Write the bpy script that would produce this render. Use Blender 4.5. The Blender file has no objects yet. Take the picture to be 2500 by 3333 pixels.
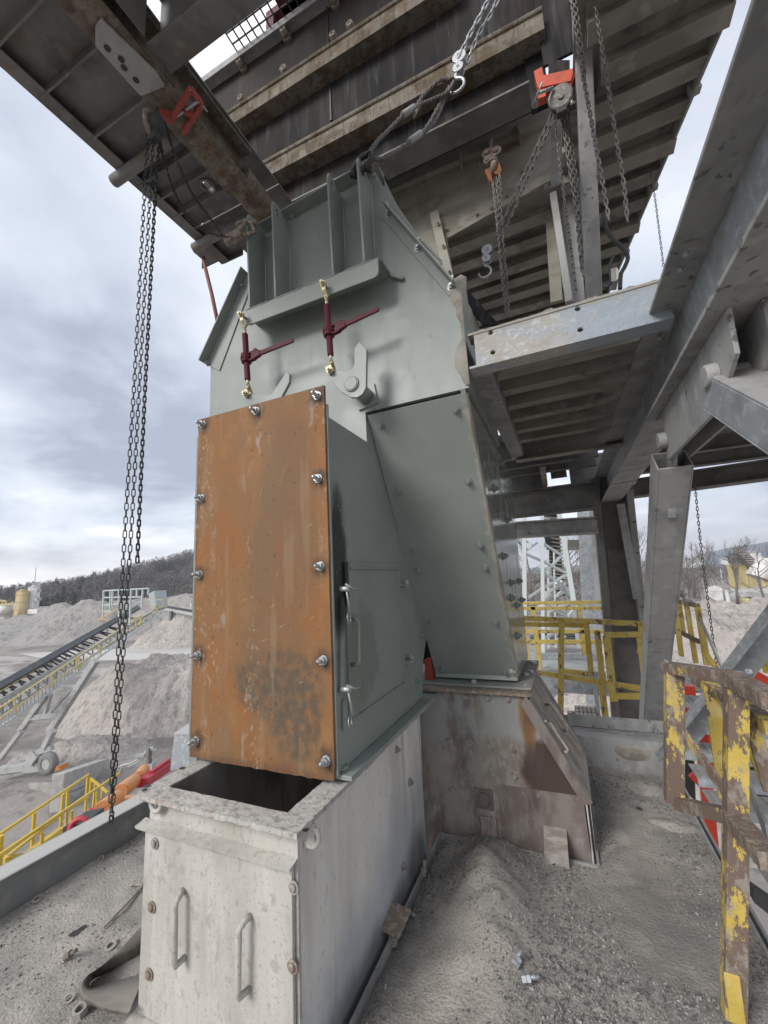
import bpy, bmesh, math, random
from mathutils import Vector, Matrix, noise
random.seed(7)
rad = math.radians
SC = bpy.context.scene
COL = SC.collection

# ------------------------------------------------------------------ camera, sky, sun, exposure
CAM = Vector((0, 0, 1.6))
AZ, PITCH, ROLL, FPX, IW, IH = rad(23.43), rad(9.5), rad(2.95), 1310.0, 2500, 3333
_f = Vector((-math.sin(AZ)*math.cos(PITCH), math.cos(AZ)*math.cos(PITCH), math.sin(PITCH)))
_r0 = Vector((math.cos(AZ), math.sin(AZ), 0)); _u0 = _r0.cross(_f)
_r = _r0*math.cos(ROLL) - _u0*math.sin(ROLL)
_u = _r0*math.sin(ROLL) + _u0*math.cos(ROLL)
cd = bpy.data.cameras.new('camera'); cam = bpy.data.objects.new('camera', cd); COL.objects.link(cam)
m = Matrix((( _r.x, _u.x, -_f.x, CAM.x), (_r.y, _u.y, -_f.y, CAM.y), (_r.z, _u.z, -_f.z, CAM.z), (0, 0, 0, 1)))
cam.matrix_world = m
cd.sensor_fit = 'HORIZONTAL'; cd.sensor_width = 36; cd.lens = 36*FPX/IW
cd.clip_start = 0.05; cd.clip_end = 9000
SC.camera = cam

SUN_EL, SUN_AZ = rad(33), rad(205)      # light comes from behind the camera, a little to its left
w = bpy.data.worlds.new('World'); SC.world = w; w.use_nodes = True
nt = w.node_tree; N = nt.nodes; L = nt.links
for n in list(N): N.remove(n)
def wn(t, **k):
    n = N.new(t)
    for a, v in k.items(): setattr(n, a, v)
    return n
out = wn('ShaderNodeOutputWorld'); bg = wn('ShaderNodeBackground'); L.new(bg.outputs[0], out.inputs[0])
bg.inputs[1].default_value = 0.1
sky = wn('ShaderNodeTexSky'); sky.sky_type = 'NISHITA'; sky.sun_disc = False
sky.sun_elevation = SUN_EL; sky.sun_rotation = SUN_AZ
tc = wn('ShaderNodeTexCoord'); sp = wn('ShaderNodeSeparateXYZ'); L.new(tc.outputs['Generated'], sp.inputs[0])
def wm(op, a, b=None, c=None):
    n = wn('ShaderNodeMath', operation=op)
    for i, v in enumerate((a, b, c)):
        if v is None: continue
        if isinstance(v, (int, float)): n.inputs[i].default_value = v
        else: L.new(v, n.inputs[i])
    return n.outputs[0]
zc = wm('ADD', wm('MAXIMUM', sp.outputs[2], 0.0), 0.20)
cb = wn('ShaderNodeCombineXYZ'); L.new(wm('DIVIDE', sp.outputs[0], zc), cb.inputs[0]); L.new(wm('DIVIDE', sp.outputs[1], zc), cb.inputs[1])
def wnoise(scale, detail, rough, dist, off, stretch=(1, 1, 1)):
    mp = wn('ShaderNodeMapping'); L.new(cb.outputs[0], mp.inputs[0]); mp.inputs['Location'].default_value = off
    mp.inputs['Scale'].default_value = stretch; mp.inputs['Rotation'].default_value = (0, 0, rad(35))
    n = wn('ShaderNodeTexNoise'); L.new(mp.outputs[0], n.inputs['Vector'])
    n.inputs['Scale'].default_value = scale; n.inputs['Detail'].default_value = detail
    n.inputs['Roughness'].default_value = rough; n.inputs['Distortion'].default_value = dist
    return n.outputs[0]
cl = wm('ADD', wm('MULTIPLY', wnoise(0.8, 8, 0.5, 0.3, (3.2, 1.7, 0), (1, 1, 1)), 0.72), wm('MULTIPLY', wnoise(2.2, 7, 0.55, 0.2, (7, 2, 0), (1, 1, 1)), 0.28))
rp = wn('ShaderNodeValToRGB'); L.new(cl, rp.inputs[0])
els = rp.color_ramp.elements
els[0].position = 0.41; els[0].color = (2.2, 2.45, 2.95, 1)
els[1].position = 0.61; els[1].color = (6.1, 6.15, 6.3, 1)
e = els.new(0.47); e.color = (3.25, 3.52, 4.05, 1)
e = els.new(0.56); e.color = (4.5, 4.75, 5.2, 1)
# pale break of light low over the horizon
hz = wn('ShaderNodeMapRange'); L.new(sp.outputs[2], hz.inputs[0])
hz.inputs[1].default_value = 0.0; hz.inputs[2].default_value = 0.14; hz.inputs[3].default_value = 0.75; hz.inputs[4].default_value = 0.0
mh = wn('ShaderNodeMix', data_type='RGBA'); L.new(hz.outputs[0], mh.inputs[0]); L.new(rp.outputs[0], mh.inputs[6]); mh.inputs[7].default_value = (5.0, 4.8, 4.8, 1)
mx = wn('ShaderNodeMix', data_type='RGBA'); mx.inputs[0].default_value = 0.95
L.new(sky.outputs[0], mx.inputs[6]); L.new(mh.outputs[2], mx.inputs[7]); L.new(mx.outputs[2], bg.inputs[0])

sd = bpy.data.lights.new('sun', 'SUN'); sd.energy = 1.35; sd.angle = rad(25); sd.color = (1, .975, .94)
so = bpy.data.objects.new('sun', sd); COL.objects.link(so)
sdir = Vector((math.sin(SUN_AZ)*math.cos(SUN_EL), math.cos(SUN_AZ)*math.cos(SUN_EL), math.sin(SUN_EL)))
so.rotation_euler = sdir.to_track_quat('Z', 'Y').to_euler()
SC.view_settings.view_transform = 'Standard'; SC.view_settings.look = 'None'
SC.view_settings.exposure = 1.12; SC.view_settings.gamma = 1; SC.view_settings.use_curve_mapping = False
SC.cycles.use_denoising = True
SC.cycles.max_bounces = 6; SC.cycles.diffuse_bounces = 4

# ------------------------------------------------------------------ helpers
V = Vector
def at(px, py, ax, val):
    """the point seen at photo pixel (px, py) on the plane x, y or z = val"""
    d = _f + _r*((px-IW/2)/FPX) - _u*((py-IH/2)/FPX)
    return CAM + d*((val-CAM[ax])/d[ax])
def dep(px, py, dist):
    d = _f + _r*((px-IW/2)/FPX) - _u*((py-IH/2)/FPX)
    return CAM + d*dist
def atp(px, py, p0, n):
    d = _f + _r*((px-IW/2)/FPX) - _u*((py-IH/2)/FPX); n = V(n)
    return CAM + d*((V(p0)-CAM).dot(n)/d.dot(n))
def zf(x0, y0, s): return lambda X, Y: (x0+X*s, y0+Y*s)
zU = zf(600, 500, .6028); zM = zf(600, 1200, .48222); zD = zf(1000, 1750, .48222); zT = zf(0, 0, .60277)
zR = zf(1500, 0, .60277); zB = zf(1300, 2150, .42194); zG = zf(0, 2350, .42194); zS = zf(0, 1800, .38577)
zRR = zf(2000, 2000, .6024); zK = zf(1500, 1500, .60277); zF = zf(2000, 700, .45208); zP = zf(1650, 1600, .33909)
zH = zf(2000, 1500, .31646); zC = zf(1400, 550, .36166); zQ = zf(700, 0, .60277); zL = zf(0, 2700, .42194)

ORG = {}
def perp(d):
    d = d.normalized(); a = V((0, 0, 1)) if abs(d.z) < .9 else V((1, 0, 0))
    s = d.cross(a).normalized(); return s, s.cross(d).normalized()
class MB:
    def __init__(s): s.v = []; s.f = []; s.sm = []
    def add(s, vs, fs, smooth=False):
        o = len(s.v); s.v += [V(p) for p in vs]; s.f += [tuple(i+o for i in f) for f in fs]; s.sm += [smooth]*len(fs); return s
    def box(s, a, b):
        x0, y0, z0 = [min(a[i], b[i]) for i in range(3)]; x1, y1, z1 = [max(a[i], b[i]) for i in range(3)]
        return s.add([(x0,y0,z0),(x1,y0,z0),(x1,y1,z0),(x0,y1,z0),(x0,y0,z1),(x1,y0,z1),(x1,y1,z1),(x0,y1,z1)],
                     [(3,2,1,0),(4,5,6,7),(0,1,5,4),(1,2,6,5),(2,3,7,6),(3,0,4,7)])
    def bar(s, a, b, w, h, up=(0,0,1), w2=None, h2=None):
        a, b = V(a), V(b); d = (b-a).normalized(); side = d.cross(V(up))
        if side.length < 1e-4: side = d.cross(V((1,0,0)))
        side.normalize(); u = side.cross(d).normalized(); w2 = w2 or w; h2 = h2 or h; vs = []
        for p, ww, hh in ((a, w, h), (b, w2, h2)):
            for i, j in ((-1,-1),(1,-1),(1,1),(-1,1)): vs.append(p+side*(i*ww/2)+u*(j*hh/2))
        return s.add(vs, [(3,2,1,0),(4,5,6,7),(0,1,5,4),(1,2,6,5),(2,3,7,6),(3,0,4,7)])
    def prism(s, poly, ext):
        poly = [V(p) for p in poly]; ext = V(ext); n = len(poly)
        nrm = V((0,0,0))
        for i in range(n): nrm += (poly[i]-poly[0]).cross(poly[(i+1) % n]-poly[0])
        if nrm.dot(ext) > 0: poly.reverse()
        vs = poly+[p+ext for p in poly]
        fs = [tuple(range(n)), tuple(range(2*n-1, n-1, -1))]+[((i+1) % n, i, n+i, n+(i+1) % n) for i in range(n)]
        return s.add(vs, fs)
    def tube(s, pts, r, n=8, closed=False, caps=True, r2=None, smooth=True):
        pts = [V(p) for p in pts]; k = len(pts); vs = []; fs = []; side = None
        for i, p in enumerate(pts):
            if closed: d = pts[(i+1) % k]-pts[i-1]
            else: d = pts[min(i+1, k-1)]-pts[max(i-1, 0)]
            d.normalize()
            if side is None: side, u = perp(d)
            else:
                side = (side-d*side.dot(d)).normalized()
            u = side.cross(d)
            rr = r if r2 is None else r+(r2-r)*i/(k-1)
            for j in range(n):
                a = 2*math.pi*j/n; vs.append(p+(side*math.cos(a)+u*math.sin(a))*rr)
        for i in range(k if closed else k-1):
            for j in range(n):
                a, b = i*n+j, i*n+(j+1) % n; c, d2 = ((i+1) % k)*n+(j+1) % n, ((i+1) % k)*n+j
                fs.append((a, b, c, d2))
        s.add(vs, fs, smooth)
        if caps and not closed:
            o = len(s.v)-k*n
            s.f += [tuple(o+j for j in range(n-1, -1, -1)), tuple(o+(k-1)*n+j for j in range(n))]; s.sm += [False, False]
        return s
    def cyl(s, a, b, r, n=12, r2=None, smooth=True): return s.tube([a, b], r, n, r2=r2, smooth=smooth)
    def ring(s, c, nrm, R, r, n=16, m=6):
        side, u = perp(V(nrm)); c = V(c)
        return s.tube([c+(side*math.cos(2*math.pi*i/n)+u*math.sin(2*math.pi*i/n))*R for i in range(n)], r, m, closed=True)
    def ibeam(s, a, b, depth, width, tf=.016, tw=.012, up=(0,0,1)):
        a, b = V(a), V(b); d = (b-a).normalized(); side = d.cross(V(up)).normalized(); u = side.cross(d).normalized()
        for q in (1, -1): s.bar(a+u*q*(depth-tf)/2, b+u*q*(depth-tf)/2, width, tf, up)
        return s.bar(a, b, tw, depth-2*tf, up)
    def build(s, name, mat, parent=None, bevel=0, kind=None, label=None, cat=None, group=None, org=None):
        me = bpy.data.meshes.new(name); o = bpy.data.objects.new(name, me); COL.objects.link(o)
        if parent is not None: base = ORG[parent.name]
        else: base = V(org) if org is not None else V((0,0,0))
        me.from_pydata([p-base for p in s.v], [], s.f)
        me.polygons.foreach_set('use_smooth', s.sm); me.validate(); me.materials.append(mat)
        if parent is not None: o.parent = parent
        else: o.location = base
        ORG[o.name] = base
        if bevel:
            b = o.modifiers.new('bevel', 'BEVEL'); b.width = bevel; b.segments = 2; b.limit_method = 'ANGLE'; b.angle_limit = rad(40)
        tag(o, label, cat, group, kind); return o
def tag(o, label=None, cat=None, group=None, kind=None):
    for k, v in (('label', label), ('category', cat), ('group', group), ('kind', kind)):
        if v: o[k] = v
    return o
def thing(name, label, cat, org, group=None):
    o = bpy.data.objects.new(name, None); COL.objects.link(o); o.location = org; o.empty_display_size = .1
    ORG[o.name] = V(org); return tag(o, label, cat, group)
SHARED = {}
def place(name, mesh, parent, M):
    """a copy of a shared mesh as a child, M in world space"""
    o = bpy.data.objects.new(name, mesh); COL.objects.link(o); o.parent = parent
    o.matrix_local = Matrix.Translation(-ORG[parent.name]) @ M; ORG[o.name] = ORG[parent.name]; return o
def shared_mesh(key, mb, mat):
    if key not in SHARED:
        me = bpy.data.meshes.new(key); me.from_pydata([tuple(p) for p in mb.v], [], mb.f)
        me.polygons.foreach_set('use_smooth', mb.sm); me.materials.append(mat); SHARED[key] = me
    return SHARED[key]
def orient(pos, nrm, spin=0):
    q = V(nrm).normalized().to_track_quat('Z', 'Y').to_matrix().to_4x4()
    return Matrix.Translation(V(pos)) @ q @ Matrix.Rotation(spin, 4, 'Z')
def bolt_mesh(kind, mat):
    b = MB()
    if kind == 'stud':
        b.cyl((0,0,0), (0,0,.005), 1.35*.02, 14); b.cyl((0,0,.005), (0,0,.026), .0225, 6, smooth=False); b.cyl((0,0,.026), (0,0,.056), .0125, 8); b.cyl((0,0,.056), (0,0,.062), .0125, 8, r2=.006)
    elif kind == 'hex':
        b.cyl((0,0,0), (0,0,.004), .024, 12); b.cyl((0,0,.004), (0,0,.018), .0165, 6, smooth=False); b.cyl((0,0,.018), (0,0,.03), .009, 8)
    elif kind == 'head':
        b.cyl((0,0,0), (0,0,.012), .017, 6, smooth=False)
    elif kind == 'dome':
        b.cyl((0,0,0), (0,0,.006), .024, 10); b.cyl((0,0,.006), (0,0,.016), .017, 8, r2=.010)
    elif kind == 'socket':
        b.cyl((0,0,0), (0,0,.03), .045, 6, smooth=False, r2=.05); b.tube([(0,0,.03),(0,0,.09)], .034, 12); b.ring((0,0,.09), (0,0,1), .025, .010, 12, 5)
    return shared_mesh('bolt_'+kind+mat.name, b, mat)
def bolt(parent, pos, nrm, kind='hex', mat=None, scale=1, name='bolt'):
    return place(name, bolt_mesh(kind, mat), parent, orient(pos, nrm, random.random()*3) @ Matrix.Scale(scale, 4))

# ------------------------------------------------------------------ materials
def mat(name, base, rough=.7, metal=0, layers=(), bump=.15, bscale=60, spec=.5, bdetail=6, bdist=.012):
    M = bpy.data.materials.new(name); M.use_nodes = True; t = M.node_tree; n = t.nodes; l = t.links
    bs = n['Principled BSDF']; bs.inputs['Metallic'].default_value = metal; bs.inputs['Specular IOR Level'].default_value = spec
    geo = n.new('ShaderNodeNewGeometry'); pos = geo.outputs['Position']
    def ns(scale, detail=6, rough_=.55, dist=0, off=(0,0,0), rot=(0,0,0)):
        mp = n.new('ShaderNodeMapping'); l.new(pos, mp.inputs[0]); mp.inputs['Scale'].default_value = scale if not isinstance(scale, (int, float)) else (scale,)*3
        mp.inputs['Location'].default_value = off; mp.inputs['Rotation'].default_value = rot
        q = n.new('ShaderNodeTexNoise'); q.inputs['Scale'].default_value = 1; q.inputs['Detail'].default_value = detail
        q.inputs['Roughness'].default_value = rough_; q.inputs['Distortion'].default_value = dist; l.new(mp.outputs[0], q.inputs['Vector']); return q.outputs[0]
    def mr(x, a, b, c=0., d=1.):
        q = n.new('ShaderNodeMapRange'); q.interpolation_type = 'SMOOTHSTEP'; l.new(x, q.inputs[0])
        for i, v in enumerate((a, b, c, d)): q.inputs[i+1].default_value = v
        return q.outputs[0]
    def mth(op, a, b):
        q = n.new('ShaderNodeMath'); q.operation = op
        for i, v in enumerate((a, b)):
            if isinstance(v, (int, float)): q.inputs[i].default_value = v
            else: l.new(v, q.inputs[i])
        return q.outputs[0]
    rgb = n.new('ShaderNodeRGB'); rgb.outputs[0].default_value = (*base, 1); cur = rgb.outputs[0]
    rcur = None; masks = []
    for i, L_ in enumerate(layers):
        kind = L_.get('kind', 'noise'); off = L_.get('off', (i*7.3, i*3.1, i*5.7))
        if kind == 'noise':
            fac = mr(ns(L_['s'], L_.get('d', 6), L_.get('r', .55), L_.get('w', 0), off, L_.get('rot', (0,0,0))), L_.get('lo', .45), L_.get('hi', .6))
        elif kind == 'blob':
            facs = None
            for c, rr in L_['at']:
                mp = n.new('ShaderNodeVectorMath'); mp.operation = 'SUBTRACT'; l.new(pos, mp.inputs[0]); mp.inputs[1].default_value = c
                dv = n.new('ShaderNodeVectorMath'); dv.operation = 'DIVIDE'; l.new(mp.outputs[0], dv.inputs[0]); dv.inputs[1].default_value = rr
                ln = n.new('ShaderNodeVectorMath'); ln.operation = 'LENGTH'; l.new(dv.outputs[0], ln.inputs[0])
                facs = ln.outputs['Value'] if facs is None else mth('MINIMUM', facs, ln.outputs['Value'])
            wob = mth('MULTIPLY', mth('SUBTRACT', ns(L_.get('s', 9), 5, .6, 0, off), .5), L_.get('wob', .9))
            fac = mr(mth('ADD', facs, wob), L_.get('lo', 1.0), L_.get('hi', .75))
        elif kind == 'axis':
            sx = n.new('ShaderNodeSeparateXYZ'); l.new(pos, sx.inputs[0])
            wob = mth('MULTIPLY', mth('SUBTRACT', ns(L_.get('s', 6), 5, .6, 0, off), .5), L_.get('wob', .2))
            fac = mr(mth('ADD', sx.outputs[L_['ax']], wob), L_['lo'], L_['hi'])
        elif kind == 'up':
            sx = n.new('ShaderNodeSeparateXYZ'); l.new(geo.outputs['Normal'], sx.inputs[0])
            wob = mth('MULTIPLY', mth('SUBTRACT', ns(L_.get('s', 9), 5, .6, 0, off), .5), L_.get('wob', .5))
            fac = mr(mth('ADD', sx.outputs[2], wob), L_.get('lo', .5), L_.get('hi', .8))
        if 'also' in L_:
            a = L_['also']; fac = mth('MULTIPLY', fac, mr(ns(a['s'], a.get('d', 5), .55, 0, (i*2.2+9, 1, i)), a.get('lo', .45), a.get('hi', .6)))
        if 'amt' in L_: fac = mth('MULTIPLY', fac, L_['amt'])
        mixn = n.new('ShaderNodeMix'); mixn.data_type = 'RGBA'; l.new(fac, mixn.inputs[0]); l.new(cur, mixn.inputs[6]); mixn.inputs[7].default_value = (*L_['c'], 1); cur = mixn.outputs[2]
        if 'rough' in L_:
            q = n.new('ShaderNodeMix'); q.data_type = 'FLOAT'; l.new(fac, q.inputs[0])
            if rcur is None: q.inputs[2].default_value = rough
            else: l.new(rcur, q.inputs[2])
            q.inputs[3].default_value = L_['rough']; rcur = q.outputs[0]
        if L_.get('relief'): masks.append((fac, L_['relief']))
    l.new(cur, bs.inputs['Base Color'])
    if rcur is not None: l.new(rcur, bs.inputs['Roughness'])
    else: bs.inputs['Roughness'].default_value = rough
    h = ns(bscale, bdetail, .6)
    for fac, k in masks: h = mth('ADD', h, mth('MULTIPLY', fac, k))
    bp = n.new('ShaderNodeBump'); bp.inputs['Strength'].default_value = bump; bp.inputs['Distance'].default_value = bdist
    l.new(h, bp.inputs['Height']); l.new(bp.outputs[0], bs.inputs['Normal'])
    return M
DUST = (.34, .31, .27)
PG, PL, PDK = (.240, .266, .242), (.272, .298, .276), (.208, .230, .208)
paint = mat('grey_green_paint', PG, .42, layers=[
    dict(c=PL, s=3.0, lo=.4, hi=.65, rough=.36), dict(c=PDK, s=(2.2, 2.2, .7), lo=.5, hi=.72, amt=.7),
    dict(c=(.33, .325, .29), s=(9, 9, .9), lo=.54, hi=.72, amt=.22, rough=.7), dict(c=(.12, .125, .112), s=(12, 12, 2), lo=.62, hi=.74, amt=.3), dict(c=(.36, .35, .31), s=(30, 30, 30), lo=.63, hi=.7, amt=.35, rough=.85)], bump=.10, bscale=7, bdist=.01)
paint_side = mat('grey_green_paint_side', PG, .45, layers=[
    dict(c=PL, s=2.5, lo=.4, hi=.65, rough=.36), dict(c=(.24, .235, .215), s=(16, 16, 5), lo=.6, hi=.74, amt=.25, rough=.8),
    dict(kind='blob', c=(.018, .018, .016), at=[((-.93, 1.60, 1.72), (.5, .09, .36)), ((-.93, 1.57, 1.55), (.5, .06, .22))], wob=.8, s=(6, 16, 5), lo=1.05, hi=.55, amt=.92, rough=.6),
    dict(kind='blob', c=(.10, .09, .06), at=[((-.93, 1.75, 1.25), (.5, .22, .25))], wob=1.4, s=9, amt=.35), dict(c=(.33, .325, .29), s=(9, 9, .9), lo=.56, hi=.72, amt=.25, rough=.7), dict(c=(.36, .35, .31), s=(30, 30, 30), lo=.63, hi=.7, amt=.4, rough=.85)], bump=.10, bscale=7, bdist=.01)
crust = dict(c=(.38, .35, .30), rough=.95, relief=.6)
paint_leg = mat('grey_green_paint_dusted', PG, .4, layers=[
    dict(c=PL, s=2.2, lo=.4, hi=.65), dict(c=(.2, .2, .185), s=(18, 18, 6), lo=.6, hi=.76, amt=.3, rough=.8),
    dict(kind='axis', ax=0, s=22, wob=.16, **{**crust, 'lo': -.39, 'hi': -.352}, amt=.85), dict(c=(.33, .325, .29), s=(9, 7, .9), lo=.56, hi=.72, amt=.25, rough=.7)], bump=.10, bscale=7, bdist=.01)
paint_gloss = mat('grey_green_gloss_side', PG, .14, layers=[dict(c=(.32, .30, .26), s=(9, 9, 2), lo=.55, hi=.7, rough=.8, amt=.8)], bump=.10, bscale=4)
PB = []
def rust_plate_mat():
    return mat('rusty_plate', (.215, .108, .040), .78, layers=[
        dict(c=(.25, .098, .026), s=(4, 4, 3), lo=.42, hi=.62), dict(c=(.29, .145, .05), s=(7, 7, 2.5), lo=.52, hi=.68, amt=.7),
        dict(c=(.20, .115, .055), s=(5.5, 5, 1.3), lo=.43, hi=.58, off=(2.1, 0, 4.4), also=dict(s=(2.1, 2, .8), lo=.42, hi=.56)),
        dict(kind='blob', c=(.15, .088, .045), at=[((-1.24, 1.52, 1.30), (.27, .5, .30)), ((-1.17, 1.52, 1.75), (.26, .5, .55)), ((-1.12, 1.52, 2.2), (.14, .5, .28))], wob=.8, s=(5, 5, 2), lo=1.05, hi=.5, amt=.62),
        dict(c=(.34, .30, .25), s=(26, 26, 9), lo=.55, hi=.68, also=dict(s=(3.2, 3, .7), lo=.52, hi=.62), amt=.6, relief=.2),
        dict(c=(.085, .052, .032), s=(42, 42, 30), lo=.62, hi=.70, amt=.7),
        dict(kind='blob', c=(.05, .030, .022), at=[(p, (.055, .3, .06)) for p in PB], wob=1.3, s=16, lo=1.2, hi=.3, amt=.85),
        dict(kind='axis', c=(.10, .055, .03), ax=0, lo=-1.70, hi=-1.735, wob=.05, s=9, amt=.8),
        dict(kind='axis', c=(.12, .06, .03), ax=2, lo=.87, hi=.82, wob=.09, s=9, amt=.8),
        dict(kind='blob', c=(.085, .066, .045), at=[((-1.20, 1.52, 1.16), (.26, .5, .17)), ((-1.12, 1.52, 1.05), (.15, .5, .19))], wob=.5, s=(10, 10, 7), lo=1.08, hi=.74, amt=.86, also=dict(s=(30, 30, 22), lo=.26, hi=.58)),
        dict(c=(.22, .095, .034), s=(34, 34, 28), lo=.5, hi=.64, amt=.4), dict(c=(.40, .30, .22), s=(60, 20, 40), lo=.56, hi=.64, amt=.5, also=dict(s=(5, 3, 1.4), lo=.5, hi=.62)), dict(c=(.27, .19, .12), s=(20, 10, 1.6), rot=(0, .2, 0), lo=.55, hi=.66, amt=.35)], bump=.18, bscale=70)
pale = mat('dusty_pale_steel', (.475, .455, .415), .9, layers=[
    dict(c=(.40, .378, .335), s=(7, 7, 2.2), lo=.42, hi=.62), dict(c=(.56, .545, .505), s=(11, 11, 2), lo=.5, hi=.7, amt=.6),
    dict(c=(.30, .27, .23), s=(30, 30, 22), lo=.56, hi=.68, amt=.55), dict(c=(.45, .41, .29), s=(3.5, 3.5, .8), lo=.58, hi=.7, amt=.35), dict(c=(.26, .235, .20), s=(90, 90, 60), lo=.58, hi=.66, amt=.55), dict(c=(.27, .25, .225), s=(13, 13, 1.3), lo=.6, hi=.72, amt=.45)], bump=.22, bscale=80)
pale_side = mat('stained_lit_pale_steel_side', (.68, .655, .61), .85, layers=[  # base paler than the front: light on this side is put into the colour
    dict(c=(.56, .53, .48), s=(4, 4, .55), lo=.42, hi=.6), dict(c=(.75, .73, .69), s=(9, 9, 2), lo=.5, hi=.7, amt=.6), dict(c=(.42, .385, .335), s=(45, 45, 22), lo=.58, hi=.68, amt=.5),
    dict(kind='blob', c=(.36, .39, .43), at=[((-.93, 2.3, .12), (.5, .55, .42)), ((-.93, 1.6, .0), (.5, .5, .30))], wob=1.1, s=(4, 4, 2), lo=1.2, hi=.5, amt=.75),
    dict(kind='blob', c=(.10, .105, .11), at=[((-.93, 2.35, .02), (.5, .2, .20)), ((-.93, 1.8, -.06), (.5, 1.3, .17))], wob=.9, s=(6, 6, 3), lo=1.2, hi=.4, amt=.8),  # dark foot: shade beside the deck painted in, along with blue-dark grime
    dict(c=(.36, .30, .22), s=(3.5, 7, .5), lo=.58, hi=.68, amt=.5)], bump=.18, bscale=70)
flaky = mat('flaking_rim', (.44, .42, .385), .9, layers=[dict(c=(.27, .25, .225), s=(38, 38, 38), r=.7, lo=.52, hi=.62, relief=-.8, amt=.8), dict(c=(.55, .53, .49), s=(11, 11, 11), lo=.5, hi=.66, amt=.7), dict(c=(.36, .22, .16), s=15, lo=.62, hi=.68, amt=.5)], bump=.5, bscale=60)
inside = mat('box_inner_steel', (.20, .185, .165), .9, layers=[dict(c=(.12, .11, .10), s=(6, 6, 2), lo=.45, hi=.65)])
galv = mat('galvanised_steel', (.36, .385, .40), .5, .35, layers=[
    dict(c=(.46, .49, .515), s=22, lo=.5, hi=.62, d=3), dict(c=(.27, .285, .30), s=9, lo=.5, hi=.66, amt=.8),
    dict(kind='up', c=DUST, lo=.5, hi=.8, amt=.6, rough=.95), dict(c=(.36, .335, .30), s=(6, 6, 3), lo=.55, hi=.7, amt=.55, rough=.9)], bump=.08, bscale=50)
galv_crust = mat('crusted_galvanised_steel', (.46, .44, .40), .75, .05, layers=[
    dict(c=(.36, .41, .47), s=(3, 3, 5), r=.7, d=9, lo=.44, hi=.62, rough=.45, relief=-.3), dict(c=(.62, .63, .63), s=(38, 38, 38), r=.7, lo=.48, hi=.62, amt=.7, relief=.3),
    dict(c=(.40, .345, .28), s=(4, 4, 6), r=.72, d=9, lo=.5, hi=.66, amt=.75, relief=.3), dict(kind='axis', c=(.32, .375, .43), ax=0, lo=.02, hi=.3, wob=.5, s=7, amt=.75), dict(kind='axis', c=(.40, .36, .29), ax=2, lo=2.80, hi=2.85, wob=.08, s=16, amt=.9, rough=.95, relief=.5)], bump=.5, bscale=45)
galv_dusty = mat('dusty_grey_steel', (.345, .343, .335), .72, .12, layers=[
    dict(c=(.27, .27, .268), s=(5, 5, 3), lo=.44, hi=.62), dict(c=(.43, .42, .40), s=(12, 12, 5), lo=.5, hi=.68, amt=.7, rough=.9),
    dict(c=(.11, .105, .095), s=(26, 26, 20), lo=.575, hi=.66, also=dict(s=4, lo=.45, hi=.62), amt=.85), dict(c=(.23, .165, .105), s=6, lo=.58, hi=.72, amt=.4)], bump=.2, bscale=60)
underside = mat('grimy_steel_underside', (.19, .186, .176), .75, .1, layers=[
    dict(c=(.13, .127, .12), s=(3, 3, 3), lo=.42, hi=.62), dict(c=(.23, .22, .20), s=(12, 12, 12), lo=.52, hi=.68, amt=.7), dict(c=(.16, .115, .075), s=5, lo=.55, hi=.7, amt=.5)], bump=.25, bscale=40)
ribbed = mat('dusty_brown_underside', (.30, .275, .235), .85, layers=[
    dict(c=(.205, .19, .165), s=(2, 3, 2), lo=.42, hi=.62), dict(c=(.38, .35, .30), s=(8, 8, 8), lo=.5, hi=.68, amt=.7), dict(c=(.09, .085, .078), s=(7, 9, 7), lo=.6, hi=.72, amt=.7)], bump=.2, bscale=40)
tanned = mat('tan_caked_steel', (.185, .163, .13), .92, spec=.2, layers=[
    dict(c=(.125, .095, .066), s=(5, 6, 6), lo=.44, hi=.60), dict(c=(.25, .225, .185), s=(10, 10, 10), lo=.5, hi=.66, amt=.7), dict(c=(.09, .06, .042), s=(30, 30, 4), lo=.5, hi=.64, amt=.6), dict(c=(.035, .026, .02), s=(16, 20, 20), r=.7, lo=.56, hi=.68, amt=.6), dict(c=(.16, .072, .03), s=(8, 8, 5), lo=.58, hi=.7, amt=.5)], bump=.5, bscale=35)
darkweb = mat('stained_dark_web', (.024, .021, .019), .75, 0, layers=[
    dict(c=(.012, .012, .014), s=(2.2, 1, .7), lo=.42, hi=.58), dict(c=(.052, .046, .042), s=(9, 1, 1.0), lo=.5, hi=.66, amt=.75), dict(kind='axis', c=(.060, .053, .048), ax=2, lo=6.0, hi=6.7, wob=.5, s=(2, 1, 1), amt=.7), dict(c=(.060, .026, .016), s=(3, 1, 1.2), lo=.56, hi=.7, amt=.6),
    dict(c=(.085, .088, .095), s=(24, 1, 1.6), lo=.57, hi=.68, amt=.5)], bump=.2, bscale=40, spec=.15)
cream = mat('cream_dusty_hopper', (.34, .315, .265), .85, layers=[dict(c=(.26, .235, .19), s=(2.5, 2.5, 5), lo=.45, hi=.62), dict(c=(.40, .38, .33), s=(7, 7, 12), lo=.5, hi=.68, amt=.6), dict(c=(.21, .135, .085), s=(3, 3, 9), lo=.57, hi=.68, amt=.5)], bump=.2, bscale=40)
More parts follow.
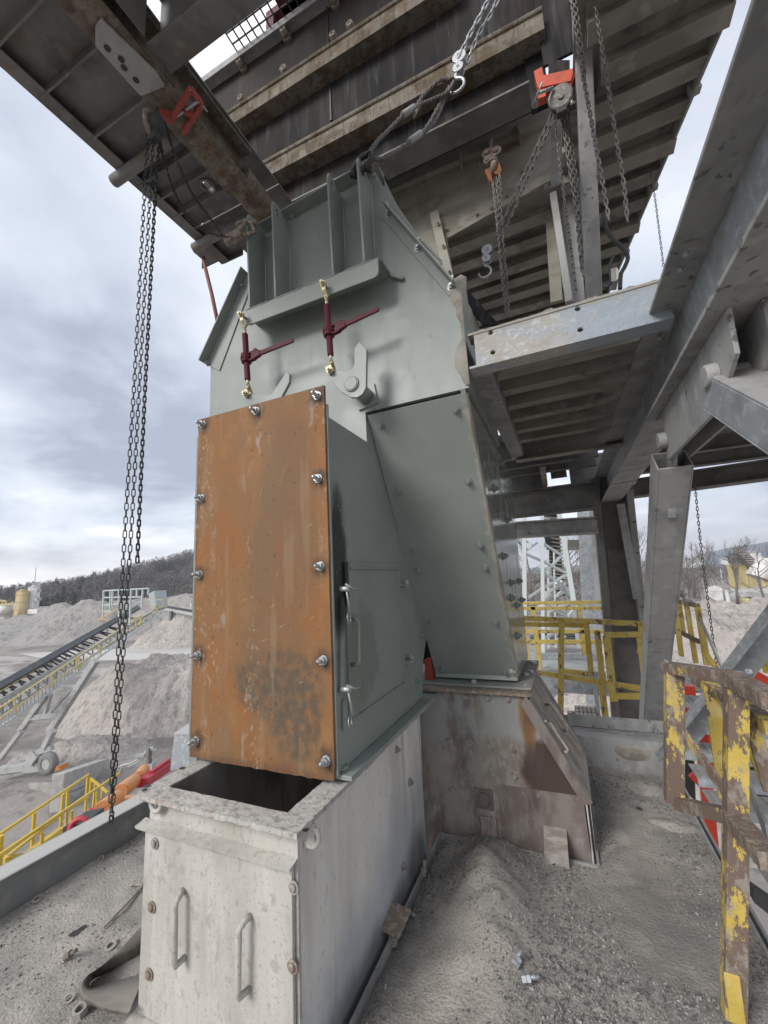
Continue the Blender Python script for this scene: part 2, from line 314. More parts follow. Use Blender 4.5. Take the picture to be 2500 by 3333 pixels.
rustbase = mat('rust_stained_chute_base', (.235, .195, .165), .88, layers=[
    dict(c=(.36, .325, .29), s=(40, 40, 18), lo=.52, hi=.62, amt=.6), dict(c=(.15, .105, .09), s=(20, 20, 3), lo=.55, hi=.64, amt=.6),
    dict(c=(.30, .28, .245), s=(6, 6, 3), lo=.45, hi=.62), dict(kind='axis', ax=2, c=(.30, .305, .285), lo=.50, hi=.62, wob=.34, s=(4, 4, 5), relief=.35),
    dict(c=(.24, .15, .085), s=(9, 9, 1.2), lo=.58, hi=.70, amt=.5), dict(c=(.35, .33, .30), s=(16, 16, 10), lo=.52, hi=.66, amt=.5),
    dict(kind='blob', c=(.075, .050, .042), at=[((-.22, 2.76, .44), (.16, .5, .17)), ((-.14, 2.76, .36), (.15, .5, .15))], wob=.7, s=(8, 8, 5), lo=1.1, hi=.8),
    dict(kind='blob', c=(.30, .15, .045), at=[((-.31, 2.78, .70), (.05, .5, .22))], wob=.9, s=(9, 9, 5), lo=1.15, hi=.6, amt=.9),
    dict(c=(.105, .075, .068), s=(5, 5, 2.2), lo=.55, hi=.66, amt=.6), dict(c=(.44, .41, .37), s=(10, 10, 1.0), lo=.62, hi=.72, amt=.6)], bump=.35, bscale=55)
rustbase2 = mat('brown_rust_plate', (.165, .128, .115), .88, layers=[dict(c=(.23, .20, .18), s=(9, 9, 4), lo=.46, hi=.64), dict(c=(.10, .075, .068), s=(6, 6, 2), lo=.52, hi=.66, amt=.8), dict(c=(.36, .34, .31), s=(30, 30, 14), lo=.58, hi=.7, amt=.5)], bump=.3, bscale=60)
hatchm = mat('worn_wooden_grey_hatch', (.36, .325, .285), .9, layers=[dict(c=(.24, .205, .175), s=(5, 14, 5), lo=.45, hi=.6), dict(c=(.46, .43, .385), s=(7, 22, 7), lo=.52, hi=.66, amt=.7), dict(c=(.29, .28, .255), s=(14, 14, 14), lo=.55, hi=.66, amt=.6, relief=.4)], bump=.3, bscale=60)
def yellow_mat(name, lo, hi, rustc=(.16, .115, .09), gr=(.30, .265, .225), sc=(15, 15, 8)):
    return mat(name, (.55, .405, .095), .65, layers=[dict(c=(.50, .36, .07), s=6, lo=.45, hi=.65), dict(c=(.58, .48, .25), s=(14, 14, 6), lo=.5, hi=.66, amt=.55),
        dict(c=rustc, s=sc, d=10, r=.74, lo=lo, hi=hi, rough=.92, relief=-.8), dict(c=gr, s=(38, 38, 20), r=.7, lo=.46, hi=.60, also=dict(s=sc, lo=lo, hi=hi+.03), amt=.8, rough=.95)], bump=.3, bscale=60)
yellow_worn = yellow_mat('chipped_yellow_paint', .575, .59)
yellow_bad = yellow_mat('mostly_rusted_yellow_paint', .455, .472, sc=(7, 7, 3.5))
yellow_new = mat('yellow_paint', (.62, .44, .05), .45, layers=[dict(c=(.5, .36, .06), s=3, lo=.5, hi=.7)])
yellow_pale = mat('faded_yellow_paint', (.62, .50, .20), .6)
maroon = mat('maroon_paint', (.095, .012, .02), .55, layers=[dict(kind='up', c=(.30, .24, .22), lo=.35, hi=.9, amt=.5, rough=.9), dict(c=(.13, .02, .026), s=30, lo=.55, hi=.7, amt=.5)], bump=.05, spec=.3)
gold = mat('yellow_zinc', (.50, .45, .29), .45, .6, layers=[dict(c=(.62, .56, .36), s=25, lo=.5, hi=.65), dict(c=(.35, .29, .15), s=40, lo=.56, hi=.68, amt=.6)], bump=.05)
zinc = mat('bright_zinc', (.50, .52, .53), .48, .7, layers=[dict(c=(.33, .34, .35), s=60, lo=.5, hi=.64)], bump=.08)
boltpaint = mat('painted_bolt', (.25, .28, .262), .45, .1)
boltdust = mat('dusty_bolt', (.33, .305, .27), .85, layers=[dict(c=(.24, .19, .15), s=50, lo=.5, hi=.62)], bump=.3)
boltrust = mat('rusty_bolt', (.24, .185, .14), .85, layers=[dict(c=(.34, .31, .27), s=40, lo=.5, hi=.62)], bump=.3)
chain_dark = mat('dark_chain_steel', (.05, .046, .044), .45, .5)
chain_grey = mat('dusty_chain_steel', (.17, .16, .148), .55, .5, layers=[dict(c=(.27, .255, .23), s=40, lo=.5, hi=.62)])
chain_zinc = mat('zinc_chain_steel', (.42, .43, .43), .4, .7)
rope = mat('wire_rope', (.12, .108, .10), .6, .4, layers=[dict(c=(.19, .14, .115), s=60, lo=.5, hi=.62)])
orange = mat('orange_red_paint', (.56, .075, .022), .5, layers=[dict(c=(.40, .07, .03), s=22, lo=.5, hi=.66)])
dullred = mat('dull_red_paint', (.34, .055, .04), .6, layers=[dict(c=(.19, .06, .05), s=25, lo=.52, hi=.66)])
rollor = mat('orange_drum_paint', (.62, .235, .06), .6, layers=[dict(c=(.55, .26, .11), s=5, lo=.5, hi=.66), dict(kind='up', c=(.56, .36, .2), amt=.35)])
blockor = mat('grimy_orange_cover', (.33, .105, .03), .7, layers=[dict(c=(.14, .06, .035), s=25, lo=.48, hi=.6)])
rollcap = mat('dusty_orange_cap', (.50, .20, .075), .75, layers=[dict(c=(.42, .20, .10), s=12, lo=.5, hi=.66)])
redp = mat('red_paint', (.42, .02, .035), .45, layers=[dict(c=(.32, .05, .06), s=6, lo=.5, hi=.66)])
redb = mat('bright_red_steel', (.66, .052, .022), .45)
black = mat('black_rubber', (.045, .047, .048), .7, layers=[dict(c=(.055, .054, .052), s=8, lo=.5, hi=.66)])
beltgrey = mat('conveyor_belt_rubber', (.045, .048, .055), .6, layers=[dict(c=(.075, .075, .078), s=(2, 2, 2), lo=.5, hi=.68)])
dirtrub = mat('dusty_rubber', (.105, .093, .08), .9, layers=[dict(c=(.19, .17, .145), s=9, lo=.45, hi=.62), dict(kind='up', c=(.27, .245, .21), amt=.5)], bump=.25)
lattice = mat('pale_steel_paint', (.50, .54, .53), .5)
greysteel = mat('pale_grey_steel', (.40, .40, .385), .6, layers=[dict(c=(.31, .31, .295), s=3, lo=.48, hi=.66)])
concrete = mat('concrete', (.42, .405, .375), .9, layers=[dict(c=(.34, .325, .30), s=2.5, lo=.45, hi=.62), dict(c=(.5, .48, .45), s=7, lo=.52, hi=.66, amt=.6)], bump=.2, bscale=20)
tyrem = mat('dusty_tyre', (.20, .195, .185), .9)
white = mat('white_paint', (.66, .65, .62), .6, layers=[dict(c=(.52, .48, .42), s=.6, lo=.5, hi=.66)])
silo_rust = mat('ochre_rusty_silo', (.52, .40, .20), .8, layers=[dict(c=(.40, .235, .10), s=(.5, .5, .08), lo=.48, hi=.6), dict(c=(.56, .50, .36), s=(.7, .7, .12), lo=.5, hi=.65, amt=.6)])
bldyellow = mat('cream_yellow_wall', (.62, .52, .26), .7, layers=[dict(c=(.52, .43, .22), s=(.5, .5, .2), lo=.5, hi=.68)])
deckm = mat('stone_dust', (.375, .345, .305), .97, layers=[
    dict(c=(.295, .27, .24), s=2.2, lo=.42, hi=.60), dict(c=(.445, .405, .355), s=3.6, lo=.5, hi=.66, amt=.8), dict(c=(.15, .14, .13), s=(85, 85, 85), lo=.56, hi=.64, amt=.6), dict(c=(.47, .44, .40), s=(110, 110, 110), lo=.585, hi=.655, amt=.6),
    dict(c=(.19, .182, .172), s=1.5, r=.65, lo=.46, hi=.62, amt=.7, off=(3, 1, 0))], bump=.9, bscale=75, bdetail=9)
stonem = mat('crushed_stone', (.23, .22, .21), .95, layers=[dict(c=(.38, .355, .325), s=55, lo=.50, hi=.58), dict(c=(.11, .109, .11), s=42, lo=.50, hi=.56)], bump=.3, bscale=120)
sandm = mat('pinkish_sand', (.40, .36, .325), .97, layers=[dict(c=(.34, .31, .285), s=.35, lo=.42, hi=.62), dict(c=(.46, .415, .375), s=.9, lo=.5, hi=.68, amt=.7), dict(c=(.235, .215, .2), s=(3.2, 3.2, .35), lo=.51, hi=.62, amt=.75), dict(c=(.27, .245, .225), s=(5, 5, 2), lo=.54, hi=.64, amt=.6), dict(c=(.55, .49, .44), s=(7, 7, 1.4), lo=.58, hi=.68, amt=.5)], bump=1, bscale=2.2, bdetail=12, bdist=.22)
sandg = mat('grey_aggregate', (.315, .29, .265), .97, layers=[dict(c=(.30, .285, .27), s=.25, lo=.45, hi=.62), dict(c=(.36, .33, .29), s=.12, lo=.56, hi=.68, amt=.6), dict(c=(.185, .175, .17), s=(1.2, 1.2, .3), lo=.5, hi=.62, amt=.7), dict(c=(.40, .38, .36), s=(2.4, 2.4, 1), lo=.56, hi=.66, amt=.5)], bump=1, bscale=1.6, bdetail=12, bdist=.3)
groundm = mat('quarry_floor', (.285, .255, .23), .97, layers=[dict(c=(.19, .17, .155), s=.14, lo=.44, hi=.58), dict(c=(.42, .395, .365), s=(.06, .14, 1), lo=.56, hi=.63, amt=.8), dict(c=(.15, .138, .128), s=.7, r=.7, lo=.52, hi=.62, amt=.7), dict(c=(.38, .345, .31), s=1.6, r=.7, lo=.55, hi=.66, amt=.6)], bump=.8, bscale=1.5, bdist=.1)
roadm = mat('pale_haul_road', (.50, .48, .455), .95, layers=[dict(c=(.42, .40, .375), s=(.05, .2, 1), lo=.45, hi=.62)])
hillm = mat('wooded_hill_floor', (.15, .13, .112), .97, layers=[dict(c=(.075, .07, .06), s=.02, lo=.45, hi=.6)])
hill_far = mat('far_ridge', (.10, .105, .11), .97, layers=[dict(c=(.16, .15, .145), s=.006, lo=.52, hi=.62)])
woodm = mat('bare_winter_wood', (.15, .129, .113), .95, layers=[dict(c=(.19, .165, .145), s=.06, lo=.45, hi=.6), dict(c=(.06, .057, .05), s=.03, lo=.5, hi=.64)])
pinem = mat('dark_evergreen', (.042, .052, .036), .95)
barkm = mat('grey_bark', (.16, .14, .125), .95)
rail_red = mat('rusty_red_rod', (.26, .12, .095), .8)
lensm = mat('floodlight_glass', (.75, .72, .6), .2)

# ================================================================== GROUND, HILLS, DECK
GZ = -7.5
def fbm(x, y, z=0., o=5, h=.9):
    return noise.fractal(V((x, y, z)), h, 2.0, o)
def grid(name, x0, x1, y0, y1, step, hf, mat_, keep=None, kind='structure', **kw):
    nx, ny = max(2, int((x1-x0)/step)), max(2, int((y1-y0)/step)); b = MB(); idx = {}
    vs = []
    for j in range(ny+1):
        for i in range(nx+1):
            x, y = x0+(x1-x0)*i/nx, y0+(y1-y0)*j/ny; vs.append((x, y, hf(x, y)))
    fs = []
    for j in range(ny):
        for i in range(nx):
            if keep and not keep(x0+(x1-x0)*(i+.5)/nx, y0+(y1-y0)*(j+.5)/ny): continue
            a = j*(nx+1)+i; fs.append((a, a+1, a+nx+2, a+nx+1))
    b.add(vs, fs, True); return b.build(name, mat_, None, kind=kind, **kw)
b = MB(); b.add([(-4500,-1500,GZ),(4500,-1500,GZ),(4500,6500,GZ),(-4500,6500,GZ)], [(0,1,2,3)]); b.build('ground', groundm, None, kind='structure')
# haul road strip crossing behind the near stockpile
p = [at(60,2128,2,GZ), at(640,2098,2,GZ), at(640,2145,2,GZ), at(330,2150,2,GZ), at(120,2140,2,GZ)]
p = [V((q.x, q.y, GZ+.02)) for q in p]
b = MB(); b.add([p[0], p[4], p[3], p[2], p[1]], [(0,1,2,3,4)]); b.build('road', roadm, None, kind='structure')

def polar(az, el, dist):    # azimuth measured from +Y to +X
    a, e_ = rad(az), rad(el); return V((math.sin(a)*dist, math.cos(a)*dist, 1.6+math.tan(e_)*dist))
def ridge(name, prof, dist, depth, mat_, nz=14, rough=0, na=120, z0=GZ-1):
    b = MB(); a0, a1 = prof[0][0], prof[-1][0]; vs = []; fs = []
    def el(a):
        for (p0, e0), (p1, e1) in zip(prof, prof[1:]):
            if p0 <= a <= p1: return e0+(e1-e0)*(a-p0)/(p1-p0)
        return prof[-1][1]
    for j in range(nz+1):
        t = j/nz
        for i in range(na+1):
            a = a0+(a1-a0)*i/na; d = dist+depth*t; top = polar(a, el(a), dist+depth).z
            z = z0+(top-z0)*(t**.8)+fbm(a*.35, t*3, 2)*rough*(.3+t)
            q = polar(a, 0, d); vs.append((q.x, q.y, z))
    for j in range(nz):
        for i in range(na):
            k = j*(na+1)+i; fs.append((k, k+1, k+na+2, k+na+1))
    b.add(vs, fs, True); o = b.build(name, mat_, None, kind='structure'); return el
HL = [(-75, .2), (-66.5, .35), (-63.6, .7), (-60, 1.3), (-57.5, 2.0), (-55, 2.7), (-52, 3.4), (-49, 4.3), (-45, 5.0), (-38, 5.5), (-30, 4.5), (-24, 2.5), (-20, 1.0)]
elL = ridge('hill', HL, 230, 210, hillm, rough=3)
elR = ridge('hill', [(-18, .6), (-13, .7), (-5, .5), (2, .55), (7, .75), (10, .45), (13, .7), (15.5, 1.15), (17.5, 1.65), (20, 1.85), (26, 1.7), (34, 1.2)], 1500, 900, hill_far, rough=6, na=160)
elM = ridge('hill', [(-75, .1), (-60, .2), (-48, .1), (-20, -.1), (-10, .1), (4, .15), (10, -.1), (14, -.35), (20, -.5), (34, -.3)], 330, 330, hillm, rough=4)

# ---- woodland: far bare trees as one mass on each slope
def twig_tree(b, p, h, n, rnd, dense=1.0, conif=False):
    p = V(p)
    b.bar(p, p+V((rnd.uniform(-.05,.05)*h, 0, h*.75)), h*.028, h*.028, (0,1,0), h*.008, h*.008)
    for _ in range(n):
        a = rnd.uniform(0, 6.28); t = rnd.uniform(.25, 1)
        if conif: R_ = h*.17*(1.08-t); zz = h*t
        else: R_ = h*.30*math.sqrt(max(0, 1-((t-.62)/.40)**2))*rnd.uniform(.4, 1); zz = h*t
        c = p+V((math.cos(a)*R_, math.sin(a)*R_, zz)); s = h*rnd.uniform(.05, .10)*dense
        u = V((rnd.uniform(-1,1), rnd.uniform(-1,1), rnd.uniform(.1,1.2))).normalized()*s*1.5; q = V((rnd.uniform(-1,1), rnd.uniform(-1,1), rnd.uniform(-.6,.6))).normalized()*s*.30
        b.add([c-u-q*.3, c+q, c+u], [(0,1,2)])
rnd = random.Random(3)
def slope_z(prof_el, az, dist, depth, t, z0=GZ-1): return z0+(polar(az, prof_el(az), dist+depth).z-z0)*(t**.8)
b = MB(); bp_ = MB()
for k in range(2600):
    az = rnd.uniform(-70, -46) if k < 2300 else rnd.uniform(-46, -22); t = rnd.uniform(.02, 1)**.75
    d = 230+210*t; q = polar(az, 0, d); z = slope_z(elL, az, 230, 210, t)-1.0
    con = fbm(az*.9, t*6, 9) > .42 and az < -54
    if con or (t < .25 and az < -60 and rnd.random() < .2): twig_tree(bp_, (q.x, q.y, z), rnd.uniform(6, 9.5), 26, rnd, 2.0, True)
    else: twig_tree(b, (q.x, q.y, z), rnd.uniform(5.5, 9.5), 24, rnd, 1.5)
b.build('woods', woodm, None, kind='stuff', label='bare brown winter wood covering the hillside behind the stockpiles', cat='woods')
bp_.build('woods', pinem, None, kind='stuff', label='dark evergreens mixed into the wooded hillside', cat='woods')
b = MB()
for k in range(900):
    az = rnd.uniform(-20, 30); d = rnd.uniform(75, 330); q = polar(az, 0, d)
    if az > 14 and d < 190: continue
    twig_tree(b, (q.x, q.y, GZ-.3), rnd.uniform(5, 9), 26, rnd, 1.15)
b.build('woods', woodm, None, kind='stuff', label='brown bare scrub wood on the flat ground beyond the sand pile', cat='woods')

# ---- stockpiles
def pile(name, label, cx, cy, L_, W_, h, ang, mat_, step, amp, base=GZ, flat=.25, freq=.3, ripple=0, group=None, rill=0):
    ca, sa = math.cos(rad(ang)), math.sin(rad(ang)); nx, ny = int(L_*2/step), int(W_*2/step); vs = []; fs = []
    for j in range(ny+1):
        for i in range(nx+1):
            u, v = -1+2*i/nx, -1+2*j/ny
            r_ = max(abs(u)**1.8+abs(v)**1.8, 0)**(1/1.8); s_ = min(1, max(0, (1-r_)/(1-flat)))
            x, y = cx+u*L_*ca-v*W_*sa, cy+u*L_*sa+v*W_*ca
            g_ = fbm(x*freq*.5, y*freq*.5, 4)
            z = base-.15+h*s_*(1+.16*g_)+amp*fbm(x*freq, y*freq, 1, 7)*min(1, s_*5)
            th = math.atan2(v*W_, u*L_)
            z += amp*.55*fbm(th*9, r_*1.1, cx, 4)*min(1, s_*4)
            if rill: z += rill*fbm(th*7+r_*.5, r_*.9, 3, 6)*min(1, s_*3)*(.35+r_)
            if ripple: z += ripple*(abs(fbm(x*.55+fbm(x*.2, y*.2)*1.5, y*.9, 6, 4)))*min(1, s_*4)
            vs.append((x, y, z))
    for j in range(ny):
        for i in range(nx):
            k = j*(nx+1)+i; fs.append((k, k+1, k+nx+2, k+nx+1))
    b = MB(); b.add(vs, fs, True); return b.build(name, mat_, None, kind='structure')
pile('sand_pile_terrain', '', -27.5, 24.5, 9.8, 6.4, 3.75, 38, sandm, .17, .13, freq=.7, flat=.6, rill=.42)
pile('sand_pile_terrain', '', -39.5, 9.5, 11, 7, 4.6, 0, sandg, .35, .3, flat=.1)
pile('sand_pile_terrain', '', -98, 64, 42, 19, 6.6, 20, sandg, .9, 1.5, freq=.12, flat=.35)
pile('sand_pile_terrain', '', -80, 72, 22, 15, 7.2, 30, sandg, .8, 1.3, freq=.12, flat=.3)
pile('sand_pile_terrain', '', -56, 58, 17, 9, 6.2, 42, sandm, .4, .9, freq=.3, flat=.5)
pile('sand_pile_terrain', '', 11, 27, 17, 11, 6.4, 8, sandm, .2, .3, freq=.4, flat=.45, ripple=.5)
pile('sand_pile_terrain', '', -4, 33, 8, 6, 2.2, 0, sandm, .3, .3, freq=.5, flat=.3)
pile('sand_pile_terrain', '', -26.5, 15.8, 4.5, 3, 1.0, 20, sandm, .2, .25, freq=.8, flat=.2)

# ---- the working deck with its layer of dust and gravel
def deck_h(x, y):
    z = .012*fbm(x*2.2, y*2.2, 0, 6)+.006*fbm(x*11, y*11, 3, 4)
    mx_, my_ = x+.50+.10*(y-2.2), y-2.28
    z += .17*math.exp(-((mx_+.02)/.17)**2-(my_/.36)**2)*(1+.25*fbm(x*7, y*7, 8))
    z += .05*math.exp(-((x+.36)/.22)**2-((y-1.75)/.5)**2)
    if x < -1.6: z += .035*max(0, fbm(x*1.5, y*1.5, 5))+.006*fbm(x*5, y*5, 9, 5)
    if x > -.9: z -= .035*math.exp(-((x+.91)/.05)**2)
    return z
def deck_keep(x, y):
    if x < -1.68: return x > -2.86
    if x < -.90: return y < 1.18 or y > 3.05
    if x < -.008: return y < 2.70 or y > 3.72
    if x < .58: return y < 3.97
    return False
grid('deck', -2.9, .60, .15, 4.0, .022, deck_h, deckm, deck_keep)
b = MB(); b.box((-.905, -.2, -.10), (-.893, 2.70, .008)); b.box((-.905, 2.692, -.13), (-.012, 2.706, .012)); b.box((-.014, 2.706, -.15), (-.004, 3.97, .018))
b.box((.578, .1, -.14), (.592, 4.3, .012)); b.box((-2.9, .1, -.12), (-2.88, 4.0, .0))
b.build('deck_edge_structure', galv_dusty, None, kind='structure')
# loose crushed stone on the deck
b = MB(); rnd = random.Random(11)
base8 = [(1,0,0),(-1,0,0),(0,1,0),(0,-1,0),(0,0,1),(0,0,-1)]; tri8 = [(0,2,4),(2,1,4),(1,3,4),(3,0,4),(2,0,5),(1,2,5),(3,1,5),(0,3,5)]
cnt = 0
while cnt < 46000:
    if rnd.random() < .76: x, y = rnd.uniform(-.88, .57), .9+3.0*rnd.random()**1.35
    else:
        x, y = rnd.uniform(-2.78, -1.66), .3+2.4*rnd.random()
        if rnd.random() > .12+1.1*math.exp(-(x+2.78)/.10): continue
    if not deck_keep(x, y): continue
    dn = fbm(x*2.1+4, y*2.1, 7, 3)
    edge = min(abs(x+2.66), abs(x+.86))
    if x > -.9 and rnd.random() < .85*math.exp(-((x+.42)/.2)**2-((y-2.15)/.55)**2): continue
    if rnd.random() > .34+.9*dn+.5*math.exp(-edge/.05)+(.35 if (x > -.75+.5*(y-1) and y < 2.1) else 0): continue
    s = rnd.choice((.0024, .0028, .0034, .0042, .0052, .0066)) * rnd.uniform(.7, 1.2)
    if rnd.random() < .015: s *= 2.0
    rot = Matrix.Rotation(rnd.uniform(0, 6.3), 3, V((rnd.random()-.5, rnd.random()-.5, rnd.random()-.5)))
    sc = (rnd.uniform(.7, 1.3)*s, rnd.uniform(.6, 1.1)*s, rnd.uniform(.5, .9)*s); c = V((x, y, deck_h(x, y)+s*.25))
    b.add([c+rot@V((q[0]*sc[0], q[1]*sc[1], q[2]*sc[2])) for q in base8], tri8); cnt += 1
b.build('gravel', stonem, None, kind='stuff', label='loose grey crushed stone scattered over the dusty deck', cat='gravel')
# clods of caked dust
for k, (pt, s_, lab) in enumerate([((2110,2568), .13, 'round flat clod of caked dust below the kerb beam'), ((2195,2690), .12, 'long clod of caked dust beside the stair edge'), ((2010, 2462), .07, 'small clod of caked dust heaped against the kerb beam')]):
    c = at(*pt, 2, 0.0); b = MB(); vs = []; fs = []; n1, n2 = 6, 14
    for i in range(n1+1):
        for j in range(n2):
            a = 6.283*j/n2; r_ = math.cos(i/n1*1.57)*s_*(1+.3*fbm(math.cos(a)*1.4+k, math.sin(a)*1.4, i*.3)); vs.append(c+V((math.cos(a)*r_*(1.0 if k != 1 else 1.3), math.sin(a)*r_*(1 if k != 1 else .55), -.01+math.sin(i/n1*1.57)*s_*.34*(1+.4*fbm(a, i, k)))))
    for i in range(n1):
        for j in range(n2): fs.append((i*n2+j, i*n2+(j+1) % n2, (i+1)*n2+(j+1) % n2, (i+1)*n2+j))
    b.add(vs, fs, True); b.build('dirt_clod', deckm, None, label=lab, cat='dirt clod', group='clods of caked dust', org=c)

# ================================================================== OVERHEAD STEEL
def poly_plate(b, pts, nrm, t):      # flat polygon given thickness along nrm
    return b.prism(pts, V(nrm).normalized()*t)
ZP = 4.80
pl = thing('overhead_platform', 'dark steel platform overhead with ribbed underside and open edge', 'platform', (-2.4, 1.3, ZP))
xe = at(386, 530, 2, ZP).x
b = MB(); ysl = 2.255; hk = at(675, 603, 2, ZP)
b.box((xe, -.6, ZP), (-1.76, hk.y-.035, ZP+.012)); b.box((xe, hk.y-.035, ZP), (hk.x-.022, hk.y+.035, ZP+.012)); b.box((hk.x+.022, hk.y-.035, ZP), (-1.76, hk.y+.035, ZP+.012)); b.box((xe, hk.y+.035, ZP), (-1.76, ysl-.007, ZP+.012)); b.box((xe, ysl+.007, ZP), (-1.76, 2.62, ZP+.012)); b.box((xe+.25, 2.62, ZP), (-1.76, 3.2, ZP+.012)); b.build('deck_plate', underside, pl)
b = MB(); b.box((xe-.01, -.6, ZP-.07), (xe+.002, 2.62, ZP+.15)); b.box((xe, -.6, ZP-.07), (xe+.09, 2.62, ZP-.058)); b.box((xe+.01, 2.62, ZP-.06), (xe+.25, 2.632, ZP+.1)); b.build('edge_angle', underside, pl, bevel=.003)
for (px, py) in ((150,277),(310,420),(560,690),(20,95),(440,590),(500,640)):
    y = at(px, py, 2, ZP).y
    b = MB(); b.box((xe+.003, y-.006, ZP-.075), (-1.98, y+.006, ZP-.001)); b.build('rib', underside, pl)
# heavier tapered outrigger bracket
y = at(400, 545, 2, ZP).y
b = MB(); A_, B_ = at(380,560,2,ZP-.02), at(600,470,2,ZP-.02)
b.tube([V((xe-.09, A_.y, ZP-.09)), V((-1.95, A_.y, ZP-.05))], .042, 14); b.build('outrigger_pipe', underside, pl)
b = MB(); A_ = at(640,800,2,ZP-.1); b.tube([V((xe-.05, A_.y, ZP-.11)), V((-1.95, A_.y, ZP-.06))], .04, 12); b.build('outrigger_pipe', underside, pl)
# cross beam along the platform
cx0, cx1, zc_ = -2.02, -1.76, 4.5
b = MB(); b.ibeam((-1.872, -.7, 4.64), (-1.872, 1.96, 4.64), .30, .20, .018, .014); b.tube([(-1.885, 1.95, 4.60), (-1.885, 2.1, 4.585), (-1.87, 2.28, 4.56), (-1.85, 2.5, 4.55)], .105, 12)
b.build('cross_beam', tanned, pl, bevel=.004)
P0 = [zT(515,150), zT(545,105), zT(850,400), zT(890,470), zT(760,520), zT(515,250)]
b = MB(); b.prism([at(*q, 2, 4.47) for q in P0], (0, 0, .016)); gp = b.build('gusset_plate', galv_dusty, pl, bevel=.002)
for q in (zT(580,260), zT(655,320), zT(670,365), zT(735,432)):
    c = at(*q, 2, 4.469); b = MB(); b.cyl(c, c+V((0,0,-.001)), .017, 10); b.build('bolt_hole', chain_dark, gp)
# rusted-through hole with daylight is a keyhole cut: build as pale rim
b = MB(); c = at(675, 603, 2, ZP-.003); b.ring(c, (0,0,1), .05, .012, 14, 5); b.build('rust_ring', boltrust, pl)
# second beam running across, over the cross beam
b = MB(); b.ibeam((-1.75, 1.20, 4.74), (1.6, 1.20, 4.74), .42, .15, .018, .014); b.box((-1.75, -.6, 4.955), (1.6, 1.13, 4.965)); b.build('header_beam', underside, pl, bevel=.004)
b = MB(); b.box((-1.74, -.6, 4.54), (-1.73, 1.1, 4.95)); b.build('side_plate', underside, pl)

# wall of the feeder: a dark stained web plate carrying two caked angles
FY = 2.70
fw = thing('feeder_wall', 'dark stained steel wall of the feeder with two tan caked stiffener angles', 'steel wall', (-1.0, FY, 5.9))
def fy(px, py, d=0): return at(px, py, 1, FY-d)
zt_ = fy(690, 262).z-.13; zb_ = 4.90
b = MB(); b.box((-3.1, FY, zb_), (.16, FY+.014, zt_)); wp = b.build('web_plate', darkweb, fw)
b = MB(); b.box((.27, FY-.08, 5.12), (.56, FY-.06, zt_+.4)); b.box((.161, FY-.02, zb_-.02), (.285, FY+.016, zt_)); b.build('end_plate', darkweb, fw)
def angle(name, pa, pb, leg, mat_):
    A_, B_ = fy(*pa), fy(*pb); b = MB(); n = 26
    b.bar(A_+V((0,-leg/2,-.07)), B_+V((0,-leg/2,-.07)), leg, .02); b.bar(A_+V((0,-leg-.008,.0)), B_+V((0,-leg-.008,.0)), .016, .16); b.tube([A_+V((0,-leg-.012,.085)), B_+V((0,-leg-.012,.085))], .024, 8)
    return b.build(name, mat_, fw, bevel=.003)
angle('stiffener_angle', (680, 497), (1500, -16), .13, tanned); angle('stiffener_angle', (815, 640), (1772, 142), .13, tanned)
b = MB(); A_, B_ = fy(1120, 600), fy(1790, 300); b.bar(V((-3.0, FY-.10, zb_)), V((.16, FY-.10, zb_)), .2, .018); b.build('bottom_flange', underside, fw, bevel=.003)
b = MB(); b.box((-3.1, FY-.10, zt_), (.16, FY+.02, zt_+.014)); b.box((-3.1, FY-.11, zt_-.03), (.16, FY-.098, zt_+.05)); b.build('top_angle', galv_dusty, fw)
for q in [zT(1320,375), zT(1555,210), zT(1555,420), zT(1330,575), zT(1110,510), zQ(655,35), zQ(750,190), zQ(660,245), zQ(400,420), zQ(395,215)]:
    bolt(fw, fy(*q), (0,-1,0), 'socket', boltrust, 1.0)
b = MB(); A_ = fy(1065,0); b.box((A_.x-.008, FY-.012, zb_+.9), (A_.x+.008, FY-.001, zt_)); b.build('seam_strip', chain_dark, fw)
# open grating over the gap
gz = zt_+.05
gr = thing('floor_grating', 'open wire mesh grating against the sky above the feeder wall', 'grating', (-1.0, 2.3, gz))
g0 = at(750, 105, 2, gz); gx0, gx1, gy0, gy1 = g0.x-.05, g0.x+2.2, 1.65, 2.70
k = 0; x = gx0
b = MB()
while x < gx1: b.tube([(x, gy0, gz), (x, gy1, gz+.004)], .008, 5, caps=False); x += .088
b.build('mesh_wires', chain_dark, gr, kind='stuff')
b = MB(); y = gy0
while y < gy1: b.tube([(gx0, y, gz+.01), (gx1, y, gz+.01)], .008, 5, caps=False); y += .088
b.build('mesh_wires', chain_dark, gr, kind='stuff')
rm = thing('red_guard', 'dark red machine guard seen above the mesh grating', 'machine guard', (-.6, 2.2, gz+.3))
q0 = at(1040, 40, 2, gz+.35); b = MB(); b.box((q0.x-.35, 1.8, gz+.3), (q0.x+1.6, 3.2, gz+.9)); b.build('guard_box', maroon, rm, bevel=.01)
q1 = at(915, 75, 2, gz+.3); b = MB(); b.box((q1.x-.12, q1.y-.1, gz+.3), (q1.x+.5, q1.y+.06, gz+.38)); b.box((q1.x-.12, q1.y-.1, gz+.1), (q1.x-.02, q1.y+.06, gz+.3)); b.build('guard_foot', maroon, rm, bevel=.005)

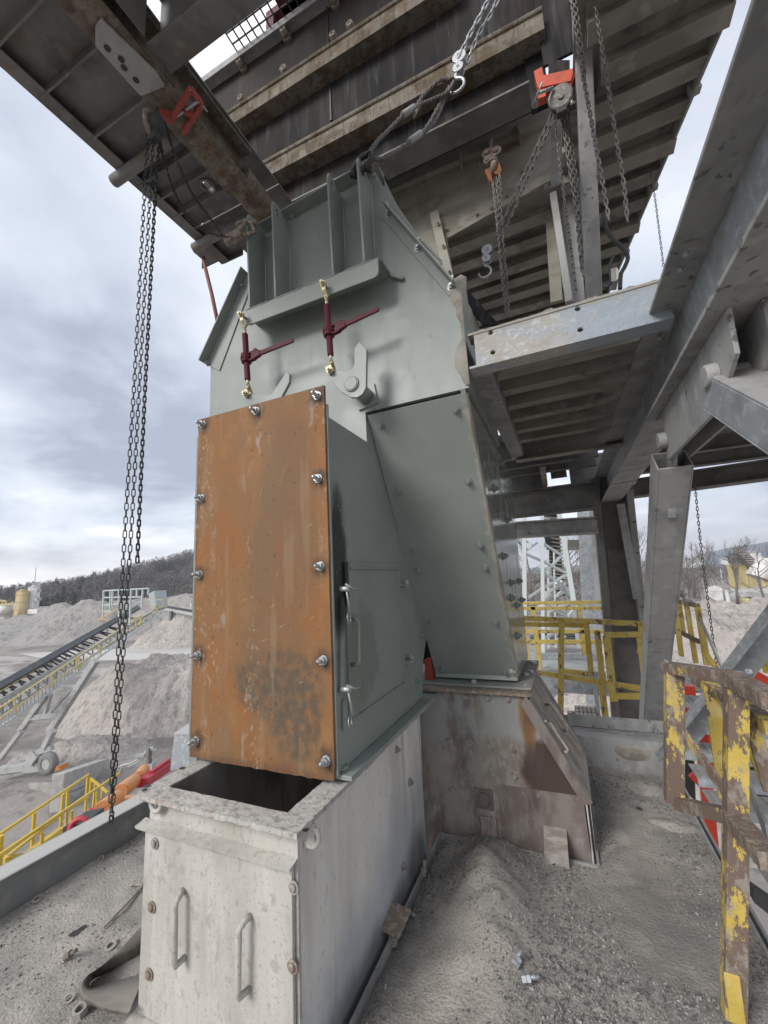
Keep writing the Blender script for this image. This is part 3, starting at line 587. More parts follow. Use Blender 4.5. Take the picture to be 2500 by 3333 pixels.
# cream hopper side and post behind the chute
hp = thing('hopper', 'cream dusty tapered hopper plate with rows of bolts', 'hopper', (-.2, 3.0, 4.6))
HY = 3.02
P0 = [(1130,560), (1250,490), (1793,260), (1793,585), (1455,775), (1480,925), (1430,960), (1180,760)]
b = MB(); b.prism([at(*q, 1, HY) for q in P0], (0, .012, 0)); b.build('hopper_plate', cream, hp)
b = MB(); P0 = [at(1250,622,1,HY-.02), at(1790,385,1,HY-.02)]; b.bar(P0[0], P0[1], .05, .09, (0,0,1)); b.build('hopper_flange', cream, hp, bevel=.003)
for q in [(1310,687),(1335,675),(1383,690),(1553,700),(1600,680),(1435,700),(1650,640),(1700,560),(1515,560),(1560,535),(1455,750)]:
    bolt(hp, at(*q, 1, HY), (0,-1,0), 'hex', boltdust, .85)
for q in [(1500,520),(1595,470),(1690,430)]:
    c = at(*q, 1, HY-.03); b = MB(); b.box((c.x-.008, HY-.08, c.z-.09), (c.x+.008, HY-.001, c.z+.06)); b.build('fin_stiffener', cream, hp)
b = MB(); b.prism([at(*q, 1, 3.34) for q in ((1690,340),(1910,340),(1910,640),(1690,720))], (0,.01,0)); b.build('closure_plate', ribbed, hp)
b = MB(); b.bar(at(1412,690,1,HY-.06), at(1462,905,1,HY-.06), .075, .02, (0,1,0)); b.build('hopper_strip', cream, hp, bevel=.003)
for t_ in (.15, .5, .9):
    bolt(hp, at(1418+50*t_, 695+210*t_, 1, HY-.085), (0,-1,0), 'hex', boltdust, .6)
b = MB(); n_ = 9
pts = [(1482,905,3.0),(1500,893,2.95),(1516,900,2.92),(1517,950,2.9),(1522,985,2.85),(1535,1010,2.8),(1560,1072,2.75)]
A_ = [at(px, py, 1, y) for px, py, y in pts]; B_ = [at(px-34, py+26, 1, y-.12) for px, py, y in pts]
b.add(A_+B_+[q+V((.006,.012,0)) for q in A_+B_], [(i, i+1, i+8, i+7) for i in range(6)]+[(i+15, i+14, i+21, i+22) for i in range(6)]+[(i+1, i, i+14, i+15) for i in range(6)], True)
b.build('torn_liner', cream, hp)
b = MB(); b.bar(at(1500,945,1,3.1), at(1600,1060,1,2.7), .12, .012, (0,0,1)); b.build('liner_angle', darkweb, hp, bevel=.002)

# ribbed floor seen from below, on the right
ZR = 4.62
rf = thing('ribbed_deck', 'high deck with close corrugated ribs on its dusty underside', 'deck', (.2, 4.0, ZR))
E0, E1 = at(2320,100,2,ZR), at(1975,935,2,ZR)
E2 = E1+(E1-E0)*.9
def edge_x(y): return E0.x+(E1.x-E0.x)*(y-E0.y)/(E1.y-E0.y)
xl = -1.6
b = MB(); b.prism([(.46,1.6,ZR),(edge_x(1.6),1.6,ZR),(edge_x(7.4),7.4,ZR),(xl,7.4,ZR),(xl,3.12,ZR),(.33,3.12,ZR),(.33,2.55,ZR),(.54,2.55,ZR),(.54,2.24,ZR),(.46,2.24,ZR)], (0,0,.02)); b.build('deck_sheet', ribbed, rf)
y = 1.66; k = 0
while y < 7.2:
    x1 = edge_x(y)+(.014 if k % 3 == 0 else .0); b = MB()
    x0_ = .46 if y < 2.22 else .54 if y < 2.55 else (.33 if y < 3.1 else xl)
    h_ = .075 if k % 3 else .10
    b.prism([(x0_, y, ZR-.001), (x0_, y-.02, ZR-h_), (x0_, y+.085, ZR-h_-.01), (x0_, y+.10, ZR-h_+.015), (x0_, y+.035, ZR-h_+.02), (x0_, y+.03, ZR-.001)], (x1-x0_, 0, 0))
    b.build('rib', ribbed, rf); y += .23; k += 1
b = MB(); b.bar(V((edge_x(1.6), 1.6, ZR-.03)), V((edge_x(7.4), 7.4, ZR-.03)), .014, .13); b.build('edge_strip', galv_dusty, rf)
y = 2.1
while y < 6.6:
    b = MB(); b.bar(V((edge_x(y)-.02, y, ZR-.05)), V((edge_x(y)+.035, y, ZR-.04)), .05, .07); b.build('rib_end', galv_dusty, rf); y += .66

b = MB(); b.box((.40, 1.9, 4.655), (.62, 2.62, 4.665)); b.build('cover_strip', ribbed, rf)
# leaning square post in front of it and the wide flange post behind
po = thing('square_post', 'tall leaning square steel post beside the chain hoist', 'post', at(1934, 960, 1, 2.95))
b = MB(); b.bar(at(1934, 985, 1, 2.95), at(1887, -60, 1, 2.2), .096, .096, (0,-1,0)); b.build('tube', galv_dusty, po, bevel=.008)
wf = thing('flanged_post', 'mottled wide flange post partly hidden behind the square post', 'post', at(1850, 960, 1, 3.2))
b = MB(); b.prism([at(1788,560,1,3.25), at(1870,560,1,3.25), at(1905,985,1,3.25), at(1850,985,1,3.25)], (0,.014,0)); b.build('web', galv_dusty, wf)
b = MB(); b.bar(at(1800,632,1,3.12), at(1853,985,1,3.12), .05, .05, (0,-1,0)); b.build('flange', greysteel, wf, bevel=.004)
b = MB(); b.bar(at(1786,580,1,3.3), at(1812,985,1,3.3), .09, .04, (0,-1,0)); b.build('flange', cream, wf, bevel=.004)

# galvanised channel with four holes, and the floor frame it carries
gc = thing('galvanised_channel', 'short galvanised channel with four bolt holes and crusted top', 'steel beam', (.1, 1.98, 2.74))
z0, z1 = 2.645, 2.842
hs = [at(*q, 1, 1.965) for q in ((1597,1082),(1604,1146),(1880,1004),(1889,1072))]
b = MB(); xs0, xs1 = -.292, .555
# web as strips around the holes: a boolean-free grid of quads with round cut-outs
def plate_holes(b, x0, x1, z0, z1, y, t, holes, r):
    bm = bmesh.new(); 
    for yy in (y, y+t):
        loops = []
        vs = [bm.verts.new((x0,yy,z0)), bm.verts.new((x1,yy,z0)), bm.verts.new((x1,yy,z1)), bm.verts.new((x0,yy,z1))]
        es = [bm.edges.new((vs[i], vs[(i+1) % 4])) for i in range(4)]
        for h in holes:
            hv = [bm.verts.new((h.x+r*math.cos(6.2832*i/14), yy, h.z+r*math.sin(6.2832*i/14))) for i in range(14)]
            es += [bm.edges.new((hv[i], hv[(i+1) % 14])) for i in range(14)]
        bmesh.ops.triangle_fill(bm, use_beauty=True, use_dissolve=False, edges=es)
    bm.verts.index_update()
    b.add([v.co.copy() for v in bm.verts], [tuple(v.index for v in f.verts) for f in bm.faces])
    nb = 4+14*len(holes); o = len(b.v)-2*nb
    for i in range(4): b.f.append((o+i, o+(i+1) % 4, o+nb+(i+1) % 4, o+nb+i)); b.sm.append(False)
    for k in range(len(holes)):
        q = o+4+14*k
        for i in range(14): b.f.append((q+(i+1) % 14, q+i, q+nb+i, q+nb+(i+1) % 14)); b.sm.append(True)
    bm.free()
plate_holes(b, xs0, xs1, z0+.012, z1-.012, 1.965, .014, hs, .0135)
b.box((xs0-.03, 1.960, z1-.012), (xs1, 2.055, z1)); b.box((xs0-.035, 1.958, z0), (xs1, 2.055, z0+.012))
b.build('channel', galv_crust, gc)
b = MB(); rr = random.Random(5)
vs = []; nn = 60
for i in range(nn+1):
    x = xs0+.02+(xs1-xs0-.02)*i/nn; hgt = .012+.02*max(0, fbm(x*9, 1, 0))+.006*rr.random(); vs += [(x, 1.962+.01*rr.random(), z1), (x, 1.985, z1+hgt), (x, 2.05, z1)]
fs = []
for i in range(nn):
    a = i*3; fs += [(a, a+3, a+4, a+1), (a+1, a+4, a+5, a+2)]
b.add(vs, fs, True); b.build('dust_crust', deckm, gc)
fr = thing('floor_frame', 'low grimy floor frame of cross bars seen from beneath', 'floor frame', (.1, 3.0, 2.7))
b = MB(); b.bar((-.30, 2.06, 2.69), (-.285, 4.0, 2.69), .10, .014); b.bar((-.25, 2.06, 2.745), (-.235, 4.0, 2.745), .014, .12); b.build('side_angle', galv_dusty, fr, bevel=.002)
b = MB(); b.box((-.32, 2.06, 2.86), (.62, 4.0, 2.872)); b.build('floor_plate', ribbed, fr)
for y in (2.28, 2.52, 2.78, 3.04, 3.32, 3.6):
    b = MB(); b.prism([(-.23, y, 2.858), (-.23, y, 2.74), (-.23, y+.085, 2.74), (-.23, y+.085, 2.752), (-.23, y+.012, 2.752), (-.23, y+.012, 2.858)], (.83, 0, 0)); b.build('cross_bar', ribbed, fr)
b = MB(); b.box((-.30, 3.98, 2.66), (.62, 4.0, 2.855)); b.box((-.30, 3.90, 2.648), (.62, 4.0, 2.66)); b.build('end_channel', ribbed, fr)
b = MB(); b.bar(at(1766,1520,2,2.64), at(1775,1580,2,2.64), .06, .012, (0,0,1)); b.build('hanger', ribbed, fr)

# big frame: level beam, column, braces, gussets
fb = thing('frame_beam', 'big weathered wide flange beam running overhead away from the viewer', 'steel beam', (.6, 3.1, 2.5))
b = MB(); b.bar((.600, .2, 2.384), (.600, 5.8, 2.384), .205, .018); b.build('bottom_flange', galv_dusty, fb, bevel=.004)
b = MB(); b.bar((.576, .2, 2.698), (.576, 5.8, 2.698), .212, .018); b.build('top_flange', galv_dusty, fb, bevel=.004)
b = MB(); b.bar((.600, .2, 2.541), (.600, 5.8, 2.541), .016, .294); b.build('web', galv, fb)
for q in (zF(518,278), zF(474,393), zF(335,752)): bolt(fb, at(*q, 2, 2.689), (0,0,-1), 'dome', zinc, .65)
bolt(fb, at(*zF(315,838), 2, 2.689), (0,0,-1), 'stud', galv_dusty, .72)
b = MB(); c = at(*zF(70,1935), 2, 2.374); b.box((.495, c.y-.08, 2.367), (.705, c.y+.08, 2.374)); b.build('splice_plate', galv_dusty, fb)
gx = (.549, .627)
P0 = [zF(820,735), zF(868,1000), zF(750,1390), zF(385,1765), zF(345,1470), zF(480,1200)]
gg = thing('gusset_pair', 'pair of thick galvanised gusset plates with pin heads under the big beam', 'gusset', at(*zF(600,1300), 0, .549))
g1 = [at(*q, 0, gx[0]) for q in P0]; ztop = 2.374
g1 = [V((gx[0], g1[0].y, ztop)), V((gx[0], g1[1].y, g1[1].z)), V((gx[0], g1[2].y, g1[2].z)), V((gx[0], g1[3].y, g1[3].z)), V((gx[0], g1[4].y, g1[4].z)), V((gx[0], g1[4].y+.12, ztop))]
b = MB(); b.prism(g1, (.014, 0, 0)); b.build('gusset', galv_dusty, gg, bevel=.002)
b = MB(); b.prism([q+V((.086, 0, 0)) for q in g1], (.014, 0, 0)); b.build('gusset', galv_dusty, gg, bevel=.002)
for q in (zF(738,1150), zF(372,1620)):
    c = at(*q, 0, gx[0]); b = MB(); b.cyl(c, c+V((-.038,0,0)), .043, 10, r2=.039); b.cyl(c+V((.014,0,0)), c+V((.086,0,0)), .024, 10); b.build('pin_head', galv_dusty, gg, bevel=.004)
bx = thing('box_brace', 'slotted box tube brace with open top slanting down to the kerb', 'brace', (.56, 5.2, 0))
tA = at(2186, 1495, 0, .584); tB = at(2108, 2500, 0, .549)
def hollow(b, a, c, w, h, t, up):
    a, c = V(a), V(c); d = (c-a).normalized(); s_ = d.cross(V(up)).normalized(); u_ = s_.cross(d).normalized()
    for q, ww, hh in ((s_*(w-t)/2, t, h), (s_*-(w-t)/2, t, h), (u_*(h-t)/2, w-2*t, t), (u_*-(h-t)/2, w-2*t, t)):
        b.bar(a+q, c+q, ww, hh, up)
b = MB(); hollow(b, tA, tB, .157, .157, .008, (0,-1,0.2)); b.build('tube', galv_dusty, bx, bevel=.004)
dn = (tB-tA).normalized(); sN = dn.cross(V((0,-1,.2))).normalized(); uN = sN.cross(dn).normalized()
b = MB(); b.bar(tA+uN*.083+V((0,0,.09)), tA+dn*.33+uN*.083, .04, .011, uN); b.build('slot_plate', galv, bx, bevel=.002)
b = MB(); b.bar(tA-dn*.125, tA+dn*.23, .017, .133, uN); b.build('tongue', galv_dusty, bx)
b2 = thing('angle_brace', 'galvanised box brace running from the gusset out of the picture', 'brace', at(2420, 1300, 0, .584))
rA, rB = at(2372, 1260, 0, .592), V((.627, .94, 1.616))
b = MB(); hollow(b, rA, rB, .133, .141, .008, (1,0,0)); b.build('tube', galv, b2, bevel=.006)
b = MB(); b.bar(rA+V((0,.047,.055)), rB+V((0,.047,.055)), .07, .012, (0,0,1)); b.build('top_plate', galv, b2)
cl_ = thing('frame_column', 'dark wide flange column standing behind the yellow guard rails', 'column', at(2040, 2400, 1, 5.49))
def c7(px, py, y=7.0): return at(px, py, 1, y*.784)
b = MB(); b.prism([c7(1945,1600), c7(2040,1600), c7(2118,2420), c7(1998,2420)], (0,.02,0)); b.build('web', underside, cl_)
b = MB(); b.bar(c7(1935,1560,6.93), c7(2012,2420,6.93), .08, .17, (0,1,0)); b.build('flange', underside, cl_, bevel=.004)
b = MB(); b.bar(c7(2046,1600,6.9), c7(2098,2100,6.9), .07, .20, (0,1,0)); b.build('flange', galv_dusty, cl_, bevel=.004)
b = MB(); b.bar(c7(2020,1640,6.75), c7(2075,1950,6.75), .08, .025, (0,1,0)); b.build('splice_plate', galv_dusty, cl_, bevel=.003)
for q in [(1938,1690),(1942,1715),(1962,1980),(1968,2005),(2064,1700),(2075,1800),(2088,1945),(2092,1975),(2096,1995)]:
    bolt(cl_, c7(*q, 6.8), (0,-1,0), 'stud', chain_grey, .8)
def crossbeam(name, label, pa, pb, y, depth, mat_):
    A_, B_ = at(*pa, 1, y), at(*pb, 1, y); t = thing(name, label, 'steel beam', (A_+B_)/2); b = MB()
    b.ibeam(A_, B_, depth, .2, .018, .016); b.build('web_and_flanges', mat_, t, bevel=.003); return t
crossbeam('cross_beam', 'upper dark cross beam between the chute and the column', (1640,1648), (1945,1612), 5.37, .33, underside)
crossbeam('cross_beam', 'lower dusty cross beam just above the lattice tower', (1660,1727), (1945,1710), 5.3, .196, galv_dusty)
crossbeam('cross_beam', 'dark back beam spanning to the right under the deck with chain below', (2000,1600), (2620,1513), 5.53, .212, underside)
t = thing('under_deck', 'dark underside of the deck beyond the big beam', 'deck', (1.8, 4.0, 2.72))
b = MB(); b.box((.73, 1.72, 2.713), (4.3, 5.72, 2.729)); b.box((-.7, 4.02, 2.95), (.48, 5.72, 2.966)); b.build('deck_sheet', underside, t)
for y in (2.27, 2.98, 3.68, 4.39, 5.02):
    b = MB(); b.ibeam((.745, y, 2.65), (4.2, y, 2.65), .12, .08, .008, .008); b.build('joist', underside, t)
for y in (4.3, 4.7, 5.1):
    b = MB(); b.ibeam((-.6, y, 2.86), (.47, y, 2.86), .18, .09, .008, .008); b.build('joist', underside, t)
for pa_, pb_2 in (((1590,1490),(1785,1612)), ((1847,1490),(1985,1612)), ((1786,1490),(1846,1552))):
    a_, c_ = at(*pa_, 1, 5.44), at(*pb_2, 1, 5.44); b = MB(); b.box((a_.x, 5.44, a_.z), (c_.x, 5.452, c_.z)); b.build('fascia', underside, t)
# second column farther back with a bolted plate
t = thing('back_column', 'grey rear column beside the lattice tower', 'column', at(1935, 2280, 1, 10.5))
b = MB(); b.ibeam(at(1905,1620,1,10.5), at(1938,2300,1,10.5), .40, .36, .02, .016, (0,1,0)); b.build('shaft', galv, t)
b = MB(); b.prism([at(1847,1757,1,10.3), at(1885,1757,1,10.3), at(1885,1790,1,10.3), at(1848,1792,1,10.3)], (0,.02,0)); b.build('bolted_plate', underside, t)
b = MB(); b.bar(at(1925,1640,1,9.6), at(1950,1990,1,9.6), .1, .1, (0,1,0)); b.build('light_pipe', greysteel, t)
# kerb beam at the back of the deck
t = thing('kerb_beam', 'dusty grey channel kerb across the back edge of the deck', 'kerb beam', (.25, 4.0, .12))
b = MB(); b.box((-.10, 3.94, -.02), (.56, 3.955, .235)); b.box((-.10, 3.955, .222), (.60, 4.15, .235)); b.build('channel', galv_dusty, t, bevel=.003)
b = MB(); vs = []; fs = []; kc = at(2060, 2450, 1, 3.937)
for i in range(5):
    for j in range(18):
        a = 6.2832*j/18; r_ = (1-i/4)*(1+.25*fbm(math.cos(a)*1.5, math.sin(a)*1.5, 3)); vs.append((kc.x+math.cos(a)*.13*r_, 3.939-.014*math.sin(i/4*1.57)-.003*random.random(), kc.z+math.sin(a)*.055*r_))
for i in range(4):
    for j in range(18): fs.append((i*18+j, i*18+(j+1) % 18, (i+1)*18+(j+1) % 18, (i+1)*18+j))
b.add(vs, fs, True); b.build('dirt_patch', hatchm, t)
b = MB(); b.box((-.12, 4.16, .235), (.68, 4.175, .33)); b.build('toe_plate', galv_dusty, t, bevel=.003)

# hollow rail along the left deck edge, rubber strip, far post
t = thing('edge_tube', 'thick galvanised hollow tube along the left edge of the deck', 'steel tube', (-2.83, 1.4, .09))
b = MB(); hollow(b, (-2.87, -.3, .095), (-2.87, 2.72, .095), .15, .19, .008, (0,0,1)); b.build('tube', mat('galvanised_tube_dusty_lit_top', (.20, .205, .205), .6, .2, layers=[dict(c=(.15, .152, .15), s=(4, 1.2, 9), lo=.45, hi=.62), dict(c=(.28, .27, .25), s=9, lo=.52, hi=.68, amt=.6), dict(kind='up', c=(.50, .49, .465), lo=.4, hi=.8, amt=.92, rough=.95)], bump=.15), t, bevel=.014)  # dusty top painted paler, sides darker: light and shade put into the colour
sk_ = at(240, 2717, 0, -3.02).z
b = MB(); b.bar((-3.02, -.6, sk_-.06), (-3.02, 2.75, sk_-.06), .014, .12); b.build('rubber_skirt', black, None, bevel=.003, label='black rubber skirt strip just outside the galvanised edge tube', cat='rubber strip', org=(-3.02, 1, .13))
t = thing('stub_post', 'short blue-grey galvanised box stub behind the rusty plate', 'steel stub', at(590, 2490, 1, 2.7))
b = MB(); P0 = [at(*q, 1, 2.7) for q in ((567,2392),(640,2392),(640,2500),(553,2508))]; b.prism(P0, (0, .3, 0)); b.build('box', galv, t, bevel=.004)
b = MB(); b.prism([at(565,2392,1,2.69), at(640,2392,1,2.69), at(640,2340,1,3.0), at(625,2352,1,3.0)], (0,0,.012)); b.build('cap_plate', greysteel, t)

# ================================================================== THE GREY GREEN CHUTE
CX = thing('transfer_chute', 'tall grey-green steel transfer chute with rusty bolted front plate', 'chute', (-1.33, 1.7, .83))
HF = 1.965
# upper housing
b = MB()
fo = [(-2.135,2.20),(-2.135,3.17),(-2.10,3.225),(-1.70,3.93),(-1.66,4.036),(-.79,4.09),(-.765,4.02),(-.352,3.10),(-.338,2.545),(-.931,2.545),(-.931,2.25)]
b.prism([(x, HF-.006, z) for x, z in fo], (0, .006, 0))
b.prism([(x, HF, z) for x, z in [(-2.133,2.20),(-2.133,3.17),(-2.10,3.222),(-1.70,3.925),(-1.66,4.03),(-.79,4.085),(-.767,4.02),(-.354,3.10),(-.340,2.547),(-.933,2.547),(-.933,2.25)]], (0, 1.1, 0))
hs_ = b.build('housing', paint, CX, bevel=.002)
# crust of old dust on the housing's right edge
b = MB(); vs = []; fs = []; n_ = 40
for i in range(n_+1):
    z = 2.56+.62*i/n_; w_ = .015+.05*max(0, fbm(z*5, 2, 1)+.35); x1 = -.338-(max(0, z-3.08))*.45
    vs += [(x1-w_, HF-.0065, z), (x1-w_*.4, HF-.018-.006*random.random(), z), (x1+.004, HF-.008, z)]
for i in range(n_): a = i*3; fs += [(a, a+1, a+4, a+3), (a+1, a+2, a+5, a+4)]
b.add(vs, fs, True); b.build('dust_crust', cream, CX)
b = MB(); b.bar((-1.66, HF-.045, 4.03), (-.80, HF-.045, 4.085), .09, .008); b.build('top_plate', paint, CX)
bolt(CX, at(*zU(580,335), 1, HF-.05)+V((0,0,.0)), (0,-.3,-1), 'head', boltpaint, .8); bolt(CX, at(*zU(1022,122), 1, HF-.05), (0,-.3,-1), 'head', boltpaint, .8)
# shelf with four lugs
SY = 1.80
sz1, sz0 = at(787, 1015, 1, SY).z+.005, at(829, 1051, 1, SY).z
sx0, sx1 = -1.705, -.738
b = MB(); b.box((sx0, SY+.01, sz1-.012), (sx1, HF-.006, sz1)); b.build('shelf_plate', paint, CX)
lp = [(sx0,sz1-.005),(sx0+.0,sz0+.03),(sx0+.07,sz0),(sx1-.03,sz0),(sx1-.009,sz0+.009),(sx1,sz0+.03),(sx1,sz1-.005)]
b = MB(); b.prism([(x, SY-.002, z) for x, z in lp], (0, .012, 0)); b.build('shelf_lip', paint, CX, bevel=.002)
b = MB(); b.prism([(sx1+.004, SY+.012, sz1-.012), (sx1+.004, HF-.007, sz1-.012), (sx1+.004, HF-.007, sz1+.01), (sx1+.004, SY+.03, sz1)], (.01, 0, 0)); b.bar((sx1+.02, HF-.03, sz1-.02), (sx1+.09, HF-.02, sz1-.06), .02, .02); b.build('shelf_stiffener', paint, CX)
LX = (-1.645, -1.440, -1.027, -.826)
for i, x in enumerate(LX):
    bm = bmesh.new(); f0, ztip = SY+.006, 4.035
    prof = [(HF-.006, sz1), (f0, sz1), (f0-.028, ztip-.05), (f0-.018, ztip-.012), (f0+.006, ztip), (f0+.03, ztip-.004), (HF-.075, ztip-.03), (HF-.006, ztip-.03)]
    es = []
    for xx in (x-.006, x+.006):
        o_ = [bm.verts.new((xx, y, z)) for y, z in prof]; h_ = [bm.verts.new((xx, f0+.022+.022*math.cos(6.2832*k/12), ztip-.062+.027*math.sin(6.2832*k/12))) for k in range(12)]
        e_ = [bm.edges.new((o_[k], o_[(k+1) % 8])) for k in range(8)]+[bm.edges.new((h_[k], h_[(k+1) % 12])) for k in range(12)]
        bmesh.ops.triangle_fill(bm, use_beauty=True, use_dissolve=False, edges=e_)
    bm.verts.index_update(); b = MB(); b.add([v.co.copy() for v in bm.verts], [tuple(v.index for v in f.verts) for f in bm.faces]); bm.free()
    for k in range(8): b.f.append((k, (k+1) % 8, 20+(k+1) % 8, 20+k)); b.sm.append(False)
    for k in range(12): b.f.append((8+(k+1) % 12, 8+k, 28+k, 28+(k+1) % 12)); b.sm.append(True)
    b.build('lifting_lug', paint, CX, label=None)
wb_m = mat('weld_and_highlight_paint', (.36, .385, .36), .5)
for x in LX:
    b = MB(); b.tube([(x+.008, HF-.012, sz1), (x+.008, HF-.012, 4.0)], .0045, 5); b.tube([(x-.0, SY+.0055, sz1), (x, SY+.0055, sz1+.3), (x, SY-.008, 3.9)], .0035, 4); b.build('weld_edge_line', wb_m, CX)  # weld bead at the lug's back; front tube paints the worn edge's highlight
b = MB()
for k in range(4): b.tube([(sx0+.04+.24*k, SY-.003, sz1-.006), (sx0+.22+.24*k, SY-.003, sz1-.006)], .004, 5)
b.build('weld_edge_line', wb_m, CX, kind='stuff')
# bolted angle strips on the sloping shoulders
def strip(outer0, outer1, inner0, inner1, nb):
    P_ = [at(*q, 1, HF-.02) for q in (outer0, outer1, inner1, inner0)]
    P_ = [V((q.x, HF-.006, q.z)) for q in P_]
    b = MB(); b.prism(P_, (0, -.008, 0)); d = (P_[1]-P_[0]); 
    b.bar(P_[0]+V((0,-.036,0)), P_[1]+V((0,-.036,0)), .010, .075, (0,1,0)); s_ = b.build('shoulder_strip', paint, CX, bevel=.0015)
    for k in range(nb):
        t = (k+.12)/(nb-1+.2) if nb > 1 else .5; c = P_[0].lerp(P_[1], t)+(P_[3]-P_[0])*.28
        bolt(CX, V((c.x, HF-.014, c.z)), (0,-1,0), 'hex', zinc if nb == 3 else boltpaint, .95)
        if nb == 3: bolt(CX, P_[0].lerp(P_[1], t)+V((.006,-.055,.003)), (.9,0,.45), 'head', zinc, .8)
strip(zU(1090,290), zU(1465,720), zU(1060,335), zU(1428,765), 3)
strip(zU(338,640), zU(112,1135), zU(345,740), zU(185,1170), 2)
b = MB(); P_ = [at(*q, 1, HF+.03) for q in (zU(1040,76), zU(1078,135), zU(1078,268), zU(1190,385))]; b.prism([V((q.x+.012, HF+.01, q.z)) for q in P_], (0, .3, 0)); b.build('shoulder_cover', paint, CX)
b = MB(); b.tube([V((q.x, HF-.03, q.z)) for q in [at(*zU(X, Y), 1, HF-.03) for X, Y in ((1268,480),(1290,478),(1385,580),(1388,600),(1375,612))]], .007, 8); b.build('lift_handle', paint, CX)
# the leg carrying the rusty plate
LXR = -.929
lp = [(1.536,.832),(1.536,2.366),(1.966,2.366),(1.99,2.50),(2.757,1.164),(2.679,1.051),(2.612,.832)]
b = MB(); b.prism([(-1.728, y, z) for y, z in lp], (LXR+1.728, 0, 0)); b.build('front_leg', paint_side, CX, bevel=.002)
b = MB(); b.bar((LXR+.006, 1.985, 2.53), (LXR+.006, 2.757, 1.172), .012, .02, (1,0,0)); b.build('weld_edge_line', paint_side, CX)
b = MB(); b.box((-1.75, 1.522, .832), (LXR+.010, 1.535, 2.42)); b.build('front_flange', paint, CX, bevel=.002)
b = MB(); b.box((-1.72, 1.540, .812), (LXR+.062, 2.86, .830)); b.build('base_flange', paint_side, CX, bevel=.002)
for q in ((zD(685,1135)), zD(495,1315), zD(825,1005)): bolt(CX, at(*q, 2, .832), (0,0,1), 'head', boltpaint, 1.3)
bolt(CX, at(*zD(228,1560), 2, .832)+V((.01,0,0)), (0,0,1), 'head', boltpaint, 1.3)
# rusty plate with its eleven studs
tl, tr, bl, br = at(648,1369,1,1.52), at(1059,1258,1,1.52), at(624,2463,1,1.52), at(1091,2542,1,1.52)
bpx = [(437,917),(552,888),(684,855),(434,1076),(686,1034),(430,1241),(691,1223),(427,1415),(697,1426),(422,1600),(703,1643)]
for q in bpx: PB.append(tuple(at((q[0]+2)*1.507, q[1]*1.507, 1, 1.508)))
rustplate = rust_plate_mat()
b = MB(); n_ = 26; ring_ = []
for i in range(n_+1): ring_.append(V((tl.x+(tr.x-tl.x)*i/n_, 1.508, (tl.z+tr.z)/2)))
for i in range(1, n_): ring_.append(V((tr.x-.002*random.random(), 1.508, tr.z+(br.z-tr.z)*i/n_)))
for i in range(n_+1): ring_.append(V((br.x+(bl.x-br.x)*i/n_, 1.508, br.z+.006*fbm(i*1.3, 0, 4)+.003*random.random())))
for i in range(1, n_): ring_.append(V((bl.x+.004*random.random(), 1.508, bl.z+(tl.z-bl.z)*i/n_)))
b.prism(ring_, (0, .0135, 0)); rp_ = b.build('front_plate', rustplate, CX, label='rusty orange bolted front plate')
for p in PB: 
    o = bolt(CX, (p[0], 1.508, p[2]), (-.04,-1,.05), 'stud', zinc, .75)
b = MB(); rs = random.Random(9)
for X, Y, ln, an in ((885,1520,.07,-.28), (1215,1050,.06,.5), (1385,875,.06,.3), (1340,610,.05,.45), (1395,628,.05,.12), (1170,640,.02,1.0), (900,280,.06,1.1), (930,240,.03,1.1), (1055,935,.055,.45), (1090,920,.03,-.5), (930,960,.05,-.25), (1100,1065,.06,-.12), (1140,1110,.05,.3), (1090,1045,.03,.1), (1350,1010,.04,.6), (1230,380,.16,1.15), (1130,470,.12,1.25), (1075,690,.14,1.3), (1200,820,.06,1.2), (1180,960,.05,.4), (1000,1180,.03,.8), (1300,1290,.03,.2), (1380,680,.03,.7), (1390,660,.025,-.5)):
    c = at(X*.7535, 1250+Y*.7535, 1, 1.5072); d = V((math.cos(an), 0, math.sin(an)))*ln/2; n2 = V((-math.sin(an), 0, math.cos(an)))*rs.uniform(.0008, .0015)
    bow = n2.normalized()*ln*.06; b.add([c-d, c+bow-n2, c+d, c+bow+n2], [(0,1,2,3)])
b.build('scratch_marks', mat('bare_scratch', (.42, .30, .19), .8), rp_, kind='stuff')
# door on the leg's side
D0, D1, D2, D3 = [at(*zD(*q), 0, LXR) for q in ((245,168),(622,172),(650,1010),(262,1060))]
dy0, dy1, dz1, dz0 = D0.y+.0, D1.y, (D0.z+D1.z)/2, at(*zD(262,1290), 0, LXR).z
b = MB(); b.box((LXR+.0005, dy0, dz0), (LXR+.007, dy1, dz1)); dr = b.build('access_door', paint_side, CX, bevel=.0015)
I0, I1, I2 = [at(*zD(*q), 0, LXR) for q in ((275,213),(602,213),(638,978))]
b = MB(); iy0, iy1, iz1, iz0 = I0.y, I1.y, I0.z, I2.z-.0
b.box((LXR+.0072, iy0, iz1), (LXR+.018, iy1, iz1+.008)); b.box((LXR+.0072, iy1+.0005, iz0), (LXR+.018, iy1+.009, iz1)); b.box((LXR+.0072, iy0, iz0-.008), (LXR+.018, iy1, iz0)); b.build('door_batten', paint_side, dr)
b = MB(); b.box((LXR+.012, dy0-.012, dz1-.20), (LXR+.018, dy0+.012, dz1)); b.build('latch_bar', paint_side, dr)
for za, zb in ((zD(235,400), zD(235,1050)), (zD(255,1095), zD(255,1300))):
    A_, B_ = at(*za, 0, LXR+.012), at(*zb, 0, LXR+.012); b = MB(); b.bar(A_, B_, .02, .016, (1,0,0)); b.build('latch_bar', paint_side, dr, bevel=.002)
hp_ = [at(*zD(*q), 0, LXR+x) for q, x in (((300,548),.006),((335,552),.045),((350,575),.05),((355,830),.05),((340,855),.045),((300,860),.006))]
b = MB(); b.tube(hp_, .008, 8); b.build('handle', paint_side, dr)
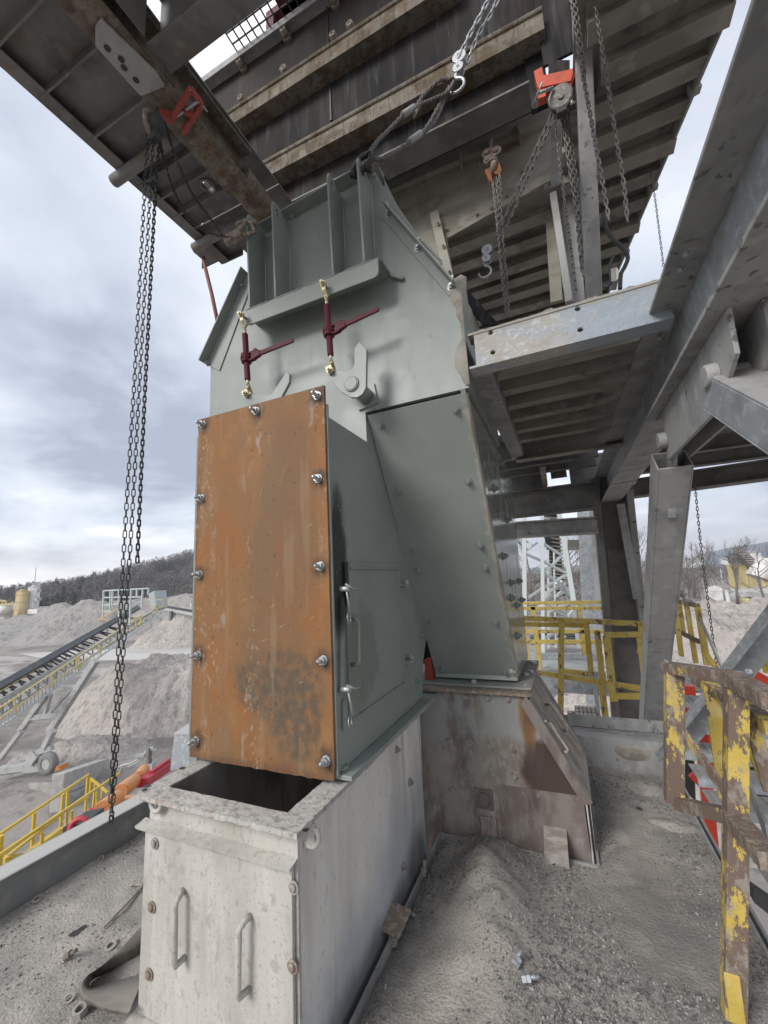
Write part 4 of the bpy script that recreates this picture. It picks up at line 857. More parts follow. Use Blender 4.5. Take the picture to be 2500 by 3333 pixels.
for q in ((650,320),(680,830)):
    c = at(*zD(*q), 0, LXR+.02); b = MB(); b.box((LXR+.006, c.y-.055, c.z-.006), (LXR+.045, c.y+.055, c.z+.006)); b.build('hinge', paint_side, dr, bevel=.001)
    bolt(CX, V((LXR+.030, c.y+.03, c.z+.006)), (0,0,1), 'hex', zinc, .75); bolt(CX, V((LXR+.030, c.y+.03, c.z-.006)), (0,0,-1), 'head', zinc, .75)
for q, q2, q3 in (((265,345),(290,525),(282,545)), ((275,1025),(315,1245),(290,1245))):
    A_, B_ = at(*zD(*q), 0, LXR+.05), at(*zD(*q2), 0, LXR+.045)
    b = MB(); b.tube([A_, A_.lerp(B_, .5), B_], .0045, 6); c3 = at(*zD(*q3), 0, LXR+.045); b.ring(c3, (1,.2,.1), .021, .003, 16, 5)
    b.tube([A_+V((.005,-.015,.02)), A_+V((.02,.02,0)), A_+V((.03,.075,-.005))], .005, 6); b.tube([A_+V((-.03,0,.0)), A_+V((.012,0,0))], .012, 8); b.build('latch_pin', zinc, dr)
for q in ((770,658),(738,968)): bolt(CX, at(*zD(*q), 0, LXR+.002), (1,0,0), 'hex', boltpaint, .9)
# second leg: leaning chute with bolted panels
def lg(px, py): return atp(px, py, (0, 1.965, 2.54), (0, 1.697, 1))
b = MB(); sp_ = [(1.972,2.53),(2.915,.925),(2.905,.895),(3.68,.895),(3.9,2.35),(3.9,2.53)]
b.prism([(-.925, y, z) for y, z in sp_], (.564, 0, 0)); b.build('rear_leg', paint_leg, CX, bevel=.002)
nrm = V((0, -1.697, -1)).normalized(); nrm = -nrm if nrm.y > 0 else nrm
nrm = V((0, -.8615, -.5077))
T0, T1 = V((-.925,1.972,2.53)), V((-.36,1.972,2.53)); U0, U1 = V((-.925,2.913,.93)), V((-.36,2.913,.93))
b = MB(); b.prism([q+nrm*.001 for q in (T0, T1, U1, U0)], nrm*.007); b.build('liner_panel', paint_leg, CX, bevel=.0015)
b = MB(); b.prism([(-.3595,1.99,2.50),(-.3595,2.93,.90),(-.3595,3.67,.90),(-.3595,3.88,2.36),(-.3595,3.88,2.52)], (.005,0,0)); b.build('side_panel', paint_gloss, CX)
b = MB(); b.bar((-.372, 1.962, 2.545), (-.372, 2.905, .935), .024, .010, (0,-.86,-.5)); b.build('edge_bar', paint_leg, CX)
b = MB(); vs = []; fs = []; n_ = 60
for i in range(n_+1):
    t = i/n_; c = V((-.356, 1.975, 2.53)).lerp(V((-.356, 2.915, .925)), t); w_ = .004+.055*max(0, fbm(t*7, 5, 3)+.22)*(.35+1.2*abs(t-.35)); vs += [c+V((-w_,0,0))+nrm*.009, c+V((-w_*.3,0,0))+nrm*(.014+.008*random.random()), c+V((.006, w_*.6, w_*.3))]
for i in range(n_): a = i*3; fs += [(a, a+1, a+4, a+3), (a+1, a+2, a+5, a+4)]
b.add(vs, fs, True); b.build('dust_crust', cream, CX)
for q in [(986,884),(825,917),(862,1058),(1012,1038),(893,1187),(1038,1176),(904,1230),(1049,1224),(931,1342),(1071,1342),(957,1442),(1092,1448)]:
    bolt(CX, lg(q[0]*1.507, q[1]*1.507)+nrm*.008, nrm, 'hex', boltpaint, .95)
for q in [(145,15),(180,150),(230,200),(205,285),(250,320),(228,515),(270,658),(312,650),(270,740),(328,750),(300,780),(302,945),(262,1140)]:
    bolt(CX, at(*zK(*q), 0, -.353), (1,0,0), 'hex', boltpaint, 1.15)
b = MB(); b.box((-.99, 2.80, .868), (-.272, 3.66, .882)); b.build('rear_base_flange', paint_leg, CX, bevel=.002)
for q in [(808,955),(1125,975),(1478,998),(1530,850),(1510,912),(1480,930)]: bolt(CX, at(*zD(*q), 2, .882), (0,0,1), 'head', zinc, 1.3)
for z_, q in ((.866, (1128,1022)), (.866, (1490,1050))): bolt(CX, at(*zD(*q), 2, .862), (0,0,-1), 'head', boltdust, 1.4)
b = MB(); b.box((-1.6, 3.3, .90), (-.90, 3.31, 1.6)); b.build('back_plate', darkweb, CX)
b = MB(); b.box((-.985, 2.86, .885), (-.935, 2.95, 1.02)); b.build('red_inner_bracket', dullred, CX)
# lever arms on their pivot pins
def lever(pts, y, pin, base_rot, name='lever_arm'):
    P_ = [at(*zU(*q), 1, y) for q in pts]; b = MB(); b.prism([V((p.x, y, p.z)) for p in P_], (0, .02, 0)); lv = b.build(name, paint, CX, bevel=.002)
    c = at(*zU(*pin), 1, y); 
    b = MB(); b.cyl((c.x, y+.02, c.z), (c.x, HF-.02, c.z), .045, 20); b.build('pivot_pin', paint, CX)
    b = MB(); b.cyl((c.x, y-.012, c.z), (c.x, y, c.z), .034, 20); b.ring((c.x, y-.003, c.z), (0,1,0), .038, .006, 20, 5); b.build('pin_cap', paint, lv)
    b = MB(); a = base_rot; d1, d2 = V((math.cos(a),0,math.sin(a)))*.062, V((-math.sin(a),0,math.cos(a)))*.062; c2 = V((c.x, HF-.020, c.z))
    b.prism([c2+d1+d2, c2-d1+d2, c2-d1-d2, c2+d1-d2], (0, .014, 0)); b.build('pivot_pad', paint, CX, bevel=.001)
    return c
lever([(782,1212),(785,1178),(800,1170),(885,1172),(905,1163),(917,1140),(918,1050),(945,1014),(984,1058),(980,1262),(962,1298),(935,1316),(898,1316),(850,1288)], 1.775, (905,1245), .15)
lever([(322,1318),(345,1298),(452,1302),(470,1300),(552,1176),(568,1190),(566,1235),(515,1330),(505,1380),(450,1440),(400,1440)], 1.775, (455,1385), .1)

# ---- ratchet load binders
def binder(top, bot, tip, y, label):
    A_, B_, T_ = [at(*zU(*q), 1, y) for q in (top, bot, tip)]; t = thing('load_binder', label, 'load binder', B_, 'ratchet load binders on the chute face')
    d = (A_-B_); Lh = d.length; dn_ = d.normalized(); y_ = V((0,1,0)); s_ = dn_.cross(y_).normalized()
    p0, p1 = B_+dn_*Lh*.19, A_-dn_*Lh*.225
    for a, c in ((p0, p0.lerp(p1, .42)), (p1, p0.lerp(p1, .50))):
        b = MB(); b.cyl(a, c, .0185, 8, smooth=False); b.build('barrel', maroon, t, bevel=.002)
    mid = p0.lerp(p1, .46); b = MB(); b.cyl(mid-dn_*.028, mid+dn_*.028, .031, 16)
    for k in range(12):
        a = k*math.pi/6; r_ = (s_*math.cos(a)+y_*math.sin(a))*.031; b.bar(mid+r_-dn_*.012, mid+r_+dn_*.012, .008, .008, r_)
    b.build('ratchet_gear', maroon, t, bevel=.001)
    hd = (T_-mid).normalized(); hl = (T_-mid).length
    b = MB(); pr = hd.cross(y_).normalized()
    for q in (1, -1): b.bar(mid+pr*q*.024-hd*.03, mid+pr*q*.024+hd*.07, .026, .012, pr)
    b.bar(mid+hd*.045, mid+hd*.11, .026, .06, pr, .022, .034); b.build('ratchet_yoke', maroon, t, bevel=.003)
    b = MB(); b.bar(mid+hd*.10, T_-hd*.01, .014, .030, pr, .012, .026); b.cyl(T_-hd*.01-y_*.006, T_-hd*.01+y_*.006, .0135, 12); b.build('handle', maroon, t, bevel=.003)
    b = MB(); b.cyl(mid+hd*.075+pr*.03-y_*.01, mid+hd*.075+pr*.03+y_*.01, .012, 8); b.build('pawl', maroon, t)
    for e_, ee, sg in ((A_, p1, 1), (B_, p0, -1)):
        ax_ = (e_-ee).normalized(); L2 = (e_-ee).length
        b = MB(); b.cyl(ee-ax_*.02, ee+ax_*L2*.42, .0095, 8); b.build('threaded_rod', gold, t)
        b = MB(); k0 = ee+ax_*L2*.36
        for q in (1, -1):
            pts = [k0, k0+ax_*.016+y_*q*.008, k0+ax_*.036+y_*q*.021, e_-ax_*.012+y_*q*.021]
            for u0, u1 in zip(pts, pts[1:]): b.bar(u0, u1, .026, .009, y_)
            b.cyl(e_+y_*q*.0165, e_+y_*q*.0255, .021, 14)
        b.build('clevis', gold, t, bevel=.002)
        b = MB(); b.cyl(e_-y_*.052, e_+y_*.036, .0085, 8); b.cyl(e_-y_*.040, e_-y_*.027, .0155, 6, smooth=False); b.cyl(e_-y_*.0275, e_-y_*.0255, .018, 12); b.build('clevis_bolt', gold, t)
    return t
binder((762,717), (797,1180), (1050,838), 1.782, 'right maroon ratchet load binder, hooked to the lever fully in view')
binder((322,882), (347,1305), (588,1008), 1.782, 'left maroon ratchet load binder, its lower clevis just above the rusty plate')

# ================================================================== LOWER BOX CHUTE
BX = thing('box_chute', 'dusty pale steel box chute with open flanged top and two handles', 'chute', (-1.3, 1.6, 0))
bx0, bx1, by0, by1 = -1.665, -.933, 1.268, 2.53
b = MB(); b.box((bx0, by0, -.25), (bx1, by0+.012, .775)); b.box((bx0, by0+.012, -.25), (bx0+.012, by1, .775)); b.box((bx0+.012, by1-.012, -.25), (bx1, by1, .775)); b.build('shell', pale, BX)
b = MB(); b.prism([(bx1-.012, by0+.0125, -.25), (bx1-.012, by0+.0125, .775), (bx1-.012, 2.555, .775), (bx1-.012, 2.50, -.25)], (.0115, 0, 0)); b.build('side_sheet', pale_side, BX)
b = MB(); b.box((bx0+.055, by0+.045, .2), (bx0+.06, by1-.02, .79)); b.box((bx1-.075, by0+.045, .2), (bx1-.07, by1-.02, .79)); b.box((bx0+.06, by0+.04, .2), (bx1-.075, by0+.045, .79)); b.build('inner_lining', inside, BX)
# rim flange, ragged with flaking
rx0, rx1, ry0, ry1 = -1.70, -.895, 1.215, 2.87
ix0, ix1, iy0_ = -1.607, -1.003, 1.303
b = MB()
def ragged(x0, x1, y0, y1, z0, z1, ax, n):
    vs = []; fs = []
    for i in range(n*2+1):
        t = i/(n*2); e = .006*fbm(t*n*.6, x0*9, y0)+.002*random.random(); g_ = .004*fbm(t*n*.5, 5, y1); h = .002*random.random()
        if ax == 0: x = x0+(x1-x0)*t; q4 = [(x, y0-e, z0), (x, y0-e*.7, z1-.002+h), (x, (y0+y1)/2, z1+.001*random.random()), (x, y1+g_, z1-.001+h*.4), (x, y1+g_, z0)]
        else: y = y0+(y1-y0)*t; q4 = [(x0-e, y, z0), (x0-e*.7, y, z1-.002+h), ((x0+x1)/2, y, z1+.001*random.random()), (x1+g_, y, z1-.001+h*.4), (x1+g_, y, z0)]
        vs += q4
    for i in range(n*2):
        a = i*5
        for k in range(5): fs.append((a+k, a+5+k, a+5+(k+1) % 5, a+(k+1) % 5))
    fs += [(0,1,2,3,4), tuple(n*10+k for k in (4,3,2,1,0))]
    b.add(vs, fs, False)
ragged(rx0, rx1, ry0, iy0_, .778, .796, 0, 30); ragged(rx0, ix0, iy0_+.006, ry1, .779, .7965, 1, 30); ragged(ix1, rx1, iy0_+.006, ry1, .779, .7965, 1, 30)
rim = b.build('rim_flange', flaky, BX)
for q in (zG(1135,492), zG(1405,355)): c = at(*q, 2, .7985); b = MB(); b.cyl(c, c+V((0,0,.0008)), .013, 12); b.build('bolt_hole', chain_dark, rim)
c = at(*zT(1560,1035), 2, .8)
for q in ((995,2702),(470,2570)): c = at(*q, 2, .7985); b = MB(); b.cyl(c, c+V((0,0,.0008)), .011, 12); b.build('bolt_hole', chain_dark, rim)
# lugs under the rim corners
for q, ax in ((zG(1205,605), 1), ):
    c = at(*q, 1, by0-.02); b = MB(); b.ring((c.x, c.y, c.z-.01), (0,1,0), .03, .010, 14, 6); b.build('corner_lug', pale, BX)
for yy in (1.30, 2.80):
    b = MB(); b.prism([(bx1+.002, yy, .778), (bx1+.002, yy+.012, .778), (bx1+.002, yy+.012, .70), (bx1+.002, yy, .70)], (.045,0,0)); b.ring((bx1+.03, yy+.006, .735), (0,1,0), .030, .010, 14, 6); b.build('corner_lug', pale, BX)
# front door panel with lipped top and bottom edges
pz1, pz0 = .676, .030
b = MB(); b.box((bx0+.0, by0-.018, pz0), (bx1-.012, by0-.002, pz1-.012)); pn = b.build('front_panel', pale, BX, bevel=.003)
def lip(z, name):
    b = MB(); vs = []; n_ = 28
    for i in range(n_+1):
        x = bx0-.022+(bx1+.010-bx0+.012)*i/n_; wv = .006*fbm(i*.35, z*9, 1); up_ = .020+.012*max(0, fbm(i*.3, z, 7)+.3)
        vs += [(x, by0-.046+wv, z-.008), (x, by0-.048+wv, z+.001), (x, by0-.024+wv, z+.005), (x, by0-.001, z+.002+up_*.3)]
    fs = []
    for i in range(n_):
        a = i*4
        for k in range(3): fs.append((a+k, a+4+k, a+5+k, a+k+1))
        fs.append((a, a+3, a+7, a+4))
    fs += [(0,1,2,3), (n_*4+3, n_*4+2, n_*4+1, n_*4)]
    b.add(vs, fs, False); return b.build(name, pale, pn)
lip(pz1, 'top_lip'); lip(pz0-.01, 'bottom_lip')
for pts in ([(1410,470),(1385,515),(1360,560),(1350,600),(1345,1035),(1355,1055),(1425,985)],):
    P_ = [at(*zL(*q), 1, by0-.02-yy) for q, yy in zip(pts, (0,.028,.036,.04,.04,.036,0))]
    b = MB(); b.tube(P_, .0105, 10); b.build('handle', pale, pn)
zX = zf(0, 2400, .60277)
P_ = [at(*zX(*q), 1, by0-.02-yy) for q, yy in zip([(1350,965),(1315,1000),(1290,1045),(1285,1390),(1292,1405),(1345,1360)], (0,.03,.04,.04,.036,0))]
b = MB(); b.tube(P_, .0105, 10); b.build('handle', pale, pn)
for q in ((838,572),(822,915),(808,1278),(1588,808),(1582,1235)):
    bolt(pn, at(*zX(*q), 1, by0-.019), (0,-1,0), 'dome', boltdust if q[1] < 850 else boltrust, .85)
for q in (zD(690,1645), (1332,2548), (1310, 2820), (1290, 2440)): bolt(BX, at(*q, 0, bx1), (1,0,0), 'hex', boltdust, .8)
# wedge cleat between box and deck
t = thing('deck_cleat', 'bent rusty steel cleat bridging the gap between box and deck', 'cleat', at(1280, 2990, 2, .03))
c = at(1285, 3000, 2, .05); b = MB(); b.prism([c+V((-.06,-.055,-.01)), c+V((.05,-.075,-.005)), c+V((.065,.05,.02)), c+V((-.055,.075,.015))], (0,0,.012)); b.box(c+V((-.07,-.055,-.09)), c+V((-.058,.075,.012))); b.build('folded_plate', boltrust, t, bevel=.003)

# ================================================================== RUST-STAINED CHUTE BASE WITH HATCH
RB = thing('chute_base', 'rust-stained steel chute base with rows of bolts under the second leg', 'chute', (-.5, 2.9, 0))
ry = 2.765
b = MB(); fo = [(-1.45,-.35),(-1.45,.845),(-.33,.845),(-.29,.79),(-.058,.34),(-.048,-.35)]
b.prism([(x, ry, z) for x, z in fo], (0, .9, 0)); b.build('shell', rustbase, RB, bevel=.002)
b = MB(); b.box((-.98, ry-.035, .845), (-.275, 3.64, .865)); b.build('top_flange', boltrust, RB, bevel=.003)
b = MB(); P_ = [at(*zB(*q), 1, ry-.008) for q in ((758,958),(1225,1030),(1418,1050))]
b.prism([V((P_[0].x, ry-.008, P_[0].z)), V((P_[2].x, ry-.008, P_[2].z)), V((P_[2].x+.012, ry-.008, -.3)), V((P_[0].x+.0, ry-.008, -.3))], (0, .007, 0)); b.build('patch_plate', rustbase2, RB, bevel=.002)
for q in [(360,263),(510,275),(682,285),(838,293),(388,617),(540,632),(710,655),(875,675),(728,858),(893,885),(562,935),(412,985)]:
    bolt(RB, at(*zB(*q), 1, ry), (0,-1,0), 'hex', boltdust, 1.0)
c = at(*zB(655,1060), 1, ry); b = MB(); b.box((c.x-.055, ry-.010, c.z-.06), (c.x+.055, ry-.0005, c.z+.055)); b.ring((c.x, ry-.012, c.z), (0,1,0), .042, .007, 20, 6); b.cyl((c.x, ry-.02, c.z), (c.x, ry-.01, c.z), .034, 18); b.build('round_port', rustbase2, RB)
c = at(*zB(700,1270), 1, ry-.01); b = MB(); b.box((c.x-.055, ry-.02, -.2), (c.x+.04, ry-.0085, c.z+.045)); b.build('patch_plate', rustbase, RB, bevel=.002)
c0, c1 = at(*zB(1110,1275), 1, ry-.02), at(*zB(1250,1480), 1, ry-.10)
b = MB(); b.prism([V((c0.x, ry-.009, c0.z)), V((c0.x+.125, ry-.009, c0.z)), V((c0.x+.125, ry-.13, c0.z-.085)), V((c0.x, ry-.13, c0.z-.085))], (0,.004,-.014)); b.prism([V((c0.x, ry-.13, c0.z-.088)), V((c0.x+.125, ry-.13, c0.z-.088)), V((c0.x+.125, ry-.13, c0.z-.15)), V((c0.x+.05, ry-.13, c0.z-.12)), V((c0.x, ry-.13, c0.z-.15))], (0,.01,0)); b.build('drip_cleat', hatchm, RB, bevel=.002)
hn = V((.88, 0, .47)); h0 = V((-.315, 0, .795)); h1 = V((-.03, 0, .30))
hdir = (h1-h0).normalized(); hn = V((-hdir.z, 0, hdir.x)); hn = hn if hn.x > 0 else -hn
b = MB(); ys0, ys1 = ry-.035, 3.42
q0, q1 = h0+hn*.012, h1+hn*.012
b.prism([V((q0.x, ys0, q0.z)), V((q1.x, ys0, q1.z)), V((q1.x, ys1, q1.z)), V((q0.x, ys1, q0.z))], hn*.018); hb = b.build('hatch', hatchm, RB, bevel=.003, label='weathered hatch door with two grab handles')
b = MB(); b.prism([V((q0.x, ys0-.004, q0.z+.05)), V((q0.x+.03, ys0-.004, q0.z+.02)), V((q1.x+.02, ys0-.004, q1.z)), V((q1.x-.03, ys0-.004, q1.z-.02)), V((q0.x-.03, ys0-.004, q0.z))], (0, .004, 0)); b.build('hatch_edge', rustbase2, hb)
HP = h0+hn*.03
for pts in ([(1115,482),(1130,470),(1162,478),(1300,680),(1292,700),(1262,712)], [(1140,340),(1160,332),(1188,350),(1305,512),(1300,528),(1272,542)]):
    P_ = [atp(*zB(*q), (HP.x+hn.x*oo, 0, HP.z+hn.z*oo), hn) for q, oo in zip(pts, (0,.04,.05,.05,.04,0))]
    b = MB(); b.tube(P_, .009, 8); b.build('grab_handle', boltdust, hb)
b = MB(); b.box((-.03, 2.78, -.5), (-.022, 3.6, .26)); b.build('shield_plate', chain_dark, RB)

# ================================================================== CHAINS, HOISTS, SLING
def link_mesh(pitch, r, mat_, key):
    L_ = pitch/2+r*.9; W_ = pitch*.22; n = 14; b = MB(); pts = []
    for i in range(n):
        a = 2*math.pi*i/n; ca, sa = math.cos(a), math.sin(a)
        pts.append(V((sa*W_, 0, (L_-W_)*(1 if ca > 0 else -1)*min(1, abs(ca)*4)+W_*ca)))
    b.tube(pts, r, 5, closed=True); return shared_mesh('link_'+key, b, mat_)
def along(pts, step):
    pts = [V(p) for p in pts]; out_ = []; acc = 0; need = 0
    for a, c in zip(pts, pts[1:]):
        d = c-a; ln = d.length
        if ln < 1e-6: continue
        while need <= acc+ln+1e-9:
            out_.append((a+d*((need-acc)/ln), d/ln)); need += step
        acc += ln
    return out_
def sag(a, c, drop, n=14):
    a, c = V(a), V(c); return [a.lerp(c, i/n)+V((0,0,-drop*4*(i/n)*(1-i/n))) for i in range(n+1)]
def curve(pts, n=5):
    pts = [V(p) for p in pts]; o_ = []
    for i in range(len(pts)-1):
        p0, p1, p2, p3 = pts[max(i-1, 0)], pts[i], pts[i+1], pts[min(i+2, len(pts)-1)]
        for k in range(n):
            t = k/n; o_.append(.5*((2*p1)+(p2-p0)*t+(2*p0-5*p1+4*p2-p3)*t*t+(3*p1-p0-3*p2+p3)*t**3))
    return o_+[pts[-1]]
def chain(label, strands, pitch, r, mat_, key, group=None, single=True, name='hanging_chain'):
    t = thing(name, label, 'chain', strands[0][0], group)
    if single:
        me = link_mesh(pitch, r, mat_, key); k = 0
        for s_ in strands:
            for p, d in along(s_, pitch):
                q = d.to_track_quat('Z', 'Y').to_matrix().to_4x4(); place('link', me, t, Matrix.Translation(p) @ q @ Matrix.Rotation(math.pi/2*(k % 2)+.35, 4, 'Z')); k += 1
    else:
        b = MB(); k = 0
        for s_ in strands:
            for p, d in along(s_, pitch):
                sd_, u_ = perp(d)
                if k % 2: sd_, u_ = u_, sd_
                W_ = pitch*.36; L_ = pitch*.5+r*.8
                pts = [p+d*L_*a+sd_*W_*c for a, c in ((-1,-.5),(-1,.5),(-.4,1),(.4,1),(1,.5),(1,-.5),(.4,-1),(-.4,-1))]
                b.tube(pts, r, 4, closed=True); k += 1
        b.build('links', mat_, t, kind='stuff')
    return t
HY1 = 1.27
hb_ = at(500, 415, 1, HY1)
# left hand-chain loop, one load chain, and the slack pair to the lug shackle
g = 'chains of the left hoist'
pa, pb, pc = at(482, 445, 1, HY1), at(358, 2655, 1, HY1), at(505, 445, 1, HY1)
pd = at(373, 2650, 1, HY1)
mid = [(482,445),(470,640),(438,1230),(405,1760),(358,2655)]
s1 = curve([at(*q, 1, HY1) for q in mid[:-1]+[(360,2620)]]); s2 = curve([at(*q, 1, HY1) for q in [(500,450),(488,640),(455,1230),(425,1760),(368,2600),(362,2628)]])
chain('long dark hand chain loop hanging from the left hoist almost to the edge tube', [s1, s2], .034, .0026, chain_dark, 'hand', g)
chain('single dark load chain from the left hoist ending in the open sky', [curve([at(*q, 1, HY1+.06) for q in [(520,460),(505,640),(474,1230),(447,1830)]])], .030, .0040, chain_dark, 'load', g)
LG = V((LX[0]-.03, 1.80, 3.975))
c0 = at(757, 775, 1, 1.72)
sA = curve([at(522,470,1,HY1+.08), at(545,560,1,1.36), at(575,640,1,1.46), at(620,720,1,1.58), at(690,760,1,1.68), c0])
sB = curve([at(537,400,1,HY1+.08), at(568,500,1,1.36), at(620,620,1,1.48), at(680,705,1,1.62), at(725,765,1,1.7)])
chain('slack pair of dark chains swinging from the left hoist to the first lifting lug', [sA, sB], .028, .0038, chain_dark, 'slack', g)
def hoist(name, label, pos, body_mat, wheel_mat, axis, s=1.0, tilt=0):
    t = thing(name, label, 'hoist', pos); p = V(pos); a = V(axis).normalized(); b = MB()
    b.cyl(p-a*.055*s, p+a*.02*s, .085*s, 18); b.build('gear_case', body_mat, t, bevel=.004)
    b = MB(); b.cyl(p+a*.022*s, p+a*.06*s, .092*s, 22); b.ring(p+a*.041*s, a, .095*s, .016*s, 22, 6); b.build('hand_wheel', wheel_mat, t)
    b = MB(); b.cyl(p+a*.06*s, p+a*.072*s, .03*s, 10); b.build('hub_cap', boltdust, t)
    b = MB(); b.box(p+V((-.05*s,-.03*s,-.15*s)), p+V((.04*s,.035*s,-.06*s))); b.build('chain_guide', body_mat, t, bevel=.006)
    b = MB(); b.tube([p+V((0,0,.08*s)), p+V((0,0,.15*s)), p+V((.02*s,0,.18*s))], .014*s, 8); b.build('top_hook', chain_dark, t); return t
HP1 = at(507, 408, 1, HY1)
hoist('chain_hoist', 'dusty black chain hoist hung from the tan cross beam', HP1, black, boltrust, (-.9,-.35,0), .66)
b = MB(); c = HP1+V((.085, .05, -.06)); b.cyl(c-V((0,.03,0)), c+V((0,.03,0)), .035, 12)
t = thing('beam_clamp', 'red beam clamp gripping the tan cross beam over the left hoist', 'beam clamp', at(520, 330, 2, 4.46))
def clamp(t, pts_list, mat_, pin):
    for k, (a, c, w_, h_) in enumerate(pts_list):
        b = MB(); b.bar(a, c, w_, h_); b.build('jaw' if k < 2 else 'cross_arm', mat_, t, bevel=.004)
    b = MB(); b.cyl(pin[0], pin[1], .009, 8); d = (pin[1]-pin[0]).normalized(); s_, u_ = perp(d); b.cyl(pin[1]-s_*.06, pin[1]+s_*.06, .006, 6); b.build('screw', zinc, t)
zc2 = 4.46
A1, A2, A3, A4, A5 = [at(*zT(*q), 2, zc2-.02) for q in ((850,615),(930,640),(1030,480),(1090,560),(990,710))]
clamp(t, [(A1, A2, .035, .06), (A4, A5, .025, .05), (A2, A3, .022, .045), (at(*zT(990,600),2,zc2-.03), at(*zT(1050,620),2,zc2-.03), .02, .035), (A3, A4, .02, .035)], dullred, (A2, at(*zT(1075,545), 2, zc2-.03)))
# right hoist by the square post
HY2 = 2.42
HP2 = at(1825, 328, 1, HY2)
hoist('chain_hoist', 'chain hoist with round grey cover beside the square post', HP2, black, chain_grey, (-.05,-1,-.25), .68)
t = thing('beam_clamp', 'orange beam clamp above the round-covered hoist', 'beam clamp', at(1800, 270, 1, HY2))
def y2(px, py, y=HY2): return at(px, py, 1, y)
clamp(t, [(y2(1755,285), y2(1865,262), .07, .085), (y2(1765,300), y2(1765,330), .05, .05), (y2(1845,300), y2(1868,235), .05, .045), (y2(1752,240), y2(1765,300), .06, .05)], orange, (y2(1800,285,HY2-.06), y2(1750,305,HY2-.12)))
b = MB(); P_ = [y2(1785,195,2.5), y2(1855,195,2.5), y2(1855,255,2.5), y2(1785,255,2.5)]; b.prism(P_, (0,.05,0)); b.build('hanger_block', darkweb, fw)
g = 'chains around the square post'
zc3 = lambda q, y: at(*zR(*q), 1, y)
chain('thick bundle of chain falling between the flanged post and the square post', [
    curve([zc3(q, 2.5) for q in ((545,620),(565,760),(590,920),(625,1150),(650,1400),(665,1500))]), curve([zc3(q, 2.52) for q in ((560,620),(580,760),(605,930),(640,1180),(657,1470))]), curve([zc3(q, 2.56) for q in ((575,600),(600,800),(622,960),(640,1100))])], .034, .0050, chain_grey, 'b1', g)
chain('single fine chain hanging left of the thick bundle', [curve([zc3(q, 2.48) for q in ((508,630),(530,840),(565,1120),(600,1380),(625,1590))])], .028, .0036, chain_grey, 'b2', g)
chain('pair of chains running from the round-covered hoist down left to the hook', [curve([zc3(q, 2.44) for q in ((482,640),(370,880),(250,1150),(150,1370))]), curve([zc3(q, 2.42) for q in ((500,640),(395,880),(280,1150),(178,1350))])], .034, .0046, chain_grey, 'b3', g)
chain('doubled chain hanging down the face of the square post', [curve([zc3(q, 2.0) for q in ((590,-30),(615,100),(650,350),(690,570),(740,850),(775,1040),(800,1190))]), curve([zc3(q, 2.02) for q in ((608,-30),(632,110),(660,330),(672,440))])], .029, .0044, chain_grey, 'b4', g)
chain('chain hanging in the open right of the square post', [curve([zc3(q, 2.05) for q in ((720,-40),(745,150),(790,430),(840,760),(880,1000),(900,1200))])], .029, .0046, chain_grey, 'b5', g)
chain('hand chain crossing the sky gap beside the big beam', [curve([zc3(q, 3.2) for q in ((1020,905),(1050,1080),(1095,1440))])], .022, .0022, chain_grey, 'b6', None)
chain('hand chain hanging from the back beam in front of the ridge', [curve([at(*q, 1, 5.4) for q in ((2262,1575),(2283,1790),(2305,1960),(2325,2110),(2335,2180))])], .040, .0042, chain_grey, 'b7', None)
# orange chain block by the hopper
OB = at(1606, 545, 1, 2.75)
t = thing('chain_block', 'small rusty orange chain block hanging against the cream hopper', 'hoist', OB)
def ob(q, y=2.75): return at(*zC(*q), 1, y)
b = MB(); b.prism([ob((490,10)), ob((545,-30)), ob((560,60)), ob((540,118)), ob((520,80))], (0,.06,0)); b.build('side_cover', blockor, t, bevel=.004)
b = MB(); b.prism([ob((575,-50),2.73), ob((625,-60),2.73), ob((645,10),2.73), ob((628,45),2.73), ob((580,40),2.73)], (0,.06,0)); b.build('side_cover', blockor, t, bevel=.004)
b = MB(); b.cyl(ob((555,0)), ob((600,-10)), .05, 12); b.cyl(at(1597,490,1,2.78), at(1603,540,1,2.76), .028, 8, r2=.05); b.build('gear_case', boltrust, t)
b = MB(); b.tube([at(1598,455,1,2.8), at(1597,480,1,2.79), at(1606,500,1,2.78)], .014, 6); b.build('top_hook', boltrust, t)
for q in ((1585,500),(1615,492),(1590,520)): bolt(t, at(*q, 1, 2.74), (0,-1,0), 'dome', boltrust, 1.6)
chain('dense bundle of rusty chain under the orange block', [curve([ob(q, 2.7) for q in ((560,110),(585,300),(610,560),(640,900),(685,1330))]), curve([ob(q, 2.72) for q in ((600,90),(612,400),(625,640),(660,960),(700,1320))]), curve([ob(q, 2.74) for q in ((625,50),(640,400),(660,700),(690,1000),(712,1330))])], .028, .0042, chain_grey, 'b8', g)
